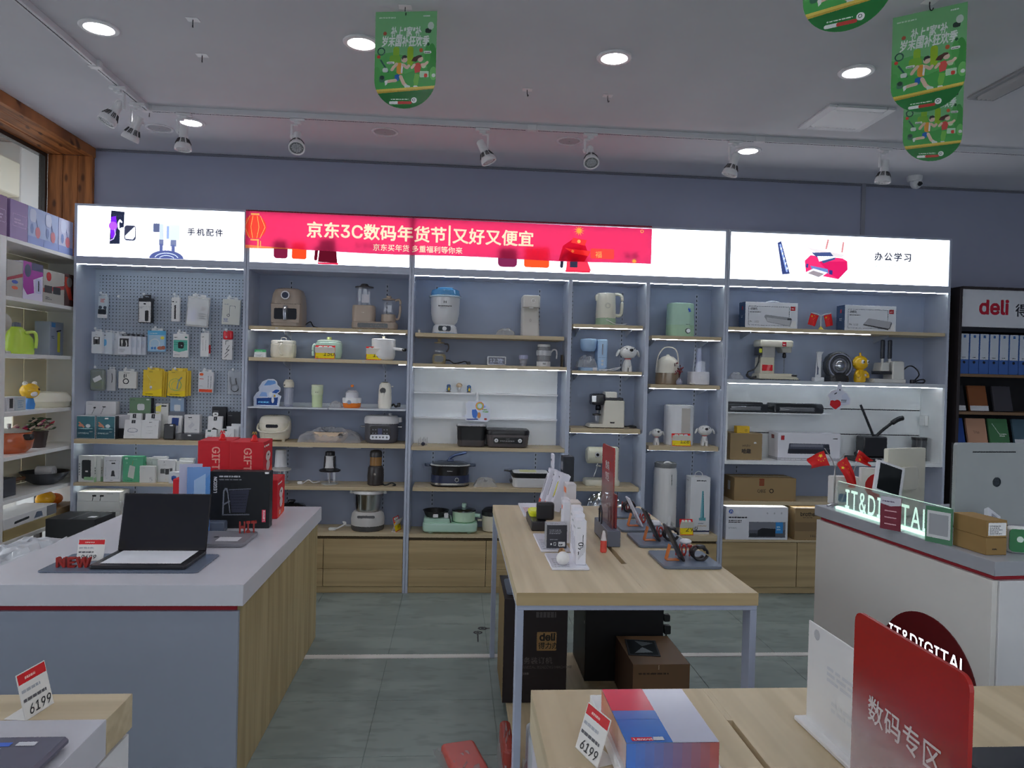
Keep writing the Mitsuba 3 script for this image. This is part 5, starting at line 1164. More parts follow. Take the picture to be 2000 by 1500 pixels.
k2.part('lid', [(lathe([(0, .162), (.047, .162), (.049, .168), (.02, .178), (.017, .19), (.010, .193), (0, .193)], 24), (176, 160, 144))])
k2.part('handle', [(tube([(.046, 0, .160), (.074, 0, .166), (.084, 0, .145), (.082, 0, .07), (.072, 0, .03), (.053, 0, .022)], .009, 8), (176, 160, 144))], smooth=True)
k2.part('liquid_mark', [(mv(box(-.012, .016, -.0565, -.0555, .07, .12), .01), (200, 206, 216))], 'card')

# second shelf: three small cookers and their price cards
S2 = 1.6715
t = Thing('cream_cooker', 'cream mini electric cooker with a strap handle, left of two price cards', 'electric cooker', -1.249, 5.39, S2)
t.part('pot', [(body([(0, .150, .13, .045), (.008, .166, .145, .05), (.05, .172, .15, .052), (.095, .168, .146, .052), (.098, .160, .14, .05)]), CREAM)])
l = t.part('lid', [(body([(.0985, .162, .142, .05), (.118, .166, .146, .052), (.126, .158, .138, .05)]), (238, 234, 218))])
t.part('lid_ring', [(tube([(-.016, 0, .125), (-.018, 0, .142), (0, 0, .148), (.018, 0, .142), (.016, 0, .125)], .003, 8), (206, 200, 190))], smooth=True, under=l)
t.part('handle', [(tube([(.0, -.072, .100), (.004, -.092, .098), (-.008, -.10, .07), (.0, -.092, .03), (.010, -.078, .018)], .008, 8, flat=.6), (236, 232, 216))], smooth=True)
t.part('vent', [(box(-.025, .012, -.0745, -.073, .108, .113), (70, 66, 60))], 'paint', under=l)
t = Thing('mint_cooker', 'mint green electric cooker with a yellow green knob behind a price card', 'electric cooker', -.925, 5.39, S2)
t.part('pot', [(body([(0, .14, .14, .05), (.01, .168, .16, .06), (.05, .18, .17, .062), (.115, .180, .17, .062), (.12, .17, .16, .06)]), MINT)])
l = t.part('lid', [(body([(.1205, .165, .155, .06), (.128, .172, .162, .06), (.138, .13, .12, .05)]), (206, 230, 218))])
t.part('knob', [(lathe([(0, .138), (.017, .138), (.019, .15), (.016, .16), (0, .162)], 20), (196, 206, 130))], under=l)
t.part('handle', [(tube([(-.088, -.01, .10), (-.108, -.01, .10), (-.114, -.01, .06), (-.112, -.01, .02)], .009, 8), (206, 230, 218))], smooth=True)
t.part('control', [(mv(box(-.010, .010, -.004, 0, -.014, .014, .002), .05, -.0855, .022), (40, 40, 42))])
price_tag('yellow and red price card reading 150 before the mint cooker', -.934, S2, .138, .098, 5.27, '150')
t = Thing('white_pan_cooker', 'white electric saucepan with a long straight handle at the shelf end', 'electric cooker', -.530, 5.352, S2)
t.part('pot', [(lathe([(0, 0), (.062, 0), (.078, .012), (.085, .04), (.086, .145), (.088, .149), (.082, .149), (.08, .05), (0, .03)], 30), (236, 236, 234))])
l = t.part('lid', [(lathe([(0, .146), (.083, .146), (.088, .150), (.082, .155), (.03, .158), (0, .158)], 30), (230, 232, 232))])
t.part('lid_handle', [(body([(.157, .02, .014, .004), (.166, .018, .012, .004), (.174, .022, .016, .005)]), (206, 190, 160))], under=l)
t.part('handle', [(tube([(.075, -.04, .088), (.10, -.06, .083), (.148, -.102, .078)], .011, 8), (238, 238, 238))], smooth=True)
t.part('handle_tip', [(tube([(.148, -.102, .078), (.166, -.118, .077)], .0112, 8), (24, 24, 24))], smooth=True)
price_tag('yellow and red price card reading 130 before the white saucepan', -.590, S2, .108, .099, 5.272, '130', rz=5)
t = Thing('green_price_card', 'small white card with a green band at the left end of the shelf', 'price tag', -1.388, 5.285, S2)
t.part('card', [(mv(box(-.040, .040, 0, .0012, 0, .056), rx=-12), (232, 236, 234))] + [(mv(g, rx=-12), c) for g, c in prints([('r', 0, .66, 1, 1, (70, 176, 116)), ('b', .15, .74, .7, .14, 1, (200, 236, 214)), ('b', .1, .1, .7, .3, 3, SOFT)], .08, .056, face(-.04, 0, 0))], 'card')
t.part('foot', [(box(-.040, .040, .001, .03, .0002, .0012), (226, 230, 228)), (mv(box(-.04, .04, 0, .001, 0, .055), y=.03, rx=20), (226, 230, 228))], 'card')
# little shelf edge tags on the boards
for k, (x, z) in enumerate(((-1.27, 1.879), (-1.01, 1.879), (-.69, 1.879), (-1.31, 1.658), (-.97, 1.658), (-.66, 1.658))):
    solo('edge_tag', f"tiny pale tag on the shelf edge below the {('air fryer', 'gap beside the air fryer', 'food maker', 'cream cooker', 'mint cooker', 'white saucepan')[k]}", 'tag', [(box(x - .010, x + .010, Y0 + .0015, Y0 + .0028, z - .006, z + .006), (196, 190, 182))], 'card')

# sheet metal trays
S3 = 1.3225
t = Thing('shaped_board', 'blue and white printed cut-out board, first on the metal tray', 'display card', -1.345, 5.345, S3 + .0032)
cut = Polygon([(-.092, .0), (-.094, .06), (-.075, .09), (-.055, .105), (-.06, .13), (-.035, .17), (.0, .188), (.04, .19), (.062, .175), (.066, .15), (.088, .13), (.085, .105), (.065, .09), (.078, .075), (.094, .07), (.085, .04), (.08, .0)]).buffer(.003, join_style=1)
t.part('board', [(plate(cut, .004), (226, 232, 242))], 'card')
t.part('print', inlay([('p', [(.1, .03), (.1, .28), (.9, .32), (.86, .03)], (26, 66, 136)), ('b', .16, .1, .56, .12, 1, (110, 190, 240)), ('p', [(.36, .76), (.5, .96), (.78, .95), (.80, .84), (.6, .78)], (110, 160, 222)), ('p', [(.2, .36), (.28, .52), (.46, .5), (.5, .34)], (140, 176, 230)), ('p', [(.66, .5), (.8, .62), (.96, .6), (.9, .46)], (44, 90, 170)), ('E', .62, .44, .07, .09, (236, 240, 246)), ('E', .70, .22, .05, .12, (230, 236, 240)), ('r', .73, .34, .80, .42, (206, 170, 70))], .188, .19, face(-.094, -.0008, 0), (affinity.translate(cut.buffer(-.005), .094, 0), (206, 218, 240))), 'card')
t.part('strut', [(mv(box(-.02, .02, 0, .002, 0, .12), y=.045, rx=20), (220, 224, 230))], 'card')
t = Thing('juicer_bottle', 'clear portable juicer cup with a cream cap, beside the cut-out board', 'bottle', -1.202, 5.37, S3)
t.part('cap', [(lathe([(0, .138), (.034, .138), (.037, .142), (.036, .17), (.031, .182), (.026, .186), (.026, .193), (0, .194)], 24), CREAM)])
t.part('cup', [(shell([(.031, .004), (.032, .01), (.034, .138)], 24), (200, 204, 220))], 'glass', smooth=40)
t.part('sleeve', [(shell([(.0325, .014), (.0345, .130)], 24), (190, 194, 214))], 'tinted_film', smooth=40)
t.part('foot', [(lathe([(0, 0), (.03, 0), (.032, .004), (.031, .012), (0, .012)], 24), (150, 154, 176))])
t.part('mark', prints([('r', .1, .1, .9, .9, (90, 86, 84))], .012, .012, face(-.028, -.0372, .148)), 'card')
t = Thing('green_tumbler', 'pale green two tone electric tumbler standing alone on the left tray', 'cup', -.999, 5.37, S3)
t.part('cup', [(lathe([(0, 0), (.034, 0), (.036, .004), (.038, .088), (0, .088)], 26), (206, 222, 176))])
t.part('collar', [(lathe([(0, .0885), (.040, .0885), (.041, .092), (.041, .146), (.040, .149), (0, .149)], 26), (216, 228, 190))])
t.part('lid', [(lathe([(0, .1495), (.0405, .1495), (.0415, .152), (.040, .160), (.034, .162), (0, .162)], 26), (226, 234, 204))])
t.part('mark', prints([('b', .0, .2, 1, .6, 1, (90, 100, 80))], .03, .012, face(-.008, -.0415, .104)), 'card')
t = Thing('egg_boiler', 'orange and white egg boiler under a clear dome', 'egg boiler', -.753, 5.385, S3)
t.part('base', [(lathe([(0, 0), (.054, 0), (.062, .008), (.066, .034), (0, .034)], 30), (240, 130, 40))])
t.part('bowl', [(lathe([(0, .0345), (.066, .0345), (.068, .06), (.066, .072), (0, .072)], 30), (236, 236, 236))])
t.part('dial', [(mv(lathe([(0, 0), (.014, 0), (.014, .006), (0, .006)], 18), -.01, -.064, .042, rx=90), (150, 156, 172))])
t.part('egg_tray', [(lathe([(0, .0725), (.045, .0725), (.045, .11), (.03, .125), (0, .126)], 20), (214, 214, 220))])
t.part('dome', [(shell([(.065, .0725), (.064, .10), (.05, .135), (.02, .150), (.001, .152)], 28), (230, 232, 236))], 'glass', smooth=40)
t.part('knob', [(lathe([(0, .151), (.009, .151), (.012, .158), (.010, .166), (0, .168)], 14), (240, 130, 40))])
solo('clear_wrap', 'small crumpled clear bag on the right tray beside the egg boiler', 'plastic bag', [(crumple(.09, .07, .05, 5, 10), (226, 228, 230))], 'film', smooth=30, x=-.868, y=5.38, z=S3 + .0005)
t = Thing('can_opener', 'cream rounded electric grinder with a black oval window', 'grinder', -.515, 5.385, S3)
t.part('housing', [(body([(0, .084, .084, .036), (.006, .094, .09, .04), (.05, .098, .094, .042), (.13, .092, .09, .042), (.17, .082, .082, .038), (.186, .06, .06, .028), (.189, .04, .04, .018)]), (236, 232, 218))], 'satin', smooth=45)
t.part('window', [(mv(lathe([(0, 0), (.021, 0), (.021, .004), (0, .004)], 22), -.012, -.044, .13, rx=90), (14, 14, 16))], 'gloss', smooth=40)
t.part('chin', [(mv(body([(0, .026, .012, .006), (.02, .014, .01, .005)]), -.012, -.048, .095), (236, 232, 218))])
t.part('top_cap', [(lathe([(0, .189), (.018, .189), (.02, .193), (0, .194)], 18), (40, 40, 42))])
t.part('side_pin', [(mv(lathe([(0, 0), (.004, 0), (.004, .014), (0, .014)], 10), .045, 0, .16, ry=90), (220, 216, 204))])
t.part('plug_cord', [cord([(.048, .02, .02), (.065, .0, .03), (.08, -.01, .014), (.10, -.01, .03)], .007), (mv(box(-.012, .012, -.009, .009, 0, .03, .004), .102, -.01, .012), (30, 30, 32))])

# fourth shelf: rice cooker, wrapped hot tray, large multicooker
S4 = 1.0735
t = Thing('rice_cooker', 'cream rice cooker with a carrying handle and dark display', 'rice cooker', -1.298, 5.395, S4)
t.part('body', [(body([(.010, .17, .16, .05), (.02, .19, .19, .06), (.08, .208, .20, .062), (.125, .206, .20, .062), (.13, .20, .195, .06)]), CREAM)])
l = t.part('lid', [(body([(.1305, .204, .198, .062), (.15, .200, .195, .062), (.172, .180, .175, .06), (.182, .14, .14, .05)]), (238, 232, 214))])
t.part('lid_button', [(body([(.181, .05, .03, .01, .0, -.03), (.186, .044, .026, .01, 0, -.03)]), (150, 146, 134))], under=l)
t.part('display', [(mv(plate(sbox(-.042, -.012, .042, .012).buffer(-.008).buffer(.008, 4), .003), 0, -.102, .11), (20, 20, 20))], 'gloss')
t.part('handle', [(tube([(-.104, 0, .14), (-.108, -.07, .10), (-.08, -.115, .075), (0, -.125, .066), (.08, -.115, .075), (.108, -.07, .10), (.104, 0, .14)], .007, 8), CREAM)], smooth=True)
for x in (-.07, .07):
    t.part('foot', [(lathe([(0, 0), (.012, 0), (.014, .012), (0, .012)], 12, x, -.05), (216, 210, 190))])
t = Thing('wrapped_grill_pan', 'beige shallow pan still wrapped in clear plastic', 'pan', -.90, 5.39, S4)
t.part('pan', [(body([(.004, .17, .13, .05), (.012, .20, .16, .06), (.05, .235, .19, .07), (.072, .245, .20, .075), (.074, .235, .19, .07), (.04, .2, .16, .06)]), (230, 206, 178))])
t.part('griddle', [(body([(.06, .225, .18, .068), (.075, .232, .186, .07)]), (60, 58, 58))])
t.part('knob', [(mv(lathe([(0, 0), (.016, 0), (.018, .012), (0, .014)], 16), .085, -.085, .05, rx=90), (60, 56, 52))])
t.part('wrapping', [(crumple(.44, .23, .115, 8, 17), (214, 216, 222))], 'film', smooth=30)
t = Thing('multicooker', 'large dark grey multicooker with a pale lid and silver keypad', 'multicooker', -.535, 5.395, S4)
t.part('body', [(body([(0, .2, .2, .08), (.012, .228, .22, .09), (.04, .238, .225, .092), (.135, .240, .226, .092), (.14, .23, .22, .09)]), (84, 84, 90))])
t.part('base_ring', [(body([(-.0003, .19, .19, .075), (.008, .214, .21, .085)]), (34, 34, 36))])
l = t.part('lid', [(body([(.1405, .245, .230, .094), (.15, .250, .236, .096), (.18, .246, .232, .096), (.195, .225, .215, .09), (.199, .16, .15, .07)]), (214, 212, 212))])
t.part('lid_handle', [(body([(.150, .03, .06, .012, .132, 0), (.185, .028, .056, .012, .132, 0)]), (206, 204, 204))], under=l)
t.part('vent', [(lathe([(0, .199), (.013, .199), (.013, .213), (0, .215)], 14, .06, 0), (200, 200, 204))], under=l)
kp = t.part('keypad', [(mv(plate(sbox(-.070, 0, .070, .098).buffer(-.012).buffer(.012, 4), .003), 0, -.1165, .028), (20, 20, 24))], 'gloss')
t.part('silver_strip', [(mv(plate(sbox(-.070, 0, .070, .036).buffer(-.012).buffer(.012, 4), .002), 0, -.1185, .028), (206, 206, 210))], 'metal', under=kp)
for x in (-.05, -.03, .03, .05):
    for z in (.074, .10):
        t.part('key', [(mv(lathe([(0, 0), (.005, 0), (.005, .002), (0, .002)], 10), x, -.1165, z, rx=90), (120, 122, 130))], under=kp)
t.part('screen', [(mv(box(-.016, .016, -.0005, .001, .062, .11), 0, -.1172, 0), (60, 66, 100))], 'gloss', under=kp)
for x in (-.05, -.025, 0, .022, .05):
    t.part('key', [(mv(lathe([(0, 0), (.007, 0), (.007, .002), (0, .002)], 12), x, -.1190, .046, rx=90), (110, 112, 116))], under=kp)
for s_ in (-1, 1):
    t.part('side_pin', [(mv(lathe([(0, 0), (.006, 0), (.006, .03), (0, .03)], 10), s_ * .118, -.02, .115, ry=90 * s_), (200, 200, 204))], 'metal')

# fifth shelf: choppers and a grinder
S5 = .7625


def chopper(label, x, y, top_cap, motor, bowl_r, lid, top_r, hgt):
    t = Thing('food_chopper', label, 'food chopper', x, y, S5)
    t.part('bowl', [(shell([(bowl_r * .8, .004), (bowl_r * .86, .01), (bowl_r, .095)], 28), (220, 222, 214))], 'glass', smooth=40)
    t.part('bowl_foot', [(lathe([(0, 0), (bowl_r * .8, 0), (bowl_r * .84, .006), (0, .007)], 28), (190, 192, 184))])
    t.part('lid', [(lathe([(0, .0955), (bowl_r * 1.04, .0955), (bowl_r * 1.06, .106), (bowl_r * .6, .118), (0, .12)], 28), lid)])
    t.part('motor', [(lathe([(0, .1205), (top_r * 1.1, .1205), (top_r, .135), (top_r * .92, hgt - .03), (0, hgt - .03)], 26), motor)])
    t.part('cap', [(lathe([(0, hgt - .0295), (top_r * .92, hgt - .0295), (top_r * .9, hgt - .004), (top_r * .8, hgt), (0, hgt)], 26), top_cap)])
    t.part('blade', [(lathe([(0, .008), (.006, .008), (.006, .09), (0, .09)], 10), (200, 200, 200)), (mv(box(-.035, .035, -.006, .006, -.001, .001), z=.03, rz=30), (60, 60, 62))], 'metal')
    return t


t = chopper('glass bowl food chopper with a black and silver motor head', -.90, 5.38, (30, 30, 32), (206, 206, 206), .072, (34, 34, 36), .038, .238)
t.part('side_strip', [(body([(.122, .02, .05, .006, -.032, 0), (.205, .016, .05, .006, -.030, 0)]), (30, 30, 32)), (body([(.122, .02, .05, .006, .032, 0), (.205, .016, .05, .006, .030, 0)]), (30, 30, 32))])
t.part('cord', [cord([(-.07, .0, .02), (-.11, -.02, .012), (-.15, -.01, .03), (-.19, -.03, .004)], .004, (214, 214, 212)), (mv(box(-.018, .018, -.008, .008, 0, .022, .004), -.205, -.03, .001), (222, 222, 220))])
chopper('white topped food chopper half hidden behind the red gift boxes', -1.255, 5.40, (226, 228, 230), (232, 234, 236), .070, (206, 206, 204), .042, .245)
t = Thing('coffee_grinder', 'dark brown coffee grinder with an amber clear top', 'grinder', -.570, 5.38, S5)
t.part('base', [(lathe([(0, 0), (.052, 0), (.058, .006), (.060, .07), (.055, .125), (.046, .142), (0, .142)], 28), (54, 48, 46))])
t.part('amber_cup', [(lathe([(0, .1425), (.043, .1425), (.043, .205), (0, .205)], 26), (150, 110, 60))], 'gloss', smooth=40)
t.part('top', [(lathe([(0, .2055), (.045, .2055), (.045, .235), (.036, .25), (.02, .254), (0, .254)], 26), (58, 56, 56))])
t.part('badge', [(mv(lathe([(0, 0), (.008, 0), (.008, .002), (0, .002)], 14), 0, -.0585, .085, rx=90), (150, 140, 130))])
t.part('cord', [cord([(.05, -.02, .01), (.08, -.05, .006), (.12, -.04, .02), (.15, -.05, .008), (.13, -.06, .006)], .005)], smooth=True)
# deck: black cooker and stand mixer
S6 = .4375
t = Thing('black_rice_cooker', 'glossy black cooker with a silver rim partly hidden by the white counter', 'rice cooker', -1.17, 5.39, S6)
t.part('body', [(lathe([(0, 0), (.085, 0), (.108, .02), (.115, .08), (.11, .13), (.10, .135), (0, .136)], 32), (26, 26, 28))], 'gloss', smooth=40)
l = t.part('lid', [(lathe([(0, .1365), (.112, .1365), (.112, .145), (.09, .17), (.04, .183), (0, .185)], 32), (24, 24, 26))], 'gloss', smooth=40)
t.part('rim', [(tube([(.113 * math.cos(a), .113 * math.sin(a), .140) for a in np.linspace(0, 6.28, 33)[:-1]], .004, 6, k=1, closed=True), (206, 206, 208))], 'chrome', smooth=True)
t.part('knob', [(lathe([(0, .184), (.018, .184), (.02, .19), (.028, .196), (.026, .206), (0, .207)], 18), (30, 30, 32))], under=l)
t.part('handle', [(tube([(-.07, -.095, .03), (-.02, -.128, .09), (.05, -.125, .095), (.09, -.085, .03)], .006, 8), (200, 200, 202))], 'chrome', smooth=True)
t = Thing('dough_mixer', 'silver dough mixer with a steel bowl and white lid', 'mixer', -.620, 5.385, S6)
t.part('foot', [(lathe([(0, 0), (.112, 0), (.118, .008), (.118, .038), (0, .038)], 36), (76, 74, 72))])
t.part('base', [(lathe([(0, .0385), (.120, .0385), (.121, .08), (.114, .115), (.098, .136), (0, .138)], 36), (196, 194, 190))])
t.part('control_panel', [(mv(plate(sbox(-.062, -.008, .062, .010).buffer(-.007).buffer(.007, 4), .004), 0, -.117, .108), (90, 90, 94))], 'gloss')
t.part('bowl', [(lathe([(0, .1385), (.086, .1385), (.096, .16), (.104, .262), (.106, .266), (0, .266)], 40), (206, 204, 200))], 'chrome', smooth=40)
t.part('lid', [(lathe([(0, .2665), (.112, .2665), (.116, .272), (.114, .288), (.10, .296), (0, .298)], 40), (232, 232, 230))])
for s_ in (-1, 1):
    t.part('grip', [(mv(body([(0, .03, .03, .01), (.02, .032, .034, .012)]), s_ * .118, 0, .262), (226, 226, 224))])
t.part('cord', [cord([(-.11, .0, .02), (-.15, -.04, .035), (-.17, -.05, .06), (-.15, -.055, .05), (-.2, -.06, .02), (-.24, -.07, .008)], .006, (220, 222, 220)), (mv(box(-.03, .025, -.012, .012, 0, .022, .006), -.24, -.07, .001), (224, 226, 224))])
price_tag('yellow price card seen edge on at the right end of the deck', -.392, S6, .11, .105, 5.33, '199', rz=72)
# ------------------------------------------------------------------ third unit, wide bay
def bag(name, label, x, y, z, w, d, h, seed, col=(226, 228, 230)):
    return solo(name, label, 'plastic bag', [(crumple(w, d, h, seed, 12), col)], 'film', smooth=30, x=x, y=y, z=z + .0005)


def ring(cx, cz, r, y, d, n=20):   # short cylinder facing the viewer
    return mv(lathe([(0, 0), (r, 0), (r, d), (0, d)], n), cx, y, cz, rx=90)


Z = 1.8765
t = Thing('bottle_steriliser', 'tall pale steriliser with a blue lid and a dial foot', 'steriliser', -.092, 5.39, Z)
t.part('foot', [(lathe([(0, 0), (.092, 0), (.094, .006), (.084, .055), (.07, .068), (0, .068)], 32), (228, 230, 232))])
t.part('foot_ring', [(lathe([(.0, -.0003), (.0925, -.0003), (.0955, .004), (.093, .0075)], 32), (90, 140, 190))])
p = t.part('control_panel', [(mv(plate(sbox(-.045, -.02, .045, .018).buffer(-.012).buffer(.012, 4), .003), 0, -.094, .038, rx=-12), (56, 60, 70))], 'gloss')
t.part('dial', [(mv(ring(0, 0, .016, 0, .008), 0, -.094, .034, rx=-12), (216, 218, 222))], under=p)
t.part('vessel', [(lathe([(0, .0685), (.072, .0685), (.09, .09), (.103, .15), (.106, .265), (0, .265)], 36), (212, 214, 216))], 'gloss', smooth=40)
t.part('print', [(mv(g, 0, 0, 0), c) for g, c in prints([('r', .42, .74, .47, .82, (90, 90, 94)), ('r', .53, .74, .58, .82, (90, 90, 94)), ('b', .1, .62, .8, .07, 1, (90, 90, 94)), ('b', .2, .56, .6, .04, 1, SOFT)], .12, .2, face(-.06, -.1075, .07))], 'card')
t.part('rim', [(lathe([(0, .2655), (.118, .2655), (.122, .27), (.11, .279), (0, .28)], 36), (190, 212, 224))])
t.part('lid', [(lathe([(0, .2805), (.104, .2805), (.106, .29), (.10, .318), (.08, .326), (0, .328)], 36), (76, 138, 186))], 'gloss', smooth=40)
t.part('lid_handle', [(tube([(-.05, -.06, .318), (-.045, -.07, .33), (.045, -.07, .33), (.05, -.06, .318)], .005, 7), (96, 156, 200))], smooth=True)
t = Thing('water_dispenser', 'narrow beige instant water dispenser with a round badge', 'water dispenser', .537, 5.40, Z)
t.part('body', [(body([(0, .122, .16, .02), (.006, .128, .17, .02), (.20, .128, .11, .02, 0, .03), (.212, .128, .11, .02, 0, .03)]), (200, 196, 188))])
t.part('head', [(body([(.2125, .128, .17, .02), (.29, .130, .172, .02), (.299, .12, .16, .02)]), (206, 202, 194))])
t.part('badge', [(ring(.012, .258, .015, -.0855, .002), (236, 236, 232)), (ring(.012, .258, .012, -.0865, .002), (190, 186, 178))])
t.part('spout', [(box(-.016, .016, -.075, -.05, .203, .212, .002), (226, 226, 224))])
t.part('mark', prints([('o', .1, .1, .9, .9, .1, (150, 146, 140))], .014, .02, face(-.012, -.0862, .105)), 'card')
bag('packed_hose', 'crumpled clear bag of parts left of the water dispenser', .352, 5.36, Z, .14, .10, .06, 21, (206, 206, 200))
solo('small_plug', 'small white plug adapter at the left end of the top board', 'plug', [(pill(.018, .02, .022, .004, .003), (226, 224, 216)), (box(-.005, -.003, -.002, .002, .0225, .034), (200, 200, 200)), (box(.003, .005, -.002, .002, .0225, .034), (200, 200, 200))], 'satin', x=-.275, y=5.32, z=Z + .0005)
Z = 1.6565
t = Thing('glass_tea_maker', 'glass tea maker with an olive beige heating base', 'tea maker', -.128, 5.37, Z)
t.part('base', [(body([(0, .085, .08, .036), (.006, .098, .09, .04), (.05, .100, .092, .042), (.068, .088, .082, .038), (.072, .07, .07, .034)]), (156, 146, 116))])
t.part('display', [(mv(plate(sbox(-.032, .014, .032, .058).buffer(-.014).buffer(.014, 4), .002), y=-.0475), (22, 24, 28))], 'gloss')
t.part('jug', [(shell([(.034, .0725), (.050, .085), (.052, .105), (.038, .138), (.036, .15)], 26), (230, 230, 230))], 'glass', smooth=40)
t.part('lid', [(lathe([(0, .15), (.037, .15), (.038, .157), (.012, .162), (.014, .178), (.008, .184), (0, .184)], 22), (150, 136, 106))])
t.part('handle', [(tube([(.036, 0, .148), (.062, 0, .144), (.068, 0, .115), (.052, 0, .088)], .005, 7), (60, 56, 52))], smooth=True)
t.part('cord', [cord([(.05, .01, .03), (.08, -.02, .025), (.11, -.03, .006), (.15, -.02, .012), (.19, -.03, .022), (.21, -.03, .008)], .004), (mv(box(-.014, .014, -.008, .008, 0, .02, .004), .215, -.03, 0.001), (34, 34, 36))])
t = Thing('desk_clock', 'small white digital clock with a dark segmented face', 'clock', .293, 5.345, Z)
t.part('case', [(pill(.138, .035, .066, .01, .006), (224, 226, 230))])
t.part('face', prints([('R', .06, .12, .94, .88, .1, (40, 42, 70)), ('t', .12, .36, .5, '12:30', (206, 212, 236)), ('b', .1, .2, .35, .12, 1, (150, 160, 200)), ('b', .58, .5, .3, .25, 2, (180, 188, 220)), ('b', .58, .2, .3, .2, 2, (150, 160, 200))], .138, .066, face(-.069, -.0175, 0)), 'gloss')
t = Thing('folding_cup', 'small grey and lilac folding cup beside the folding kettle', 'cup', .492, 5.37, Z)
t.part('cup', [(lathe([(0, 0), (.022, 0), (.023, .018), (.027, .02), (.027, .042), (.032, .044), (.033, .052), (0, .052)], 24), (150, 152, 162))])
t.part('lid', [(lathe([(0, .0525), (.033, .0525), (.034, .07), (.033, .08), (0, .08)], 24), (166, 170, 200))], 'gloss', smooth=40)
t = Thing('folding_kettle', 'grey and white collapsible kettle with a curved handle', 'kettle', .642, 5.37, Z)
t.part('base', [(lathe([(0, 0), (.05, 0), (.052, .004), (.052, .036), (0, .036)], 28), (222, 222, 222))])
t.part('lower_wall', [(lathe([(0, .0365), (.046, .0365), (.05, .044), (.05, .08), (0, .08)], 28), (136, 138, 142))])
t.part('waist_band', [(lathe([(0, .0805), (.055, .0805), (.056, .108), (.055, .118), (0, .118)], 28), (190, 192, 196))], 'gloss', smooth=40)
t.part('upper_wall', [(lathe([(0, .1185), (.05, .1185), (.046, .145), (0, .145)], 28), (136, 138, 142))])
t.part('lid', [(lathe([(0, .1455), (.048, .1455), (.048, .158), (.045, .163), (0, .164)], 28), (220, 220, 220))])
t.part('handle', [(tube([(.05, 0, .10), (.07, 0, .125), (.092, 0, .122), (.098, 0, .09), (.096, 0, .06)], .008, 8, flat=.7), (212, 212, 214))], smooth=True)
t.part('button', [(mv(plate(sbox(-.011, -.007, .011, .007).buffer(-.004).buffer(.004), .002), 0, -.0535, .02), (150, 150, 150))])
carton('folded_card', 'dark card leaning in the right corner of the second board', 'card', .782, Z, .01, .09, .07, 5.36, (80, 70, 56))
# three tiny figurines on the slat ledge
Z = 1.4485
for k, (x, c1, c2, h) in enumerate(((-.054, (52, 96, 150), (226, 200, 70), .058), (.024, (214, 190, 160), (196, 198, 200), .066), (.098, (52, 96, 150), (226, 200, 70), .054))):
    t = Thing('tiny_figurine', ('left blue and yellow bird figurine on the white slat ledge', 'beige headed figurine between two blue birds', 'right blue and yellow bird figurine on the white slat ledge')[k], 'figurine', x, 5.495, Z)
    t.part('base', [(lathe([(0, 0), (.016, 0), (.016, .006), (0, .006)], 16), (80, 70, 60) if k != 1 else (190, 190, 192))])
    t.part('body', [(ball((0, 0, h * .42), np.array([.016, .013, h * .34]), 9), c1 if k != 1 else c2)], smooth=True)
    t.part('head', [(ball((0, -.001, h * .78), np.array([.015, .014, .014]) if k != 1 else np.array([.023, .02, .019]), 9), c1)], smooth=True)
    t.part('belly', [(ball((.002, -.008, h * .4), np.array([.010, .008, h * .24]), 8), c2 if k != 1 else (220, 220, 222))], smooth=True)
    if k != 1:
        t.part('beak', [(mv(lathe([(0, 0), (.005, 0), (0, .009)], 8), .002, -.013, h * .76, rx=90), (236, 180, 60))])
t = Thing('shaped_hanger', 'printed cut-out card with a rainbow clipped to the slat wall', 'display card', .158, 5.455, 1.235)
cut = Polygon([(-.11, .035), (-.075, .05), (-.075, .09), (-.085, .13), (-.06, .152), (-.03, .145), (.0, .152), (.04, .15), (.07, .13), (.10, .10), (.10, .06), (.10, .02), (.08, .0), (-.02, .005), (-.08, .01), (-.08, .03)]).buffer(.003, join_style=1)
t.part('card', [(plate(cut, .003), (232, 234, 240))], 'card')
t.part('print', inlay([('u', .62, .74, .20, .17, (226, 120, 90)), ('u', .62, .74, .17, .14, (236, 206, 90)), ('u', .62, .74, .14, .11, (120, 190, 120)), ('p', [(.36, .34), (.36, .56), (.5, .58), (.56, .36), (.5, .14), (.4, .18)], (70, 120, 206)), ('E', .60, .30, .06, .14, (216, 150, 90)), ('b', .72, .44, .2, .2, 2, (110, 176, 80)), ('c', .78, .72, .05, (150, 176, 236)), ('E', .82, .12, .05, .05, (170, 60, 50)), ('p', [(.18, .06), (.18, .12), (.55, .14), (.58, .08)], (60, 70, 120))], .22, .157, face(-.113, -.0006, -.001), (affinity.translate(cut.buffer(-.005), .113, .001), (222, 228, 242))), 'card')
t.part('strap', [(box(-.003, .013, .004, .006, .10, .215), (228, 230, 232)), (box(-.003, .013, .004, .062, .2135, .2145), (228, 230, 232))], 'card')
Z = 1.0575
t = Thing('deep_pot', 'square deep black pot with a glass top beside the table grill', 'pot', .121, 5.39, Z)
t.part('pot', [(body([(.004, .19, .17, .03), (.012, .20, .18, .035), (.05, .204, .184, .036)]), (70, 66, 66)), (body([(.0505, .204, .184, .036), (.145, .214, .194, .038), (.15, .22, .20, .04), (.152, .21, .19, .036)]), (22, 22, 24))])
t.part('lid', [(body([(.1525, .208, .188, .036), (.160, .2, .18, .036), (.165, .06, .05, .02)]), (170, 170, 172))], 'gloss', smooth=40)
t = Thing('table_grill', 'low dark grey table grill with two round dials', 'grill', .386, 5.385, Z)
t.part('body', [(body([(.003, .27, .2, .04), (.014, .296, .22, .05), (.09, .312, .23, .05), (.095, .306, .226, .05)]), (86, 80, 80))])
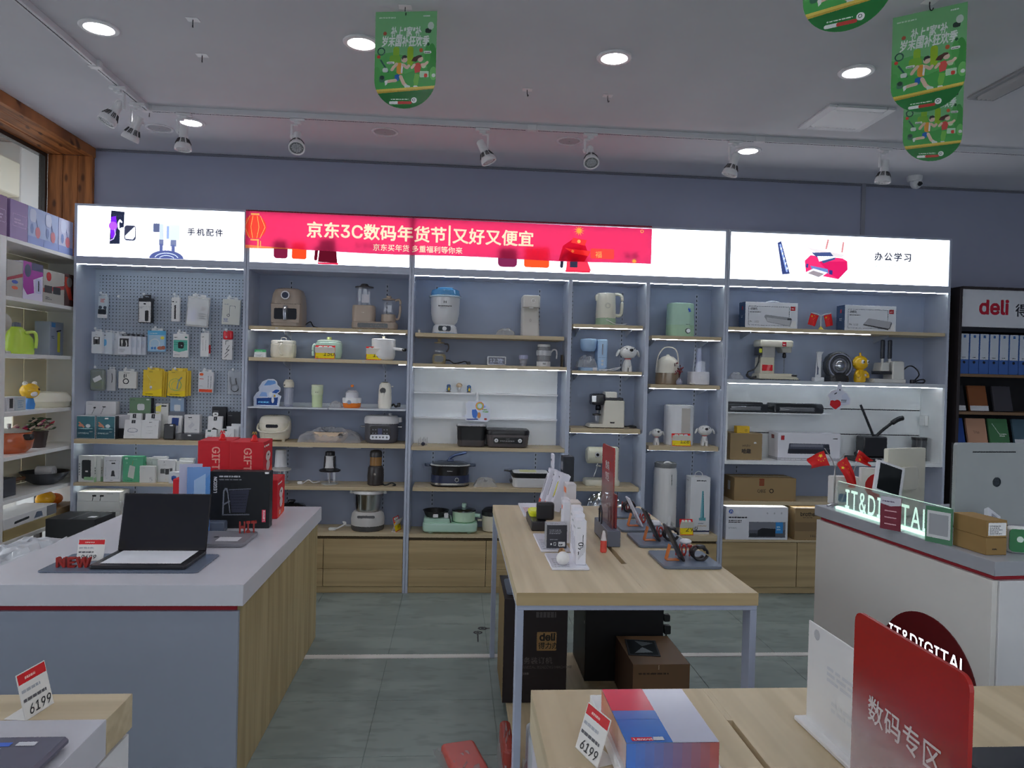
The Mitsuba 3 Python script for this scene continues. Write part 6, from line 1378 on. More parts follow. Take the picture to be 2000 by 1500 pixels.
t.part('plate', [(body([(.0955, .316, .234, .05), (.12, .318, .236, .05), (.13, .306, .226, .045), (.132, .28, .2, .04)]), (26, 26, 28))])
p = t.part('panel', [(mv(plate(sbox(-.105, -.022, .105, .022).buffer(-.006).buffer(.006), .003), .0, -.1165, .055), (24, 24, 26))], 'gloss')
for x in (-.086, .086):
    t.part('dial', [(ring(x, .055, .014, -.1170, .010), (226, 226, 228)), (ring(x, .055, .006, -.1275, .002), (150, 150, 152))], under=p)
t.part('marks', prints([('b', .22, .35, .55, .25, 1, (150, 150, 152)), ('b', .42, .75, .14, .1, 1, (150, 150, 152))], .21, .044, face(-.105, -.1166, .033)), 'card', under=p)
t = Thing('egg_rack', 'small wire rack with a dark knob in clear wrapping', 'rack', -.232, 5.34, Z)
t.part('wires', [(tube([(-.03 + .012 * k, -.02, .004), (-.028 + .012 * k, 0, .05 + .012 * (k % 2)), (-.03 + .012 * k, .02, .004)], .0016, 5), (200, 200, 202)) for k in range(6)], 'metal', smooth=True)
t.part('knob', [(ball((.004, -.024, .016), .014, 8), (40, 42, 60))], smooth=True)
Z = .7645
t = Thing('electric_hotpot', 'wide black and navy electric hotpot with a tilted handle', 'hotpot', -.028, 5.39, Z)
t.part('base_plate', [(body([(0, .27, .18, .085), (.01, .286, .2, .095), (.014, .28, .2, .095)]), (24, 24, 26))])
t.part('trim', [(body([(.0145, .286, .2, .095), (.028, .284, .2, .095)]), (190, 184, 174))], 'metal', smooth=40)
t.part('heater', [(body([(.0285, .282, .2, .095), (.082, .278, .198, .095)]), (40, 46, 74))])
t.part('pot', [(body([(.0825, .27, .19, .09), (.13, .28, .2, .095), (.148, .292, .21, .10), (.152, .28, .2, .095)]), (26, 26, 28))], 'gloss', smooth=40)
t.part('rim', [(body([(.1525, .30, .216, .10), (.157, .30, .216, .10), (.16, .28, .2, .095)]), (180, 178, 176))], 'gloss', smooth=40)
t.part('lid', [(body([(.1605, .276, .196, .094), (.172, .22, .15, .07), (.178, .06, .05, .02)]), (44, 46, 52))], 'gloss', smooth=40)
t.part('handle', [(tube([(-.01, 0, .178), (.0, 0, .20), (.03, -.01, .222), (.08, -.02, .236), (.115, -.025, .248)], [.010], 8), (38, 50, 78)), (body([(.177, .05, .04, .015), (.190, .044, .034, .012)]), (38, 50, 78))], smooth=True)
for s_ in (-1, 1):
    t.part('grip', [(mv(body([(0, .05, .06, .02), (.012, .052, .062, .02), (.018, .045, .055, .02)]), s_ * .162, 0, .142), (40, 48, 66))])
t.part('dial', [(ring(.05, .055, .015, -.0995, .012), (180, 180, 184)), (ring(.05, .055, .011, -.112, .002), (30, 32, 44))])
t.part('mark', prints([('b', .1, .2, .8, .6, 1, (210, 210, 212))], .05, .012, face(-.025, -.1012, .112)), 'card')
bag('packed_cable', 'crumpled clear bag with a cable between hotpot and griddle', .23, 5.36, Z, .17, .11, .075, 31, (206, 204, 200))
t = Thing('square_griddle', 'white based rectangular griddle with a black pan, behind the table', 'griddle', .565, 5.385, Z)
t.part('base', [(body([(.002, .25, .17, .04), (.008, .262, .18, .045), (.07, .27, .186, .045), (.074, .26, .18, .04)]), (212, 212, 212))])
t.part('pan', [(body([(.0745, .27, .19, .04), (.085, .285, .2, .045), (.108, .30, .215, .05), (.11, .28, .2, .045), (.098, .27, .18, .04)]), (30, 30, 32))])
t.part('griddle_plate', [(body([(.1085, .262, .176, .035), (.113, .255, .17, .035)]), (206, 206, 206))])
t.part('booklet', [(box(-.08, .04, -.06, .05, .1135, .116), (206, 206, 150))], 'card')
t.part('grip', [(tube([(-.14, 0, .108), (-.17, -.01, .116), (-.195, -.01, .118)], .012, 8, flat=.5), (30, 30, 32))], smooth=True)
t.part('thermostat', [(box(-.152, -.127, -.03, .02, .03, .055, .004), (60, 60, 62))])
Z = .4265
t = Thing('breakfast_machine', 'mint green breakfast machine with a small black pan and a pot', 'breakfast maker', -.02, 5.37, Z)
t.part('base', [(body([(.012, .37, .17, .03), (.02, .395, .18, .04), (.06, .40, .185, .045), (.075, .39, .178, .04)]), (186, 220, 200))])
for x in (-.14, .14):
    t.part('foot', [(lathe([(0, 0), (.016, 0), (.018, .0125), (0, .0125)], 14, x, -.05), (190, 220, 204))])
t.part('toaster', [(body([(.0755, .20, .15, .03, -.09), (.105, .204, .155, .03, -.09), (.112, .19, .14, .03, -.09)]), (186, 220, 200))])
t.part('frying_pan', [(lathe([(0, .118), (.075, .118), (.092, .155), (.096, .158), (.088, .157), (.07, .124)], 28, -.105, 0), (34, 34, 36))])
t.part('pan_clip', [(mv(body([(0, .04, .02, .006), (.022, .034, .018, .006)]), -.105, -.092, .122), (224, 224, 224))])
t.part('pot', [(lathe([(0, .0755), (.07, .0755), (.082, .085), (.084, .155), (0, .155)], 32, .10, 0), (196, 226, 196))])
t.part('pot_rim', [(lathe([(0, .1555), (.088, .1555), (.088, .164), (.06, .174), (0, .178)], 32, .10, 0), (150, 154, 156))], 'chrome', smooth=40)
t.part('pot_knob', [(lathe([(0, .178), (.013, .178), (.016, .19), (.018, .205), (.012, .211), (0, .212)], 18, .10, 0), (190, 224, 206))])
t.part('pot_handle', [(tube([(.18, 0, .125), (.20, -.005, .122), (.222, -.01, .12)], .015, 9), (190, 224, 206))], smooth=True)
t.part('lever', [(tube([(.005, -.07, .08), (-.005, -.07, .12), (-.02, -.07, .15)], .0045, 6), (40, 40, 42)), (box(-.045, -.012, -.08, -.05, .11, .15, .006), (222, 222, 222))])
t = Thing('cream_pot', 'cream pot with a black rim mostly hidden by the table corner', 'pot', .295, 5.40, Z)
t.part('pot', [(lathe([(0, 0), (.06, 0), (.075, .01), (.08, .12), (0, .12)], 26), (226, 220, 200))])
t.part('rim', [(lathe([(0, .1205), (.083, .1205), (.083, .15), (.06, .17), (0, .172)], 26), (40, 40, 44))])
t.part('handle', [(tube([(-.08, 0, .08), (-.10, 0, .082), (-.112, 0, .08)], .01, 8), (226, 220, 200))], smooth=True)

# ------------------------------------------------------------------ third unit, two narrow bays
t = Thing('cream_kettle', 'cream electric kettle with a green foot and loop handle', 'kettle', 1.103, 5.39, 1.9725)
t.part('base', [(lathe([(0, 0), (.074, 0), (.076, .004), (.075, .054), (0, .054)], 32), (164, 190, 156))])
t.part('jug', [(lathe([(0, .0545), (.075, .0545), (.074, .09), (.070, .23), (.066, .24), (0, .242)], 32), (228, 226, 206))])
t.part('spout', [(mv(body([(0, .02, .03, .008), (.03, .03, .036, .01), (.045, .022, .034, .01)]), -.068, 0, .185), (228, 226, 206))])
t.part('handle', [(tube([(.05, 0, .232), (.09, 0, .238), (.116, 0, .225), (.122, 0, .19), (.118, 0, .10), (.10, 0, .078), (.072, 0, .082)], .012, 9), (228, 226, 206))], smooth=True)
t.part('ring_mark', [(mv(lathe([(.012, 0), (.022, 0), (.022, .003), (.012, .003), (.012, 0)], 24), 0, -.0715, .145, rx=90), (206, 204, 186))])
t.part('cord', [cord([(.0, -.08, .03), (-.01, -.085, .04), (.03, -.085, .02), (.06, -.09, .008), (.12, -.09, .008), (.14, -.08, .012), (.09, -.095, .006)], .003, (214, 214, 212))], smooth=True)
t = Thing('coffee_maker', 'pale blue drip coffee maker with a wrapped glass jug', 'coffee maker', 1.012, 5.385, 1.6335)
BL = (160, 190, 222)
t.part('foot', [(body([(0, .20, .15, .04), (.006, .206, .156, .045), (.024, .20, .15, .045)]), BL)])
t.part('column', [(body([(.0245, .072, .13, .014, .062), (.225, .074, .13, .014, .062), (.234, .066, .12, .014, .062)]), BL)])
t.part('brew_head', [(lathe([(0, .145), (.042, .145), (.058, .165), (.064, .225), (.058, .236), (0, .238)], 28, -.038, -.02), BL)])
t.part('jug', [(mv(shell([(.05, .0248), (.068, .05), (.066, .085), (.045, .125)], 26), -.04, -.02), (230, 230, 230))], 'glass', smooth=40)
t.part('wrapping', [(mv(crumple(.15, .13, .10, 17, 12), -.05, -.02, .025), (214, 216, 218))], 'film', smooth=30)
t.part('gauge', [(box(.056, .064, -.0668, -.0655, .12, .2), (70, 80, 100))], 'gloss')
for z in (.075, .05):
    t.part('switch', [(ring(.06, z, .009, -.0655, .005), (206, 210, 216))])
t.part('seam', [(box(.0255, .0985, -.0656, -.0648, .098, .1), (110, 136, 166))], 'paint')
t.part('cord', [cord([(.05, -.09, .006), (.08, -.1, .006), (.14, -.1, .02), (.19, -.1, .03), (.14, -.095, .008), (.07, -.1, .012), (.03, -.1, .006)], .0035, (216, 218, 222)), (mv(box(-.016, .016, -.01, .01, 0, .024, .005), .0, -.1, .001), (222, 222, 224))])


def toy_dog(name, label, x, y, z, h, rz):
    """Plain white toy dog: big round head, hanging ears, black nose, red collar, four legs."""
    t = Thing(name, label, 'toy', x, y, z, rz)
    k = h / .2
    W_ = (228, 228, 226)
    t.part('body', [(mv(body([(.030, .05, .06, .022, 0, .01), (.05, .058, .075, .027, 0, .012), (.08, .05, .055, .024, 0, .006), (.098, .03, .03, .014)]), s=k), W_)], 'satin', smooth=45)
    for sx, sy in ((-1, -1), (1, -1), (-1, 1), (1, 1)):
        t.part('leg', [(mv(lathe([(0, 0), (.013, 0), (.014, .005), (.012, .045), (0, .05)], 14, sx * .018, -.012 + .02 + sy * .018), s=k), W_)], 'satin', smooth=45)
    t.part('collar', [(mv(lathe([(.0, .094), (.026, .094), (.026, .102), (0, .102)], 18), s=k), (176, 50, 52))])
    hd = t.part('head', [(mv(ball((0, -.004, .146), np.array([.066, .056, .050]), 14), s=k), W_)], smooth=True)
    t.part('nose', [(mv(ball((.002, -.058, .162), np.array([.015, .010, .012]), 10), s=k), (20, 20, 22))], 'gloss', smooth=True, under=hd)
    for s_ in (-1, 1):
        t.part('eye', [(mv(ball((s_ * .030, -.046, .172), .0045, 7), s=k), (24, 24, 26))], 'gloss', smooth=True, under=hd)
        t.part('ear', [(mv(mv(ball((0, 0, -.02), np.array([.010, .018, .030]), 10), s_ * .074, .0, .158, ry=-s_ * 24), s=k), W_)], smooth=True, under=hd)


toy_dog('toy_dog', 'large white toy dog with a red collar beside the blue coffee maker', 1.272, 5.36, 1.6335, .198, 12)
t = Thing('espresso_machine', 'cream and black espresso machine seen from its side', 'coffee machine', 1.12, 5.385, 1.2125)
t.part('housing', [(body([(.012, .165, .16, .01, .045), (.20, .148, .15, .01, .053), (.205, .14, .14, .01, .053)]), (216, 212, 196))])
t.part('drip_tray', [(body([(.006, .27, .16, .012, -.005), (.03, .255, .15, .012, -.002)]), (208, 204, 188)), (body([(0, .26, .15, .012, -.005), (.0055, .27, .16, .012, -.005)]), (24, 24, 26))])
t.part('upper_block', [(body([(.2055, .14, .14, .01, .05), (.225, .145, .14, .01, .045)]), (32, 34, 40))])
t.part('brew_head', [(body([(.17, .08, .12, .02, -.07), (.19, .10, .13, .02, -.065), (.245, .10, .13, .02, -.065), (.252, .08, .11, .02, -.065)]), (28, 30, 36))], 'gloss', smooth=40)
t.part('chrome_face', [(box(-.119, -.085, -.0705, -.0655, .19, .238, .003), (206, 206, 208))], 'chrome')
t.part('water_tank', [(body([(.2255, .09, .11, .008, .03), (.262, .088, .108, .008, .03), (.268, .08, .1, .008, .03)]), (226, 224, 212))])
t.part('filter_handle', [(tube([(-.06, -.02, .165), (-.065, -.025, .14), (-.068, -.03, .11)], .007, 8), (190, 190, 192)), (lathe([(0, .13), (.02, .13), (.022, .15), (.018, .17), (0, .17)], 16, -.06, -.02), (30, 30, 34))], 'chrome', smooth=35)
t.part('jug', [(mv(shell([(.024, .031), (.028, .05), (.03, .09)], 20), -.07, -.02), (226, 226, 220))], 'glass', smooth=40)
t.part('jug_lid', [(mv(lathe([(0, .0905), (.032, .0905), (.03, .102), (.01, .106), (0, .106)], 20), -.07, -.02), (50, 48, 46))])
t.part('badge', [(box(.02, .052, -.0812, -.0795, .036, .048), (60, 56, 54))])
t.part('cord', [cord([(.12, -.02, .016), (.15, -.05, .014), (.19, -.05, .020), (.22, -.06, .011), (.17, -.07, .011)], .006)], smooth=True)
t = Thing('retro_espresso', 'round headed cream espresso machine behind the red sign plate', 'coffee machine', 1.10, 5.39, .7825)
t.part('head', [(mv(lathe([(0, 0), (.052, 0), (.062, .01), (.062, .14), (.055, .155), (0, .157)], 28), -.115, 0, .222, ry=90), (216, 214, 194))])
t.part('dial', [(ring(-.045, .232, .018, -.0635, .012), (206, 206, 208)), (ring(-.045, .232, .011, -.0755, .003), (40, 40, 42))], 'chrome', smooth=40)
t.part('column', [(body([(.045, .10, .12, .02, .07), (.28, .10, .12, .02, .07), (.286, .09, .11, .02, .07)]), (222, 220, 204))])
t.part('steam_arm', [(tube([(-.04, -.05, .17), (-.045, -.07, .15), (-.06, -.08, .105), (-.072, -.08, .07)], .004, 7), (206, 206, 208)), (tube([(-.05, -.06, .152), (-.02, -.075, .148)], .0065, 7, k=2), (220, 220, 214))], 'chrome', smooth=True)
t.part('foot', [(body([(0, .25, .15, .03), (.006, .262, .16, .035), (.034, .262, .16, .035), (.044, .245, .15, .03)]), (216, 214, 196))])
solo('foil_bundle', 'crumpled silver foil bag behind the table end', 'bag', [(crumple(.25, .16, .14, 41, 17), (206, 210, 212))], 'chrome', x=1.13, y=5.39, z=.4305 + .17, smooth=22)
carton('plain_carton', 'grey box under the silver foil bag', 'carton', 1.13, .4305, .26, .1695, .18, 5.30, (120, 124, 130))
# right narrow bay
t = Thing('green_humidifier', 'mint green humidifier with a silver knob', 'humidifier', 1.670, 5.385, 1.9055)
t.part('base', [(body([(0, .19, .15, .055), (.006, .20, .16, .06), (.085, .2, .16, .06)]), (170, 206, 172))])
t.part('tank', [(body([(.0855, .2, .16, .06), (.24, .192, .152, .058), (.249, .182, .142, .055), (.252, .16, .12, .05)]), (174, 210, 188))])
t.part('knob', [(ring(.035, .042, .020, -.081, .004), (90, 96, 96)), (ring(.035, .042, .015, -.085, .012), (190, 194, 194))], 'metal', smooth=40)
t.part('print', prints([('p', [(.66, .80), (.70, .86), (.72, .81), (.76, .84), (.75, .78), (.79, .75), (.73, .73), (.68, .72), (.70, .76)], (60, 96, 200)), ('b', .62, .355, .2, .02, 1, (80, 100, 90))], .2, .25, face(-.1, -.0802, 0)), 'card')
t = Thing('handled_humidifier', 'cream domed humidifier with a hoop handle and smoky brown base', 'humidifier', 1.585, 5.39, 1.5465)
t.part('base', [(lathe([(0, 0), (.086, 0), (.09, .006), (.088, .085), (0, .085)], 32), (134, 116, 92))], 'gloss', smooth=40)
t.part('dome', [(lathe([(0, .0855), (.088, .0855), (.084, .12), (.07, .18), (.045, .206), (.016, .214), (.012, .224), (0, .226)], 32), (228, 224, 208))])
t.part('handle', [(tube([(-.088, 0, .09), (-.084, 0, .15), (-.07, 0, .22), (-.03, 0, .272), (.02, 0, .28), (.06, 0, .26), (.078, 0, .21), (.082, 0, .14)], .005, 8), (212, 206, 194))], smooth=True)
t = Thing('clear_humidifier', 'white humidifier with a tall clear tank', 'humidifier', 1.822, 5.385, 1.5465)
t.part('base', [(body([(.004, .14, .12, .03), (.01, .148, .128, .035), (.095, .148, .128, .035), (.1, .14, .12, .03)]), (220, 220, 226))])
for x in (-.05, .05):
    t.part('foot', [(lathe([(0, 0), (.01, 0), (.011, .0045), (0, .0045)], 10, x, -.03), (200, 190, 170))])
t.part('knob', [(ring(.012, .058, .016, -.065, .008), (226, 226, 230))])
t.part('tank', [(body([(.1005, .13, .105, .03), (.27, .105, .09, .025), (.283, .10, .085, .025)]), (226, 228, 236))], 'glass', smooth=40)
t.part('core', [(body([(.1008, .05, .04, .015), (.275, .034, .03, .012)]), (170, 176, 206))], 'tinted_film', smooth=40)
t.part('cord', [cord([(-.07, -.03, .006), (-.08, -.05, .016), (-.06, -.07, .006), (-.085, -.07, .012), (-.05, -.075, .01)], .004, (222, 222, 220))], smooth=True)
t = Thing('berry_vase', 'tiny grey vase with dark red berry twigs', 'vase', 1.645, 5.285, 1.5465)
t.part('vase', [(lathe([(0, 0), (.018, 0), (.024, .012), (.022, .03), (.010, .042), (.012, .05), (0, .05)], 20), (150, 150, 166))])
rg = random.Random(4)
tw, be = [], []
for k in range(9):
    a, hh = rg.uniform(-.9, .9), rg.uniform(.10, .165)
    tip = (a * .05, rg.uniform(-.012, .012), hh)
    tw.append((tube([(0, 0, .045), (a * .02, 0, .045 + hh * .4), tip], .0012, 5, k=3), (70, 40, 36)))
    for q in range(4):
        be.append((ball((tip[0] + rg.uniform(-.012, .012), tip[1] - .002 * q, tip[2] + rg.uniform(-.03, .006)), .0052, 6), rg.choice([(96, 20, 30), (120, 26, 40), (60, 16, 22)])))
t.part('twig', tw, kind='stuff')
t.part('berry', be, smooth=True, kind='stuff')
t = Thing('air_purifier', 'white rounded appliance with a grey centre panel behind a yellow card', 'air purifier', 1.685, 5.40, 1.0935)
t.part('body', [(body([(0, .20, .17, .07), (.008, .212, .18, .075), (.285, .214, .182, .075), (.296, .206, .174, .07), (.30, .18, .15, .06)]), (226, 228, 230))])
t.part('front_strip', [(mv(plate(sbox(-.006, .0, .058, .27), .003), y=-.0935, z=.008), (186, 180, 172))])
price_tag('yellow price card with the handwritten number 128', 1.672, 1.0935, .142, .094, 5.274, '128')
toy_dog('toy_dog', 'small white toy dog at the left of the grey striped appliance', 1.498, 5.33, 1.0935, .125, 4)
toy_dog('toy_dog', 'white toy dog at the right end of the same board as the 128 card', 1.868, 5.34, 1.0935, .157, -4)
t = Thing('tower_humidifier', 'tall white column humidifier with a dark opening on top', 'humidifier', 1.590, 5.39, .4355)
t.part('column', [(lathe([(0, 0), (.082, 0), (.086, .008), (.088, .08), (.086, .45), (.082, .475), (.076, .49), (.06, .498), (0, .494)], 36), (228, 228, 226))])
t.part('collar', [(lathe([(.062, .492), (.080, .486), (.083, .512), (.08, .522), (.066, .522), (.060, .496)], 36), (120, 122, 122))], 'gloss', smooth=40)
t.part('top_handle', [(tube([(-.03, -.055, .516), (-.012, -.05, .528), (.012, -.05, .528), (.03, -.055, .516)], .008, 8), (214, 214, 212))], smooth=True)
t.part('gauge', [(box(.024, .028, -.0865, -.082, .36, .44), (110, 112, 112))])
t.part('tap', [(mv(plate(sbox(-.01, 0, .012, .08).buffer(-.006).buffer(.006), .01), .01, -.096, .05), (232, 232, 232)), (mv(lathe([(.02, 0), (.034, 0), (.034, .006), (.02, .006), (.02, 0)], 24), .02, -.0895, .06, rx=90), (180, 180, 178))])
t = carton('lamp_box', 'tall white box printed with a teal lamp and a rope handle', 'package', 1.835, .4355, .148, .425, .12, 5.30, (224, 226, 228), [('b', .3, .93, .5, .03, 1, INK), ('p', [(.52, .28), (.58, .76), (.66, .76), (.72, .28)], (130, 186, 196)), ('p', [(.62, .28), (.61, .76), (.66, .76), (.72, .28)], (84, 148, 160)), ('r', .46, .24, .80, .29, (96, 166, 176)), ('b', .42, .18, .4, .03, 1, (150, 160, 170)), ('b', .38, .14, .5, .02, 1, (190, 160, 120)), ('r', 0, .04, 1, .065, (40, 48, 80))], left=[('r', 0, .04, 1, .065, (40, 48, 80)), ('b', .2, .92, .5, .03, 1, SOFT)])
t.part('handle', [(tube([(-.03, .05, .424), (-.025, .05, .45), (0, .05, .463), (.025, .05, .45), (.03, .05, .424)], .0025, 6), (206, 206, 204))], smooth=True)
price_tag('yellow price card reading 299 leaning by the tall lamp box', 1.727, .4355, .10, .118, 5.264, '299')
# ------------------------------------------------------------------ office goods in the fourth unit
Z = 1.9855
LAM = [('o', .06, .10, .84, .84, .014, (50, 60, 80)), ('r', .80, .06, .97, .30, PW), ('r', .86, .70, .95, .86, (170, 44, 50)), ('t', .87, .75, .07, 'deli', PW), ('t', .085, .70, .10, '过塑机', INK, {'bold': .8}), ('b', .085, .60, .28, .05, 1, INK), ('t', .08, .22, .09, 'A4', INK), ('b', .17, .2, .13, .09, 2, SOFT)]
for k, x in enumerate((2.345, 3.118)):
    pic = [('p', [(.36, .44), (.38, .52), (.87, .42), (.89, .34), (.86, .08), (.42, .24)], (150, 154, 160)), ('p', [(.40, .42), (.86, .32), (.85, .12), (.42, .26)], (190, 192, 196)), ('p', [(.80, .40), (.88, .40), (.88, .33), (.80, .33)], (60, 64, 70))] if k == 0 else \
        [('p', [(.36, .27), (.46, .50), (.90, .38), (.86, .12)], (170, 172, 178)), ('p', [(.36, .27), (.86, .12), (.85, .06), (.36, .23)], (60, 62, 66)), ('p', [(.86, .12), (.90, .38), (.92, .34), (.88, .09)], (110, 112, 118))]
    c = carton('laminator_box', ('white laminator box with a handle, left of the crossed flags', 'white laminator box with a flat machine printed, right of the crossed flags')[k], 'package', x, Z, .405, .194, .12, 5.31, (222, 226, 232), LAM + pic, left=[('r', 0, 0, 1, 1, (44, 60, 88)), ('r', .42, .70, .62, .84, (170, 44, 50)), ('b', .35, .4, .3, .12, 2, (200, 206, 214))])
    if k == 0:
        c.part('handle', [(tube([(-.03, .05, .193), (0, .05, .206), (.06, .05, .206), (.09, .05, .193)], .004, 6), (214, 216, 220))], smooth=True)


def flag(t, M, w, h, sag=0.0, stars=True, name='flag_cloth', seed=0):
    """Small red flag with five yellow stars hanging from its staff; local x along the staff edge, -z the fly."""
    n = 9
    u, v = np.meshgrid(np.linspace(0, 1, n), np.linspace(0, 1, n), indexing='ij')
    def P_(a, b):
        return np.stack([a * w * (1 - .25 * sag * b), .012 * np.sin(a * 7 + seed) * b * sag + .006 * np.sin(b * 5 + seed) * sag, -b * h], -1)
    V = P_(u, v).reshape(-1, 3)
    i, j = np.meshgrid(np.arange(n - 1), np.arange(n - 1), indexing='ij')
    q = (i * n + j).ravel()
    t.part(name, [((V @ M[:3, :3].T + M[:3, 3], tri(np.stack([q, q + 1, q + n + 1, q + n], 1))), (206, 32, 34))], 'card', smooth=True)
    def star(cx, cy, r, a0):
        return [(cx + (r if k % 2 == 0 else r * .4) * math.sin(a0 + k * math.pi / 5), cy + (r if k % 2 == 0 else r * .4) * math.cos(a0 + k * math.pi / 5) * w / h) for k in range(10)]
    S_ = []
    for cx, cy, r, a0 in ((.25, .22, .16, 0), (.5, .10, .05, .4), (.62, .2, .05, .9), (.62, .34, .05, 0), (.5, .44, .05, .5)):
        p = np.array(star(cx, cy, r, a0))
        v2, f2 = flat(Polygon(p))
        for off in (-.0012,):
            W_ = P_(v2[:, 0], v2[:, 1]) + [0, off, 0]
            S_.append(((W_ @ M[:3, :3].T + M[:3, 3], f2), (244, 206, 50)))
    t.part('star', S_, 'card', kind='stuff')


t = Thing('crossed_flags', 'pair of small crossed red flags on a yellow foot between the laminator boxes', 'flags', 2.745, 5.34, Z)
t.part('foot', [(loft([rr(.04, .03, .004, 0), rr(.034, .026, .004, .006), rr(.006, .006, .002, .028)]), (226, 206, 90))])
for s_ in (-1, 1):
    t.part('staff', [(tube([(0, 0, .026), (0, -.002 * s_, .108), (s_ * .075, -.002 * s_, .13)], .0022, 6, k=2), (214, 210, 200))])
flag(t, mat4(-.083, -.004, .126, ry=16), .066, .088, .3)
flag(t, mat4(.018, -.004, .110, ry=-14), .062, .088, .3, seed=1)
Z = 1.5975
t = Thing('drill_binder', 'beige financial binding drill with a black motor and red tag', 'binding machine', 2.40, 5.39, Z)
BE = (206, 200, 178)
t.part('foot', [(body([(.008, .30, .16, .012, .02), (.014, .31, .165, .012, .02), (.045, .26, .15, .012, .0), (.05, .25, .14, .012, .0)]), BE)])
t.part('under_tray', [(box(-.135, .178, -.085, .085, .002, .0075), (40, 40, 42))])
t.part('column', [(body([(.0505, .112, .12, .012, -.065), (.17, .108, .116, .012, -.063)]), BE)])
t.part('neck', [(body([(.1705, .10, .11, .008, -.055), (.25, .10, .11, .008, -.055)]), (156, 154, 150))])
t.part('head', [(body([(.2505, .25, .13, .016, .0), (.26, .262, .14, .018, .0), (.292, .262, .14, .018, .0), (.301, .25, .13, .016, .0)]), (196, 194, 176)), (body([(.21, .07, .10, .01, .09), (.25, .09, .11, .012, .08)]), (166, 164, 156))])
t.part('motor', [(box(-.132, -.106, -.05, .04, .185, .25, .006), (34, 34, 40)), (box(-.13, -.108, -.0515, -.0495, .205, .235), (206, 210, 50))])
t.part('drill', [(lathe([(0, .17), (.010, .17), (.013, .18), (.013, .195), (.008, .21), (0, .21)], 14, .085, -.01), (60, 60, 62)), (lathe([(0, .052), (.002, .052), (.002, .17), (0, .17)], 8, .085, -.01), (90, 90, 92))], 'metal')
t.part('print', prints([('r', .06, .14, .88, .52, (196, 36, 42)), ('p', [(.4, .14), (.6, .14), (.75, .52), (.5, .52)], (226, 110, 110))], .10, .12, face(-.115, -.0615, .052)) + prints([('r', 0, 0, 1, 1, (150, 30, 40)), ('b', .2, .3, .6, .4, 1, PW)], .03, .034, face(.04, -.0705, .255)), 'card')
t.part('handle', [(box(.115, .155, -.086, -.07, .03, .045, .003), (34, 34, 36))])
t.part('cord', [cord([(-.12, -.03, .188), (-.13, -.04, .13), (-.16, -.04, .08), (-.20, -.03, .06), (-.215, -.05, .04)], .005), cord([(-.215, -.05, .04), (-.22, -.05, .03), (-.19, -.06, .014), (-.15, -.05, .022)], .009)], smooth=True)
bag('cable_bag', 'small bunched clear bag beside the drill foot', 2.10, 5.35, Z, .10, .08, .06, 55)
t = Thing('desk_lamp', 'small white folding lamp standing beside the round fan', 'lamp', 2.75, 5.37, Z)
t.part('foot', [(pill(.078, .06, .03, .012, .006), (222, 224, 226))])
t.part('post', [(body([(.0305, .04, .03, .01), (.20, .036, .02, .008, 0, -.01), (.224, .05, .03, .01, .0, -.02)]), (226, 228, 230))])
t.part('light_panel', [(box(-.016, -.006, -.0172, -.0152, .05, .17), (70, 76, 96))], 'gloss')
t = Thing('round_fan', 'black and silver round fan heater beside a yellow figure', 'fan', 2.905, 5.385, Z)
t.part('stand', [(body([(0, .15, .14, .04), (.02, .155, .14, .04), (.07, .14, .09, .03), (.09, .12, .05, .02)]), (28, 28, 30))])
t.part('housing', [(mv(lathe([(0, 0), (.09, 0), (.104, .012), (.106, .06), (.09, .072), (.0, .074)], 40), 0, .03, .122, rx=90), (30, 30, 33))])
t.part('ring', [(mv(lathe([(.078, .07), (.083, .084), (.093, .084), (.097, .07), (.088, .066), (.078, .07)], 40), 0, .03, .122, rx=90), (206, 206, 208))], 'chrome', smooth=40)
t.part('inner_face', [(mv(lathe([(0, .066), (.076, .075), (.078, .07)][::-1], 36), 0, .03, .122, rx=90), (70, 72, 76))], 'gloss', smooth=40)
t.part('hub', [(ball((0, -.05, .122), np.array([.042, .022, .042]), 14), (190, 192, 196))], 'chrome', smooth=True)
t.part('grille_ring', [(mv(lathe([(.058, .0755), (.060, .079), (.062, .0755)], 36), 0, .03, .122, rx=90), (150, 150, 152))], 'metal')
t = Thing('yellow_figure', 'glossy yellow cartoon child figure money bank', 'figurine', 3.078, 5.365, Z, 20)
YL = (240, 190, 30)
t.part('body', [(body([(0, .07, .06, .025), (.01, .088, .07, .03), (.05, .09, .07, .032), (.085, .07, .056, .026), (.10, .04, .04, .018)]), YL)], 'gloss', smooth=45)
for s_ in (-1, 1):
    t.part('arm', [(tube([(s_ * .034, -.01, .084), (s_ * .056, -.02, .06), (s_ * .042, -.035, .042)], .014, 9), YL)], 'gloss', smooth=True)
h = t.part('head', [(ball((0, 0, .148), np.array([.062, .054, .056]), 14), YL)], 'gloss', smooth=True)
for s_ in (-1, 1):
    t.part('eye', [(ball((s_ * .024, -.046, .155), np.array([.014, .010, .016]), 9), (240, 240, 240)), (ball((s_ * .024, -.056, .155), .006, 7), (30, 26, 24))], 'gloss', smooth=True, under=h)
    t.part('ear', [(ball((s_ * .058, .005, .150), np.array([.014, .010, .024]), 9), YL)], 'gloss', smooth=True, under=h)
t.part('topknot', [(tube([(0, 0, .20), (0, 0, .214), (-.004, 0, .224)], .008, 8), YL)], 'gloss', smooth=True, under=h)
t.part('medal', [(ring(.018, .055, .010, -.036, .004), (214, 206, 200))])
t = Thing('stapler_binder', 'white office binding machine with two upright black grips', 'binding machine', 3.31, 5.39, Z)
t.part('foot', [(box(-.15, .105, -.08, .08, .0, .03, .004), (212, 212, 206))])
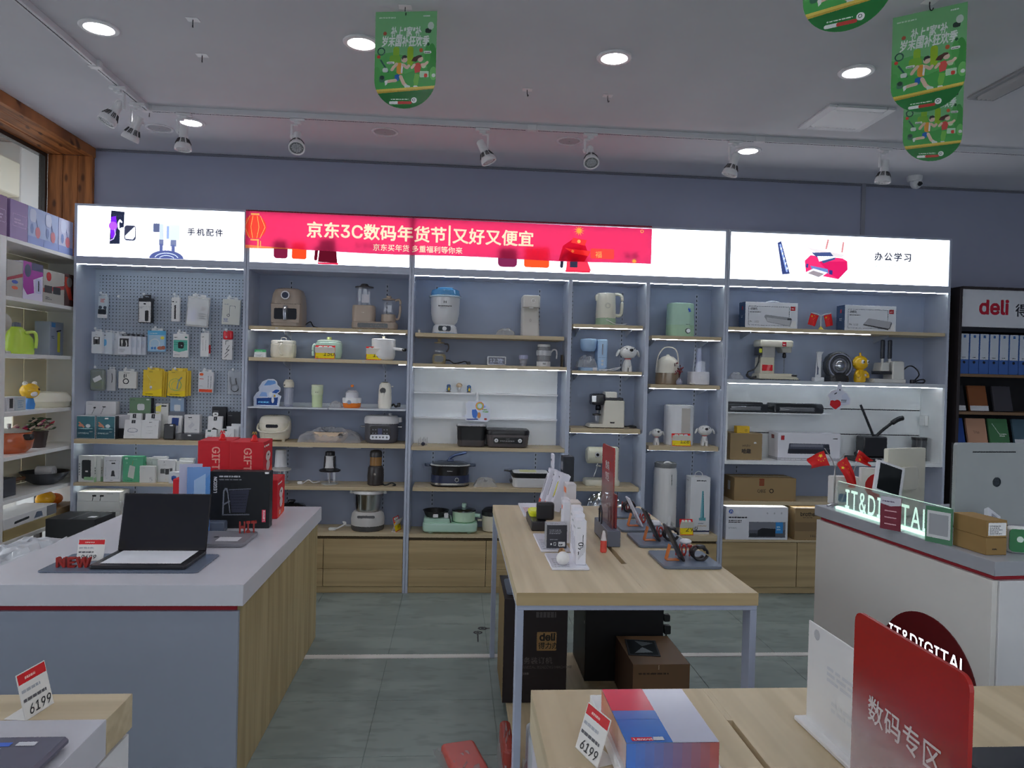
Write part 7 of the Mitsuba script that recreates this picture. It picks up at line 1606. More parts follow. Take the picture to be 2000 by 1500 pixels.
t.part('housing', [(body([(.0305, .10, .13, .01, .055), (.13, .095, .125, .01, .055), (.16, .088, .118, .012, .058), (.168, .075, .1, .012, .058)]), (214, 214, 208)), (body([(.09, .07, .12, .008, -.05), (.155, .06, .11, .008, -.045)]), (206, 206, 200))])
t.part('jaw', [(box(-.09, .005, -.06, .06, .065, .0895, .003), (40, 40, 42))])
for x in (-.04, .018):
    t.part('grip', [(mv(pill(.030, .026, .145, .011, .008), x, 0, .185), (34, 38, 48)), (mv(lathe([(0, 0), (.01, 0), (.01, .03), (0, .03)], 12), x, 0, .156), (214, 214, 210))])
t.part('cord', [cord([(.10, .02, .03), (.13, .0, .10), (.17, -.02, .135), (.22, -.02, .115), (.24, -.03, .07), (.20, -.05, .03), (.18, -.06, .012), (.23, -.06, .03), (.27, -.05, .03), (.26, -.06, .008), (.19, -.07, .006)], .005), (mv(pill(.035, .03, .03, .012, .006), .17, -.06, .0), (26, 26, 28))])
# white insert: wrapped keyboards on the ledge, boxes on the floor of it
Z = 1.3505
for k, (x, w) in enumerate(((2.205, .33), (2.60, .39))):
    t = Thing('wrapped_device', ('flat black device in glossy wrapping at the left of the white ledge', 'longer flat black device in glossy wrapping on the white ledge, beside the hanging heart card')[k], 'office device', x, 5.43, Z)
    if k == 0:
        t.part('body', [(box(-w / 2, w / 2 - .03, -.03, .09, .0, .074, .006), (26, 26, 28)), (box(-w / 2 + .005, w / 2, -.06, -.031, .0, .062, .006), (24, 24, 26))], 'gloss')
    else:
        t.part('body', [(loft([rr(w * .94, .16, .01, 0), rr(w, .17, .012, .01), rr(w, .165, .012, .05), rr(w * .95, .15, .01, .072)]), (24, 24, 26))], 'gloss', smooth=30)
    t.part('wrapping', [(mv(crumple(w * .7, .03, .01, 60 + k, 9), -.02, -.074 if k == 0 else -.088, .03, rx=90), (200, 202, 206))], 'film', smooth=30)
t = Thing('heart_hanger', 'cut-out card with a red heart hanging from the white shelf by a strap', 'display card', 2.862, 5.255, 1.40)
cut = Polygon([(-.088, .095), (-.06, .125), (-.02, .135), (-.008, .18), (.012, .18), (.018, .135), (.06, .11), (.085, .07), (.08, .03), (.03, .02), (.0, -.01), (-.035, -.01), (-.075, .02), (-.07, .06)]).buffer(.004, join_style=1)
t.part('card', [(plate(cut, .003), (226, 226, 232))], 'card')
t.part('print', inlay([('c', .22, .22, .15, (196, 32, 40)), ('c', .42, .24, .15, (196, 32, 40)), ('p', [(.09, .15), (.52, .15), (.34, -.02)], (196, 32, 40)), ('p', [(.28, .62), (.40, .68), (.40, .64), (.30, .59)], (60, 62, 70)), ('r', .5, .74, .55, .80, INK), ('p', [(.6, .55), (.8, .68), (.96, .42), (.82, .3), (.66, .36)], (206, 212, 230)), ('b', .6, .3, .35, .12, 2, (80, 84, 100))], .18, .195, face(-.092, -.0006, -.014), (affinity.translate(cut.buffer(-.006), .092, .014), (216, 218, 232))), 'card')
t.part('strap', [(box(-.006, .012, .0032, .0045, .15, .2), (222, 222, 226))], 'card')
Z = .9945
carton('projector_carton', 'brown square carton printed HAQU with a yellow packet on top', 'carton', 2.183, Z, .246, .198, .19, 5.32, (150, 128, 92), [('t', .38, .50, .10, 'HAQU', (60, 52, 44), {'bold': 1}), ('t', .36, .26, .18, '哈趣', (60, 52, 44), {'bold': 3}), ('R', .74, .62, .82, .68, .01, PW)], mat='card')
carton('yellow_packet', 'small yellow box lying on the brown square carton', 'package', 2.165, Z + .1985, .098, .052, .06, 5.34, (226, 186, 50), [('b', .6, .2, .3, .4, 2, (160, 130, 40))])
carton('shredder_box', 'long white carton printed with a dark slotted machine', 'carton', 2.672, Z, .48, .208, .18, 5.32, (226, 226, 232), [('p', [(.16, .13 + .12), (.18, .62), (.82, .62), (.84, .25)], (70, 74, 90)), ('p', [(.16, .25), (.165, .42), (.835, .42), (.84, .25)], (34, 36, 46)), ('r', .2, .50, .72, .60, (120, 122, 134)), ('r', .74, .46, .82, .58, (44, 46, 56)), ('r', .045, .74, .10, .90, (176, 50, 56)), ('b', .88, .80, .08, .06, 1, INK), ('r', 0, 0, 1, .10, (176, 176, 182)), ('b', .05, .03, .5, .04, 1, (220, 220, 224))], left=[('r', 0, 0, 1, .1, (176, 176, 182)), ('r', .3, .76, .6, .9, (130, 60, 60))], rz=-2)
t = Thing('paper_cutter', 'black hand paper cutter with two raised levers', 'paper cutter', 3.215, 5.38, Z)
t.part('base', [(box(-.18, .18, -.08, .10, .0, .03, .006), (26, 26, 28)), (box(-.10, .09, -.04, .08, .0305, .19, .01), (28, 28, 30))])
t.part('lever', [(tube([(-.005, -.02, .17), (-.06, -.02, .29), (-.125, -.02, .43)], .010, 8, k=2, flat=.6), (24, 24, 26))], smooth=True)
t.part('lever', [(tube([(.0, .01, .17), (.09, .01, .25), (.15, .01, .295)], .012, 8, k=2), (24, 24, 26)), (tube([(.15, .01, .295), (.20, .01, .325), (.235, .01, .335)], .019, 9, k=3), (22, 22, 24))], smooth=True)
for x in (-.03, .02, .1):
    t.part('label', [(box(x, x + .018, -.0815, -.0802, .008, .024), (206, 206, 206))], 'card')
t.part('knob', [(ball((-.165, -.06, .06), .022, 10), (20, 20, 22))], smooth=True)
solo('junction_box', 'small white socket box on the inner side of the white insert', 'socket', [(box(3.650, 3.680, 5.42, 5.49, 1.267, 1.350, .004), (224, 226, 224))])
t = Thing('clear_tumbler', 'dark glass cylinder with a black lid behind the cream monitor', 'jar', 3.602, 5.41, Z)
t.part('glass', [(lathe([(0, 0), (.05, 0), (.052, .006), (.052, .165), (0, .165)], 26), (66, 68, 70))], 'gloss', smooth=40)
t.part('lid', [(lathe([(0, .1655), (.056, .1655), (.056, .185), (0, .186)], 26), (26, 26, 28))])
Z = .6925
carton('kraft_carton', 'long brown carton with a small printed logo, taped on top', 'carton', 2.325, Z, .475, .17, .22, 5.285, (158, 132, 92), [('r', .40, .66, .48, .98, (136, 70, 44)), ('t', .37, .36, .2, 'OBE', (70, 56, 42), {'bold': .5}), ('u', .60, .44, .10, .06, (70, 56, 42))], left=[('r', .4, .4, .62, .8, (206, 204, 196))], top=[('r', 0, .40, 1, .62, (196, 182, 150))])
Z = .4045
carton('printer_box', 'white printer carton with a blue round logo under the brown carton', 'carton', 2.262, Z, .475, .243, .24, 5.268, (226, 228, 234), [('c', .075, .86, .07, (56, 96, 186)), ('t', .05, .80, .16, 'hp', PW, {'slant': .2}), ('b', .04, .66, .34, .075, 1, INK), ('b', .04, .52, .3, .10, 2, INK), ('b', .04, .34, .18, .05, 2, SOFT), ('r', .37, .07, .96, .55, (90, 94, 104)), ('r', .37, .30, .96, .55, (120, 124, 134)), ('p', [(.5, .1), (.52, .3), (.58, .36), (.8, .34), (.8, .1)], (34, 36, 42)), ('r', .38, .09, .5, .2, (50, 52, 58)), ('r', .80, .20, .92, .54, (56, 140, 206)), ('b', .82, .3, .08, .15, 2, (190, 220, 240))] + [('c', .66 + .115 * k, .82, .03, (190, 192, 198)) for k in range(3)], left=[('b', .2, .3, .4, .5, 3, (60, 64, 72))])
carton('label_printer_box', 'brown carton lettered brother beside the white printer carton', 'carton', 2.72, Z, .33, .238, .24, 5.27, (146, 122, 86), [('t', .12, .76, .16, 'brother', (46, 40, 34), {'bold': 2}), ('b', .18, .70, .3, .03, 1, (70, 60, 50)), ('r', 0, .28, 1, .56, (126, 104, 74)), ('t', .36, .10, .09, 'T428W', (60, 50, 42))])
# ------------------------------------------------------------------ goods on the white counter
Z = .7805


def word_sign(label, word, x, y, z, w, h, rz=0):
    """Chunky dark red letters standing in a row, each letter a part."""
    t = Thing('word_sign', label, 'sign', x, y, z, rz)
    k, pen = h / 48.5, 0.0
    tot = sum(glyph(c)[0] + 3 for c in word) * k
    for c in word:
        g = affinity.translate(affinity.scale(glyph(c)[1].buffer(2.0, join_style=2), w / tot * k, k, origin=(0, 0)), -w / 2 + pen * k * w / tot, .0015)
        pen += glyph(c)[0] + 3
        t.part('letter', [(plate(q, .020), (150, 36, 28)) for q in geoms(g)])
    return t


def info_card(label, x, y, z, w, h, rz, price, rx=-16):
    t = Thing('price_card', label, 'price tag', x, y, z + .001, rz)
    M = mat4(rx=rx)
    P = [('r', 0, 0, 1, 1, (230, 228, 222)), ('r', .02, .76, .98, .98, (206, 40, 44)), ('b', .25, .83, .5, .1, 1, (244, 190, 180)), ('b', .06, .56, .86, .12, 1, SOFT), ('b', .06, .36, .86, .12, 1, (90, 90, 94)), ('t', .14, .06, .28, price, (40, 40, 44), {'slant': .2, 'bold': .4})]
    t.part('card', [(mv(box(-w / 2, w / 2, 0, .001, 0, h), rx=rx), (232, 230, 224))] + [(mv(g, rx=rx), c) for g, c in prints(P, w, h, face(-w / 2, 0, 0))], 'card')
    t.part('foot', [(box(-w / 2, w / 2, -.002, h * .5, -.0008, .0), (224, 222, 216))], 'card')
    return t


def desk_mat(label, x, y, z, w, d, rz=0, h=.006):
    t = Thing('display_mat', label, 'display board', x, y, z, rz)
    t.part('board', [(pill(w, d, h, .02, .0025), (92, 102, 118))])
    return t


desk_mat('wide blue grey display board under the open laptop', -1.305, 3.095, Z, .61, .285)
t = Thing('laptop', 'open black laptop with its keyboard under a white sheet', 'laptop', -1.243, 3.11, Z + .0065)
t.part('base', [(pill(.372, .255, .015, .012, .004), (32, 34, 38))])
t.part('keyboard', [(box(-.172, .172, -.055, .098, .0152, .0158), (24, 24, 26))] + [(box(-.168 + .0216 * i, -.1505 + .0216 * i, -.05 + .0245 * j, -.029 + .0245 * j, .0158, .0172), (34, 34, 37)) for i in range(16) for j in range(6)], kind='stuff')
M = mat4(0, .122, .014, rx=-14)
sc = t.part('screen', [((lambda g: (g[0] @ M[:3, :3].T + M[:3, 3], g[1]))(box(-.184, .184, -.004, .004, 0, .243, .003)), (18, 18, 20))])
t.part('display', [((lambda g: (g[0] @ M[:3, :3].T + M[:3, 3], g[1]))(box(-.178, .178, -.0048, -.0041, .014, .236)), (10, 10, 12))], 'gloss', under=sc)
t.part('hinge', [(mv(lathe([(0, -.12), (.006, -.12), (.006, .12), (0, .12)], 12), 0, .121, .014, ry=90), (26, 26, 28))])
solo('paper_sheet', 'white paper sheet lying over the laptop keyboard', 'paper', [(box(-.153, .157, -.105, .103, 0, .0006), (236, 238, 244))], 'card', x=-1.243, y=3.113, z=Z + .0240)
info_card('white price card with a red band reading 9699, behind the red NEW letters', -1.487, 3.115, Z + .0065, .105, .085, 2, '9699')
word_sign('dark red NEW letters standing on the laptop board', 'NEW', -1.50, 3.008, Z + .0065, .135, .036)
t = Thing('thin_laptop', 'closed grey laptop lying behind the open one with a paper slip', 'laptop', -1.085, 3.51, Z)
t.part('body', [(pill(.28, .27, .018, .02, .006), (116, 116, 122))])
t.part('emblem', [(mv(lathe([(0, 0), (.012, 0), (.012, .0006), (0, .0006)], 18), -.02, .0, .0182), (70, 70, 76))], 'metal')
t.part('paper_slip', [(box(.0, .10, -.085, -.005, .0184, .0190), (206, 206, 210))], 'card')
word_sign('dark red HOT letters leaning on the closed grey laptop', 'HIT', -.985, 3.60, Z + .0185, .085, .05, 20)
# black stand carton and red gift boxes
carton('stand_carton', 'black carton with a laptop stand drawn on it, standing before red gift boxes', 'carton', -1.080, Z, .292, .288, .075, 3.785, (24, 25, 29), [('t', .115, .62, .075, 'LEGION', (226, 228, 230), {'rot': 90, 'bold': 2.0}), ('b', .15, .90, .42, .05, 1, (190, 192, 196)), ('b', .15, .85, .5, .03, 1, (130, 132, 136)),
    ('p', [(.21, .24), (.22, .66), (.25, .71), (.29, .71), (.31, .62), (.35, .27), (.335, .27), (.29, .63), (.265, .68), (.245, .65), (.235, .24)], (120, 124, 132)), ('l', [(.235, .42), (.33, .48)], .014, (110, 114, 122)), ('p', [(.32, .66), (.66, .68), (.60, .28), (.37, .28)], (48, 52, 68)), ('l', [(.32, .68), (.68, .70)], .01, (90, 94, 104)), ('l', [(.22, .24), (.66, .245)], .012, (96, 100, 108))] + [('l', [(.36, .35 + .05 * q), (.61, .355 + .05 * q)], .003, (30, 32, 42)) for q in range(6)] + [('r', .88, .11, .945, .33, (206, 60, 84)), ('t', .93, .13, .055, 'Lenovo', PW, {'rot': 90, 'bold': 1.0}), ('r', .92, .965, .99, 1, PW)], rz=2)
RED = (196, 30, 40)
GB = [('t', .42, .86, .25, 'GIFT BOX', (232, 150, 140), {'rot': -90, 'bold': 1.6})]
SIDE = [('b', .05, .86, .9, .08, 1, (240, 210, 206)), ('p', [(.1, .0), (.1, .3), (.5, .12), (.95, .34), (.95, .0)], (214, 70, 40)), ('E', .5, .60, .26, .13, (214, 196, 192)), ('E', .5, .36, .20, .14, (206, 180, 176)), ('E', .5, .63, .06, .03, (50, 40, 44)), ('t', .22, .06, .14, 'BOX', (236, 200, 196), {'bold': 2})]
for k, (x, y, z, rz) in enumerate(((-1.395, 4.02, Z, 3), (-1.05, 4.02, Z, 4), (-1.275, 4.00, Z + .2105, 6), (-1.098, 3.96, Z + .2105, 3))):
    carton('gift_box', ('red gift box under the left upper one, mostly behind the laptop', 'red gift box under the right upper one, its printed side showing beside the black carton', 'upper red gift box on the left lettered GIFT BOX', 'upper red gift box on the right with a printed side')[k], 'gift box', x, z, .172 if k > 1 else .20, .21, .24, y, RED, GB if k > 1 else (), right=SIDE, rz=rz)
for k, (x, y) in enumerate(((-1.255, 4.06), (-1.075, 4.02))):
    t = Thing('red_bell', ('small glossy red bell on the left upper gift box', 'small glossy red bell with a gold bow on the right upper gift box')[k], 'decoration', x, y, Z + .421)
    t.part('bell', [(lathe([(0, 0), (.020, 0), (.021, .003), (.015, .014), (.012, .028), (.006, .034), (0, .035)], 18), (206, 20, 26))], 'gloss', smooth=40)
    t.part('bow', [(tube([(-.012, 0, .036), (-.006, 0, .05), (0, 0, .036), (.006, 0, .05), (.012, 0, .036)], .0025, 6), (176, 140, 60) if k else (206, 30, 34))], smooth=True)
for k in range(2):
    t = Thing('leaflet_stand', ('pale leaflet standing in the holder left of the black carton', 'blue leaflet in the clear holder left of the black carton')[k], 'leaflet', -1.285 + .05 * k, 3.70 - .035 * k, Z, 14)
    t.part('sheet', [(box(-.06, .045, 0, .002, 0, .335 - .01 * k), ((196, 196, 216), (120, 160, 216))[k])] + (prints([('p', [(0, .0), (0, .5), (1, .9), (1, 0)], (96, 150, 214)), ('p', [(.3, .45), (.3, .8), (.8, .9), (.8, .55)], (170, 200, 236)), ('r', .1, .05, .4, .3, (44, 90, 180)), ('c', .75, .42, .03, (30, 40, 70))], .105, .325, face(-.06, 0, 0)) if k else []), 'gloss')
solo('holder_block', 'small blue grey holder foot behind the open laptop', 'holder', [(box(-.05, .035, -.03, .03, 0, .05, .004), (84, 94, 110))], 'satin', x=-1.16, y=3.715, z=Z)

# ------------------------------------------------------------------ near tables
Z = .8505
t = Thing('raised_plinth', 'white display plinth under the boxed laptop', 'plinth', .412, 1.35, Z)
t.part('block', [(box(-.095, .095, -.29, .265, 0, .030, .002), (226, 228, 226))])
bx = Thing('laptop_box', 'shrink wrapped blue, red and grey laptop box on the white plinth', 'package', .413, 1.303, Z + .0305)
bx.part('body', [(box(-.087, .087, 0, .226, 0, .048, .002), (206, 206, 216))])
TOP = [('r', 0, 0, 1, 1, (196, 198, 214)), ('r', 0, 0, .5, .55, (64, 112, 186)), ('p', [(0, .55), (.0, .75), (.0, 1), (.5, 1), (.5, .5)], (196, 70, 84)), ('r', 0, .40, .5, .56, (78, 116, 184)), ('r', .07, .025, .30, .085, (196, 40, 60)), ('t', .09, .035, .05, 'Lenovo', PW, {'bold': 1.2}), ('r', .31, .03, .42, .085, (214, 216, 222))]
P = prints(TOP, .174, .226, frame((-.087, 0, .048), (1, 0, 0), (0, 1, 0)))
for q in range(10):
    a, b = q / 10, (q + 1) / 10
    m = lambda p, r: tuple(int(p[i] * (1 - a) + r[i] * a) for i in range(3))
    P += prints([('r', a, 0, b, 1, m((64, 112, 190), (176, 84, 72)))], .174, .048, face(-.087, 0, 0)) + prints([('r', a, 0, b, 1, m((190, 96, 72), (180, 170, 166)))], .226, .048, frame((-.087, .226, 0), (0, -1, 0), (0, 0, 1)))
bx.part('print', P, 'gloss')
info_card('leaning white and red price card left of the boxed laptop', .272, 1.405, Z, .085, .09, -70, '6199', -18)
t = Thing('white_plate', 'white acrylic sign plate behind the red sign plate, round mark in its corner', 'sign', .785, 1.46, Z, -88)
t.part('plate', [(box(-.075, .32, 0, .004, .002, .226, .001), (222, 222, 220))] + prints([('c', .09, .90, .05, (180, 182, 184)), ('b', .2, .55, .6, .16, 3, (206, 208, 210)), ('b', .25, .3, .5, .12, 2, (212, 214, 214))], .395, .226, face(-.075, 0, .002)))
t.part('foot', [(box(-.09, .33, -.02, .03, 0, .010, .002), (226, 226, 224))])


def acrylic_sign(label, x, y, z, w, h, lines, block=True, rz=-90, hd=.072):
    """Clear acrylic plate printed red at the top, slotted into a grey block; the print dissolves downwards."""
    t = Thing('acrylic_sign', label, 'sign', x, y, z, rz)
    cut = sbox(-w / 2, .03, w / 2, h)
    cut = cut.buffer(-.018).buffer(.018, 6)
    g = plate(cut, .006)
    m = trimesh.Trimesh(g[0] @ t.M[:3, :3].T + t.M[:3, 3], g[1], process=False)
    key = numbered(t.key + '__plate')
    scene[key] = mikit.ply(m, 'red_acrylic', uv=np.stack([g[0][:, 0], g[0][:, 2] / h], 1))
    t.part('lettering', [((lambda v, f: (np.stack([v[:, 0], v[:, 2] - .0012, v[:, 1]], 1), f))(*flat(q)), (206, 190, 186)) for s_, px_, pz, hh in lines for q in geoms(text(s_, px_, pz, hh, bold=.6, gap=2.0, anchor='c'))], 'card', under=key)
    if block:
        t.part('block', [(box(-w / 2 - .025, w / 2 + .028, -.026, .033, 0, hd, .003), (86, 92, 106))])
    return t


def red_mix(p, n, uv):
    return dr.clip(0.18 + 0.82 * mikit.smoothstep(0.46, 0.86, uv.y), 0, 1)


scene['red_acrylic'] = {'type': 'blendbsdf', 'weight': mikit.proc(red_mix), 'a': {'type': 'thindielectric', 'int_ior': 1.5},
                        'b': two({'type': 'roughplastic', 'alpha': 0.12, 'diffuse_reflectance': {'type': 'rgb', 'value': lin((168, 30, 24))}})}
acrylic_sign('red topped clear sign plate close to the viewer, lettered for the digital zone', .645, .985, Z, .262, .385, [('数码专区', .0, .235, .042)])
t = Thing('black_case', 'rounded black case at the near right corner carrying a white remote', 'case', 1.06, 1.20, Z)
t.part('body', [(body([(0, .20, .26, .04), (.01, .215, .275, .045), (.035, .215, .275, .045), (.05, .19, .25, .04)]), (34, 38, 46))])
t = Thing('white_remote', 'white handheld device with a ring button on the black case', 'remote', 1.075, 1.22, Z + .0505, -52)
t.part('body', [(body([(0, .05, .20, .02), (.006, .054, .206, .022), (.016, .05, .2, .02), (.02, .04, .19, .016)]), (222, 222, 226))])
t.part('ring_button', [(mv(lathe([(.008, 0), (.015, 0), (.015, .002), (.008, .002), (.008, 0)], 20), 0, .03, .0205), (170, 172, 180)), (mv(lathe([(0, 0), (.0075, 0), (.0075, .0015), (0, .0015)], 18), 0, .03, .0205), (230, 230, 232))])
solo('instruction_card', 'white folded card lying under the handheld device', 'card', [(box(-.04, .05, -.09, .02, 0, .0012), (222, 224, 232))], 'card', x=1.0, y=1.29, z=Z + .0002)
# near left table
t = Thing('grey_laptop', 'grey blue laptop corner with small stickers on the white slab', 'laptop', -.905, 1.375, Z + .0005)
t.part('body', [(box(-.20, .17, -.25, .10, .004, .022, .006), (84, 86, 102))])
t.part('keyboard', [(box(-.19, .0, -.02, .08, .0222, .0228), (44, 44, 52))] + [(box(-.185 + .019 * i, -.170 + .019 * i, -.015 + .019 * j, .0 + .019 * j, .0228, .0238), (56, 56, 64)) for i in range(9) for j in range(5)], kind='stuff')
t.part('stickers', prints([('r', .2, .55, .45, .85, (60, 100, 190)), ('r', .55, .58, .9, .88, (206, 208, 214)), ('r', .12, .1, .36, .4, (190, 192, 198))], .10, .05, frame((.035, .03, .0222), (1, 0, 0), (0, 1, 0))), 'card')
t.part('foot', [(box(-.18, .15, -.23, .08, 0, .0041), (40, 40, 44))], 'paint')
info_card('tilted white and red price card on the near left oak table', -.873, 1.625, Z, .085, .095, 82, '6199', -14)
# ------------------------------------------------------------------ goods on the demo table and under it
Z = .8505
TS = acrylic_sign('red topped clear sign plate on a grey block in the middle of the demo table', .701, 3.29, Z, .25, .43, [('数码', .0, .325, .042), ('专区', .0, .275, .042)])
TS.part('arch_loop', [(tube([(-.05, -.022, .07), (-.05, -.022, .125), (-.025, -.022, .15), (0, -.022, .125), (0, -.022, .07)], .004, 7), (50, 52, 58))], smooth=True)
TS.part('second_plate', [(mv(pill(.10, .010, .15, .004, .003), .06, .02, .0725), (120, 34, 38))], 'gloss', smooth=40, label='small dark red plate beside the tall one')
solo('gel_bottle', 'small clear bottle of red gel standing by the grey sign block', 'bottle', [(body([(0, .022, .016, .006), (.006, .028, .02, .008), (.05, .026, .018, .008)]), (206, 70, 60)), (body([(.0505, .024, .016, .007), (.08, .014, .01, .004), (.092, .008, .008, .003)]), (214, 206, 206))], 'gloss', x=.640, y=3.047, z=Z, smooth=40)
# four phone stands on grey boards: phone, orange support, red letters, tangled straps
for k, (y, h_) in enumerate(((2.91, 0), (3.255, 1), (3.565, 2), (3.90, 3))):
    wh = ('nearest', 'second nearest', 'third', 'farthest')[k]
    desk_mat(f'{wh} grey display board on the demo table', .945 + (.0, -.01, -.02, -.02)[k], y, Z, .235, .26, h=.012)
    zz = Z + .0125
    if k < 3:
        t = Thing('phone', (f'{wh} black phone leaning on an orange support', f'{wh} black phone leaning on an orange support', 'white phone leaning on an orange support on the third board')[k], 'phone', .905, y - .03, zz)
        c = ((22, 24, 28), (22, 24, 28), (206, 206, 216))[k]
        M = mat4(.022, 0, .002, ry=-27)
        t.part('body', [((lambda g: (g[0] @ M[:3, :3].T + M[:3, 3], g[1]))(mv(pill(.009, .075, .155, .004, .003), 0, 0, .0)), c)])
        t.part('display', [((lambda g: (g[0] @ M[:3, :3].T + M[:3, 3], g[1]))(box(.0046, .0052, -.034, .034, .006, .149)), (12, 12, 14))], 'gloss')
        t = Thing('phone_support', f'orange angled phone support on the {wh} board', 'stand', .878, y - .03, zz)
        t.part('strut', [(mv(box(-.002, .002, -.016, .016, .0006, .064, .001), -.017, 0, 0, ry=14), (214, 120, 56))])
        t.part('foot', [(box(-.018, .035, -.016, .016, 0, .003, .001), (214, 120, 56))])
    t = word_sign(f'dark red HOT letters on the {wh} grey board', 'HOT', .955, y + .035, zz, .07, .042, -22)
    rg = random.Random(k)
    if k in (0, 1, 3):
        t = Thing('watch', f'black smart watch with its strap on the {wh} grey board' if k != 3 else 'black watch bundle on the farthest grey board', 'watch', (1.0, .985, .955)[min(k, 2)], y + (-.04 if k != 3 else -.01), zz)
        t.part('strap', [(tube([(.030 * math.cos(a), .0, .028 + .026 * math.sin(a)) for a in np.linspace(0, 6.0, 16)], .012, 8, flat=.4), (28, 26, 28)), (tube([(.030 * math.cos(a), .034, .026 + .024 * math.sin(a)) for a in np.linspace(.3, 5.6, 14)], .011, 8, flat=.4), (34, 28, 30))], smooth=True)
        t.part('case', [(pill(.036, .036, .012, .012, .004, .05), (22, 22, 24))], 'gloss', smooth=40)
    else:
        solo('earbud_case', 'white earbud case on the third grey board', 'earphones', [(pill(.06, .045, .024, .02, .010), (226, 226, 230))], 'gloss', smooth=45, x=1.0, y=y - .02, z=zz)
    if k == 1:
        solo('white_mouse', 'small white rounded charger at the edge of the second board', 'charger', [(ball((0, 0, .012), np.array([.028, .022, .012]), 10), (226, 226, 230))], 'gloss', smooth=True, x=1.03, y=y - .10, z=zz)
# price sheets, boxed cables leaning on clear trays along the near side
for k, (x, y, w, d) in enumerate(((.455, 2.875, .146, .235), (.436, 3.20, .126, .32), (.44, 3.97, .14, .36))):
    t = Thing('acrylic_tray', ('nearest clear tray on the demo table, with a white bulb', 'middle clear tray carrying a small dark grey box', 'farthest clear tray with leaning white boxes')[k], 'tray', x, y, Z)
    t.part('tray', [(box(-w / 2, w / 2, -d / 2, d / 2, 0, .010, .002), (224, 224, 232))], 'gloss')
    t.part('print', prints([('b', .1, .05, .5, .6, 5, (200, 150, 140) if k == 2 else (190, 190, 196))], w, d, frame((-w / 2, -d / 2, .010), (1, 0, 0), (0, 1, 0))), 'card')
zt = Z + .0105
WBF = [('b', .1, .82, .4, .06, 1, SOFT), ('t', .72, .22, .16, 'E40', INK, {'rot': 90, 'bold': 1}), ('p', [(.2, .1), (.9, .3), (.9, .5), (.3, .3)], (206, 206, 212)), ('l', [(.68, .40), (.68, .68)], .006, INK)]
OR_ = [('r', 0, 0, 1, .12, (222, 86, 58)), ('r', .25, .3, .6, .75, (150, 152, 160)), ('b', .1, .86, .5, .06, 1, INK)]
for k in range(3):
    carton('cable_carton', ('front tall white box lettered E40 on the nearest tray', 'tall white box right behind the E40 box', 'third tall white box behind the E40 box')[k], 'package', .506 + .006 * (k - 1), zt + (0 if k < 1 else 0), .040, .172 + .012 * k, .072, 2.80 + .0745 * k, (226, 226, 232), WBF if k == 0 else (), left=[('r', .2, .2, .6, .6, (196, 196, 206)), ('b', .1, .8, .6, .08, 1, SOFT)])
t = Thing('led_bulb', 'white globe bulb with a gold screw cap lying on the nearest tray', 'bulb', .43, 2.80, zt + .026, rx=-62)
t.part('globe', [(ball((0, 0, 0), .026, 12), (236, 236, 234))], 'gloss', smooth=True)
t.part('screw_cap', [(lathe([(0, .02), (.014, .02), (.015, .03), (.013, .034), (.014, .04), (.012, .046), (0, .05)], 18), (206, 170, 120))], 'chrome', smooth=40)
carton('dark_cube_box', 'small dark grey cube box with a white barcode', 'package', .443, zt, .086, .098, .075, 3.07, (58, 60, 66), [('b', .12, .62, .7, .22, 3, (130, 132, 138)), ('R', .58, .08, .92, .28, .03, PW), ('b', .62, .12, .26, .12, 1, INK), ('b', .15, .36, .4, .06, 1, (150, 152, 158)), ('c', .22, .18, .04, PW), ('o', .34, .12, .46, .26, .02, PW)], left=[('r', 0, 0, 1, 1, (150, 152, 158))], top=[('r', 0, 0, 1, 1, (170, 172, 178)), ('b', .2, .3, .5, .3, 2, (120, 122, 130))])
for k in range(2):
    carton('white_slim_box', ('slim white box standing behind the dark cube box', 'second slim white box behind the dark cube box')[k], 'package', .498 + .01 * k, zt, .03, .18, .07, 3.16 + .075 * k, (224, 224, 230), (), left=[('r', .2, .1, .7, .5, (190, 192, 200)), ('r', .2, .8, .5, .9, (220, 110, 80))])
t = Thing('tool_pouch', 'black zip pouch with a yellow green sleeve on a dark case', 'pouch', .39, 3.60, Z)
t.part('case', [(box(-.015, .06, -.15, .12, 0, .045, .004), (38, 38, 42))])
t.part('sleeve', [(mv(body([(0, .06, .12, .02), (.018, .066, .126, .025), (.026, .05, .11, .02)]), .02, .03, .0455), (222, 228, 40))])
t.part('pouch', [(mv(pill(.085, .05, .085, .016, .012), .055, -.10, .0455), (28, 28, 30))])
for k in range(4):
    carton('leaning_white_box', ('first white orange footed box leaning back on the farthest tray', 'second white orange footed box leaning back on the farthest tray', 'box with a yellow black picture leaning behind the tool pouch', 'white card behind the leaning boxes')[k], 'package', .50 + .018 * k, zt + .012, .05 if k < 3 else .012, .20 + (.08 if k == 3 else 0), .075, (3.98, 3.88, 3.80, 4.04)[k], (222, 222, 232), (), left=OR_ + ([('p', [(.2, .3), (.8, .4), (.7, .8), (.3, .7)], (206, 200, 90))] if k == 2 else []), ry=16 if k < 3 else 0)
for k in range(3):
    carton('boxed_cable', ('pale box with orange print beyond the tall white boxes', 'pale box stacked by the grey sign block', 'dark carton standing tall at the far end of the table')[k], 'package', (.60, .585, .625)[k], Z, (.05, .05, .06)[k], (.19, .14, .30)[k], (.10, .09, .09)[k], (3.68, 3.44, 3.95)[k], ((216, 212, 214), (222, 214, 206), (36, 38, 46))[k], (), left=[('r', .1, .75, .9, .9, (226, 130, 90) if k < 2 else (120, 122, 130)), ('b', .2, .3, .6, .3, 3, SOFT)])
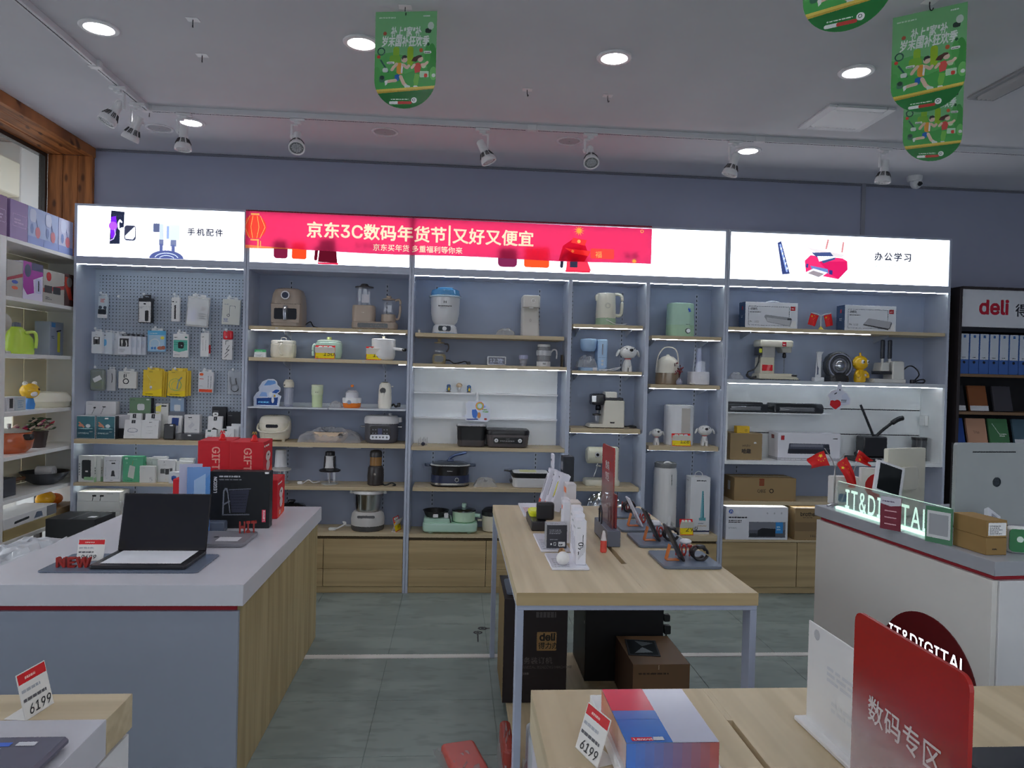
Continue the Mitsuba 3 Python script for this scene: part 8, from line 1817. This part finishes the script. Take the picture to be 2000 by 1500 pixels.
# under the table
zf = .0555
carton('binder_carton', 'tall dark brown carton for a binding machine under the demo table', 'carton', .40, .0565, .30, .49, .40, 3.385, (38, 32, 34), [('R', .52, .50, .83, .68, .01, (150, 118, 76)), ('t', .56, .60, .09, 'deli', (40, 34, 30), {'bold': 3}), ('t', .545, .525, .065, '得力办公', (40, 34, 30), {'bold': 1}), ('t', .2, .38, .07, '财务装订机', (96, 90, 88)), ('t', .2, .33, .035, 'FINANCIAL BINDING MACHINE', (90, 84, 82)), ('b', .2, .27, .25, .04, 1, (90, 84, 82)), ('b', .5, .82, .4, .1, 1, (80, 76, 76))], left=[('r', 0, 0, 1, 1, (132, 112, 74))])
desk_mat('small grey board lying on the dark brown carton', .33, 3.56, .547, .13, .24, h=.012)
word_sign('dark red letters on the grey board over the dark brown carton', 'HOT', .36, 3.53, .560, .06, .04, -30)
carton('tower_case', 'black computer tower under the demo table', 'computer', .88, zf, .40, .36, .36, 3.62, (22, 22, 25), (), left=[('c', .9, .8, .02, (120, 120, 124))])
t = Thing('plug_bundle', 'two black plugs hanging at the side of the black tower', 'plug', 1.085, 3.62, .0555)
t.part('plug', [(box(-.003, .03, 0, .03, .30, .335, .004), (24, 24, 26)), (box(0, .035, 0, .03, .235, .28, .004), (24, 24, 26))])
t.part('cable', [(tube([(.015, .015, .236), (.012, .015, .12), (.02, .012, .004)], .004, 6), (24, 24, 26))], smooth=True)
carton('brown_carton', 'brown shipping carton with an open flap line under the demo table', 'carton', .965, zf, .265, .235, .36, 3.245, (112, 86, 62), [('b', .1, .80, .6, .06, 1, (60, 46, 36)), ('r', .62, .1, .68, .22, (50, 40, 34)), ('l', [(.45, .98), (.45, .90)], .008, (176, 160, 140))], left=[('r', 0, 0, 1, 1, (70, 52, 40))])
solo('foil_packet', 'dark silver packet lying on the brown shipping carton', 'package', [(box(-.075, .075, -.10, .10, 0, .004, .001), (60, 64, 68))] + prints([('R', .06, .05, .94, .95, .02, (30, 34, 38)), ('p', [(.2, .1), (.8, .2), (.5, .5)], (120, 128, 132)), ('p', [(.3, .9), (.5, .55), (.9, .8)], (90, 98, 102))], .15, .2, frame((-.075, -.1, .004), (1, 0, 0), (0, 1, 0))), 'gloss', x=.925, y=3.44, z=zf + .2355, rz=-8)
for k, (x, y, w, d, h, c, r) in enumerate(((.085, 2.87, .16, .42, .05, (196, 92, 84), 14), (.235, 2.88, .05, .28, .16, (150, 60, 50), 0), (.34, 2.45, .14, .3, .30, (176, 180, 182), 0))):
    t = Thing('wrapped_goods', ('flat red bag in clear wrapping on the floor beside the table leg', 'clear wrapped goods with an orange edge by the table leg', 'grey wrapped goods behind the near table corner')[k], 'wrapped goods', x, y, .0005 if k < 2 else .056, r)
    t.part('content', [(pill(w * .9, d * .9, h, .02, .015), c)])
    t.part('wrapping', [(crumple(w * 1.15, d * 1.1, h * 1.25, 80 + k, 14), (222, 222, 224))], 'film', smooth=30)
solo('floor_sticker', 'small black flower shaped sticker marks on the floor tiles', 'sticker', prints([('u', .45, .6, .10, .06, INK), ('c', .45, .6, .04, INK), ('u', .6, .86, .10, .06, INK), ('c', .6, .86, .04, INK), ('l', [(.43, .05), (.44, .5)], .015, INK), ('l', [(.72, .86), (1, .86)], .015, INK)], .20, .28, frame((.08, 4.30, .0), (1, 0, 0), (0, 1, 0)), .0008), 'card')
# ------------------------------------------------------------------ on the cash desk
Z = 1.0505
scene['edge_lit'] = {'type': 'blendbsdf', 'weight': 0.10, 'a': {'type': 'thindielectric', 'int_ior': 1.5}, 'b': {'type': 'principledthin', 'base_color': {'type': 'rgb', 'value': [.62, .92, .80]}, 'roughness': .3, 'diff_trans': 1.0}}
t = Thing('lit_glass_sign', 'edge lit clear sign lettered IT&DIGITAL on the cash desk', 'sign', 1.655, 3.03, Z, -90 + CA)
t.part('plate', (box(0, .64, 0, .008, .012, .118, .001), WHITE), 'edge_lit')
t.part('light_base', [(box(0, .64, -.008, .014, 0, .0115, .001), WHITE)], 'paint', **glow((190, 255, 226), 2.4))
t.part('rim', [(box(0, .64, .001, .007, .1182, .1195), WHITE)], 'paint', **glow((170, 246, 214), 1.0))
pen = .055
for c in 'IT&DIGITAL':
    g = affinity.scale(glyph(c)[1].buffer(.8), (.00112), .00158, origin=(0, 0))
    t.part('letter', [((lambda v, f: (np.stack([v[:, 0] + pen, v[:, 2] - .0012, v[:, 1] + .016], 1), f))(*flat(q)), WHITE) for q in geoms(g)], 'paint', **glow((186, 250, 222), 1.15))
    pen += (glyph(c)[0] + 5) * .00112
t = Thing('red_notice', 'small dark red notice in a clear stand before the lit sign', 'notice', 1.628, 2.60, Z, -84 + 26)
t.part('sheet', [(box(-.038, .038, 0, .003, 0, .122), (118, 40, 56))] + prints([('r', 0, .80, 1, 1, (196, 196, 206)), ('p', [(0, .78), (.5, .72), (1, .78), (1, .84), (0, .84)], (196, 196, 206)), ('b', .1, .84, .8, .08, 1, (120, 110, 130)), ('r', .22, .56, .80, .595, (206, 160, 170)), ('r', .22, .36, .80, .395, (206, 160, 170)), ('r', .22, .16, .80, .195, (206, 160, 170))], .076, .122, face(-.038, 0, 0)), 'card')
t.part('stand', [(box(-.038, .038, .004, .03, 0, .003), (220, 220, 224))], 'gloss')
t = Thing('green_card', 'green edged payment card with a blank grey square beside stacked cartons', 'card', 1.668, 2.385, Z, -62)
t.part('card', [(box(-.045, .045, 0, .003, 0, .125), (70, 120, 90))] + prints([('r', .06, .14, .94, .88, (196, 200, 200)), ('r', .14, .22, .86, .80, (150, 154, 158))], .09, .125, face(-.045, 0, 0)), 'card')
for k in range(2):
    c = carton('small_carton', ('lower small brown carton at the desk corner', 'upper small brown carton with a white label at the desk corner')[k], 'carton', 1.755, Z + .0565 * k, .075, .056, .145, 2.225, (140, 112, 66), [('R', .08, .12, .94, .86, .02, PW), ('b', .14, .2, .7, .55, 5, (110, 112, 116))] if k else [('b', .3, .3, .3, .15, 1, (60, 50, 36))], rz=4)
t = Thing('payment_speaker', 'rounded white and green payment speaker at the desk corner', 'speaker', 1.845, 2.25, Z, -20)
t.part('body', [(mv(pill(.075, .05, .085, .022, .012), .012, .02), (224, 228, 226))])
t.part('face', [(mv(plate(sbox(-.032, .006, .036, .08).buffer(-.014).buffer(.014, 4), .006), .008, -.0085), (22, 110, 58))])
t.part('mark', [(mv(lathe([(0, 0), (.010, 0), (.010, .001), (0, .001)], 16), .006, -.009, .048, rx=90), (206, 226, 212))], 'card')
t = Thing('grey_monitor', 'large grey backed all in one computer seen from behind', 'monitor', 2.02, 2.56, Z, 8)
GM = (150, 156, 156)
m_ = t.part('shell', [(mv(plate(sbox(-.19, .03, .19, .335).buffer(-.012).buffer(.012, 4), .016)), GM), (mv(plate(sbox(-.188, .032, .188, .333), .010), y=.0165), (24, 24, 26))])
t.part('vent', [(box(-.12, .07, -.0012, .0, .300, .304), (40, 42, 44))], 'paint', under=m_)
t.part('emblem', [(mv(lathe([(.015, 0), (.018, 0), (.018, .0015), (.015, .0015), (.015, 0)], 28), -.01, -.0001, .19, rx=90), (90, 96, 96)), (box(-.02, 0, -.0015, -.0003, .188, .192), (90, 96, 96))], 'metal', under=m_)
t.part('neck', [(box(-.05, .05, .0, .03, .012, .0295, .003), (60, 64, 66))])
t.part('foot', [(box(-.09, .09, -.05, .12, 0, .0118, .004), (70, 74, 76))])
t = Thing('cream_monitor', 'cream backed flat monitor behind the tilted tablet', 'monitor', 1.90, 2.93, Z, 20)
t.part('shell', [(mv(plate(sbox(-.115, .02, .115, .275).buffer(-.006).buffer(.006, 3), .02)), (226, 224, 206)), (mv(pill(.10, .10, .016, .02, .006), 0, -.004, .15, rx=90), (212, 210, 196))])
t.part('foot', [(box(-.07, .07, -.05, .09, 0, .0195, .004), (206, 204, 192))])
t = Thing('tilted_tablet', 'white framed tablet tilted on a stand on the cash desk', 'tablet', 1.765, 2.85, Z, -6)
M = mat4(0, -.02, .155, rx=-22, ry=18)
tf = lambda g: (g[0] @ M[:3, :3].T + M[:3, 3], g[1])
t.part('frame', [(tf(mv(plate(sbox(-.058, -.07, .058, .07).buffer(-.006).buffer(.006, 3), .012))), (222, 222, 226))])
t.part('display', [(tf(box(-.046, .046, -.001, -.0002, -.054, .06)), (16, 18, 20))], 'gloss')
t.part('stand', [(tube([(0, .0, .13), (.0, .04, .06), (0, .05, .008)], .012, 8), (206, 206, 206)), (box(-.05, .05, .0, .09, 0, .0078, .003), (206, 206, 206))])
carton('red_white_box', 'white carton with a red rounded panel behind the tablet', 'carton', 1.85, Z, .13, .17, .05, 3.06, (226, 226, 222), [('E', .55, .55, .42, .34, (176, 36, 40))], rz=-20)
t = Thing('flag_stand', 'desk stand with three small red flags', 'flags', 1.665, 3.075, Z)
t.part('foot', [(lathe([(0, 0), (.03, 0), (.03, .006), (.01, .014), (0, .014)], 22), (190, 192, 196))], 'chrome')
for k, (sx, tx, tz) in enumerate(((0, -.05, .255), (.0, .045, .235), (.07, .105, .25))):
    t.part('staff', [(tube([(.0 if k < 2 else .03, 0, .012), (.0 if k < 2 else .09, 0, .17), (tx, 0, tz)], .002, 6, k=3), (190, 190, 190))], 'metal')
flag(t, mat4(-.055, -.004, .245, ry=66), .07, .085, 1.2)
flag(t, mat4(.005, -.006, .19, ry=-32), .055, .13, 1.4, seed=2)
flag(t, mat4(.082, -.006, .205, ry=-70), .05, .075, 1.6, seed=4)
carton('white_case', 'white box standing at the back of the desk behind the flags', 'package', 1.745, Z, .12, .125, .05, 3.12, (224, 226, 222), [('R', .2, .1, .55, .4, .1, (40, 70, 130))])
t = Thing('card_reader_stand', 'white slanted frame holder in front of the big grey monitor', 'holder', 1.90, 2.42, Z + .002, 4)
M = mat4(0, 0, .055, rx=-35, ry=34)
t.part('frame', [(tf(mv(plate(sbox(-.03, -.06, .03, .06).difference(sbox(-.014, -.048, .014, .045)), .016))), (206, 208, 214)), (tf(box(-.014, .014, .009, .015, -.048, .045)), (90, 92, 104))])
t.part('foot', [(box(-.03, .07, -.02, .06, 0, .03, .006), (34, 36, 40))])
# ------------------------------------------------------------------ stationery at the far right
for k in range(9):
    c = ((62, 96, 160), (206, 110, 70), (222, 200, 80))[max(0, k - 6)]
    carton('lever_file', f"{('blue', 'orange', 'yellow')[max(0, k - 6)]} backed file with a white spine, {('first', 'second', 'third', 'fourth', 'fifth', 'sixth', 'seventh', 'eighth', 'last')[k]} from the side of the bookcase", 'file', 3.856 + .080 * k, 1.6825, .077, .305, .22, 5.285, c, [('r', .06, .36, .94, 1, (196, 204, 214)), ('R', .38, .90, .62, .97, .01, (50, 96, 160)), ('c', .5, .29, .035, (24, 30, 44)), ('b', .3, .40, .4, .03, 1, INK)], group='files on the top board of the bookcase')
for k, (x, z, w, h, c, l) in enumerate(((3.87, 1.3945, .10, .20, (34, 32, 36), 'black notebook with a white band at the bookcase side'), (4.03, 1.3945, .15, .20, (126, 76, 44), 'brown notebook with a white band'), (4.23, 1.3945, .15, .20, (60, 60, 66), 'charcoal notebook on the middle board'), (3.87, 1.1405, .11, .20, (40, 70, 140), 'dark blue notebook on the lower board'), (4.03, 1.1405, .16, .20, (190, 146, 120), 'tan covered notebook beside a green one'), (4.21, 1.1405, .16, .20, (70, 120, 80), 'green covered notebook with white marks'), (4.42, 1.1405, .18, .20, (70, 96, 110), 'slate notebook with a white band'))):
    carton('notebook', l, 'notebook', x, z, w, h, .02, 5.33, c, [('r', 0, 0, 1, .2, (206, 208, 212))] if k in (0, 1, 6) else ([('t', .3, .4, .14, 'The', (110, 70, 60))] if k == 4 else [('l', [(.2, .8), (.5, .4)], .01, (206, 216, 206)), ('b', .5, .3, .4, .14, 2, (206, 216, 206))] if k == 5 else ()), rx=-14)
# ------------------------------------------------------------------ goods on the window shelf (they face the room)
def side_box(name, label, y0, y1, z, h, col, pr=(), x=-2.675, d=.22, cat_='carton'):
    return carton(name, label, cat_, x, z + .0005, y1 - y0, h, d, (y0 + y1) / 2, col, pr, rz=90)


PIC = [('r', .0, 0, 1, .22, (150, 168, 222)), ('E', .62, .36, .16, .16, (214, 130, 140)), ('E', .25, .42, .10, .14, (130, 150, 200)), ('l', [(.45, .8), (.6, .5)], .02, (120, 130, 170)), ('R', .1, .6, .5, .95, .1, (214, 222, 244))]
LB = [('o', .14, .34, .9, .66, .012, (206, 180, 216)), ('b', .22, .42, .6, .16, 2, (214, 190, 222))]
z = 2.3365
side_box('pot_carton', 'mauve carton at the cut edge on top of the window shelf', 4.38, 4.555, z, .235, (150, 120, 158), LB)
side_box('pot_carton', 'mauve ended carton on top of the window shelf', 4.585, 4.765, z, .235, (160, 136, 182), LB)
side_box('pot_carton', 'pale blue carton with two pot pictures, right of the mauve one', 4.767, 5.112, z, .235, (176, 192, 228), [(c[0], *[[(x / 2 + o, y) for x, y in a] if isinstance(a, list) else (a / 2 + o if i in (0, 2) and c[0] in 'rRe' or (c[0] == 'E' and i == 0) else (a / 2 if c[0] == 'E' and i == 2 else a)) for i, a in enumerate(c[1:-1])], c[-1]) for o in (0, .5) for c in PIC])
side_box('pot_carton', 'pale carton with one red pot picture, nearest the lit sign', 5.118, 5.30, z, .235, (206, 208, 234), PIC)
z = 1.9875
CA_ = [('c', .25, .80, .14, (170, 40, 36)), ('p', [(0, .3), (0, .42), (1, .62), (1, .5)], (150, 50, 50)), ('b', .1, .1, .3, .1, 2, (90, 90, 94)), ('r', .05, .3, .4, .52, (60, 56, 54)), ('r', .45, .3, .8, .52, (44, 42, 42))]
side_box('iron_carton', 'grey carton by the shelf upright with small blue and red marks', 4.56, 4.72, z, .22, (172, 168, 160), [('E', .5, .42, .2, .05, (70, 90, 170)), ('E', .5, .26, .2, .05, (220, 110, 80)), ('p', [(0, .5), (1, .7), (1, .6), (0, .42)], (160, 60, 70))])
side_box('iron_carton', 'purple and white carton with a steam iron picture', 4.724, 4.94, z, .235, (220, 214, 232), [('p', [(0, .9), (0, .3), (.2, .12), (.55, .2), (.5, .55), (1, .7), (1, 1), (0, 1)], (160, 50, 150)), ('r', .4, .8, 1, 1, (60, 56, 90)), ('E', .22, .76, .16, .17, (60, 64, 90)), ('R', .6, .2, .92, .6, .06, (196, 196, 222)), ('r', .74, .26, .8, .54, (30, 30, 34))])
side_box('iron_carton', 'grey carton with a red disc beside the purple one', 4.944, 5.20, z, .215, (176, 172, 162), CA_)
side_box('iron_carton', 'dark and red ended carton nearest the display wall', 5.203, 5.32, z, .22, (70, 50, 48), [('p', [(0, .6), (.5, .2), (.9, .2), (.4, .9), (0, .9)], (170, 60, 46)), ('E', .5, .75, .3, .16, (120, 116, 112))])
z = 1.6465
t = Thing('steam_cleaner', 'yellow green handheld cleaner with a grey cap on the window shelf', 'steam cleaner', -2.76, 4.84, z)
t.part('body', [(body([(0, .11, .20, .05), (.02, .12, .21, .055), (.10, .11, .19, .05), (.14, .08, .12, .035, 0, -.02), (.17, .05, .06, .02, 0, -.03)]), (190, 220, 80))])
t.part('cap', [(lathe([(0, .17), (.026, .17), (.024, .195), (0, .2)], 18, 0, -.03), (90, 96, 110))])
t.part('handle', [(tube([(.05, -.02, .135), (.075, .03, .14), (.078, .05, .10), (.07, .055, .04)], .010, 8), (206, 232, 110))], smooth=True)
t = Thing('desk_fan', 'pale grey fan at the shelf upright beside the yellow green cleaner', 'fan', -2.76, 4.66, z)
t.part('head', [(ball((0, 0, .19), np.array([.05, .06, .06]), 12), (176, 172, 160))], smooth=True)
t.part('column', [(lathe([(0, 0), (.05, 0), (.05, .012), (.02, .02), (.018, .15), (0, .15)], 18), (190, 188, 180))])
side_box('spray_carton', 'blue grey box with a yellow bottle picture on the window shelf', 5.19, 5.36, z, .23, (150, 160, 176), [('r', .1, .84, .4, .97, (80, 140, 196)), ('r', .55, .1, .75, .7, (206, 206, 70)), ('l', [(.5, .72), (.8, .76)], .02, (50, 50, 54)), ('b', .1, .5, .3, .1, 2, (90, 100, 120))], x=-2.76, d=.1)
z = 1.2925
t = Thing('yellow_toy', 'yellow headed toy with pale ears and a blue body on the window shelf', 'toy', -2.76, 4.965, z, 60)
t.part('body', [(body([(0, .05, .05, .02), (.03, .06, .055, .022), (.07, .04, .04, .016)]), (60, 130, 200))])
t.part('head', [(ball((0, 0, .118), np.array([.058, .055, .050]), 12), (236, 186, 40)), (ball((-.03, 0, .165), .016, 8), (232, 228, 216)), (ball((.03, 0, .165), .016, 8), (232, 228, 216)), (ball((0, -.045, .10), np.array([.022, .016, .018]), 9), (230, 228, 224)), (ball((.03, -.042, .128), .009, 7), (80, 40, 20))], 'gloss', smooth=True)
for k, (a, b, c) in enumerate(((4.56, 4.66, (206, 206, 210)), (4.675, 4.75, (212, 212, 214)), (4.76, 4.87, (186, 194, 198)))):
    side_box('small_box', ('white box by the upright on the fourth window board', 'white box with a dark square', 'white box with small print beside the toy')[k], a, b, z, .085, c, [('r', .3, .2, .8, .9, (56, 56, 58))] if k == 1 else [('b', .2, .2, .6, .6, 4, (120, 150, 176))], x=-2.73, d=.08)
t = Thing('steamer_dish', 'large cream covered dish on the window shelf beside the toy', 'dish', -2.80, 5.24, z)
t.part('dish', [(lathe([(0, 0), (.13, 0), (.14, .01), (.145, .04), (0, .04)], 36), (206, 202, 182))])
t.part('cover', [(lathe([(0, .0405), (.15, .0405), (.148, .07), (.12, .10), (0, .108)], 36), (222, 218, 200))])
z = 1.0265
t = Thing('copper_pot', 'large copper pot with a black grip on the window shelf', 'pot', -2.79, 4.80, z)
t.part('pot', [(lathe([(0, 0), (.09, 0), (.125, .03), (.135, .08), (.12, .125), (.128, .13), (.11, .13)], 36), (190, 96, 56))], 'gloss')
t.part('lid', [(lathe([(0, .1305), (.118, .1305), (.06, .15), (.01, .155), (.012, .18), (0, .182)], 30), (206, 206, 204))], 'chrome')
t.part('grip', [(box(.10, .16, -.05, -.01, .085, .12, .006), (26, 26, 28))])
t = Thing('flower_pot', 'artificial pink and cream flowers in a dark tapered pot', 'flowers', -2.79, 5.12, z)
t.part('pot', [(lathe([(0, 0), (.045, 0), (.062, .11), (0, .11)], 20), (54, 40, 38))])
rg = random.Random(9)
lv, fl = [], []
for k in range(70):
    a, e, r_ = rg.uniform(0, 6.3), rg.uniform(.1, 1.5), rg.uniform(.05, .12)
    p = np.array([.9 * r_ * math.cos(a) * math.cos(e), 1.5 * r_ * math.sin(a) * math.cos(e), .11 + .75 * r_ * math.sin(e)])
    if k % 3:
        lv.append((mv(ball((0, 0, 0), np.array([.022, .011, .003]), 5), *p, rx=rg.uniform(-60, 60), rz=rg.uniform(0, 360)), rg.choice([(46, 66, 44), (62, 80, 50), (36, 50, 38)])))
    else:
        c = rg.choice([(226, 206, 186), (196, 96, 120), (150, 70, 110), (206, 60, 80)])
        fl += [(mv(mv(ball((.010, 0, 0), np.array([.012, .009, .004]), 5), rz=72 * q), *(p * [1.15, 1.1, 1] + [0, 0, .008]), rx=-40, rz=90), c) for q in range(5)]
t.part('leaves', lv, smooth=True, kind='stuff')
t.part('blossom', fl, smooth=True, kind='stuff')
z = .7685
t = Thing('wok', 'dark steel wok with a brown wooden handle and a glass lid edge', 'wok', -2.785, 5.20, z, 180)
t.part('pan', [(shell([(.06, .0), (.11, .03), (.15, .085)], 32), (90, 92, 98))], 'metal')
t.part('handle', [(tube([(.06, .13, .06), (.10, .26, .05), (.10, .42, .03)], .012, 8), (110, 76, 50))], smooth=True)
side_box('bagged_pan', 'dark pan in clear wrapping by the shelf upright', 4.56, 4.76, z, .11, (50, 52, 60), x=-2.72, d=.2)
solo('paper_roll', 'white paper roll lying in the wok', 'roll', [(mv(lathe([(.014, 0), (.036, 0), (.036, .11), (.014, .11), (.014, 0)], 24), ry=90), (232, 232, 232))], x=-2.86, y=5.25, z=z + .08)
z = .5185
side_box('knife_carton', 'long white carton with black tool pictures on the low window board', 4.56, 5.14, z + .065, .065, (214, 214, 214), [('l', [(.2, .4), (.45, .5)], .12, (40, 42, 46)), ('p', [(.55, .2), (.6, .8), (.7, .7), (.72, .2)], (70, 84, 104)), ('r', .8, 0, 1, 1, (90, 92, 98))], d=.2)
for k, (a, b, x, h) in enumerate(((4.56, 5.13, -2.672, .0645), (5.16, 5.48, -2.69, .08))):
    side_box('long_carton', ('long kraft carton under the tool carton', 'short brown carton nearest the display wall on the low board')[k], a, b, z, h, (150, 134, 92) if k == 0 else (110, 90, 62), x=x, d=.21)
t = Thing('yellow_plush', 'orange and yellow plush toy at the back of the low window board', 'toy', -2.80, 5.29, z + .0805)
t.part('body', [(ball((0, -.05, .06), np.array([.05, .09, .05]), 10), (240, 176, 20)), (ball((0, .06, .04), np.array([.05, .07, .04]), 10), (220, 110, 20))], smooth=True)
carton('base_stack', 'brown cartons standing on the floor behind the counter', 'carton', -2.2, .001, .42, .54, .5, 3.70, (128, 112, 84))
solo('wrapped_bundle', 'large grey bundle in clear plastic behind the white counter', 'wrapped goods', [(crumple(.50, .60, .14, 92, 20), (196, 200, 204))], 'gloss', x=-2.16, y=3.95, z=.5418)
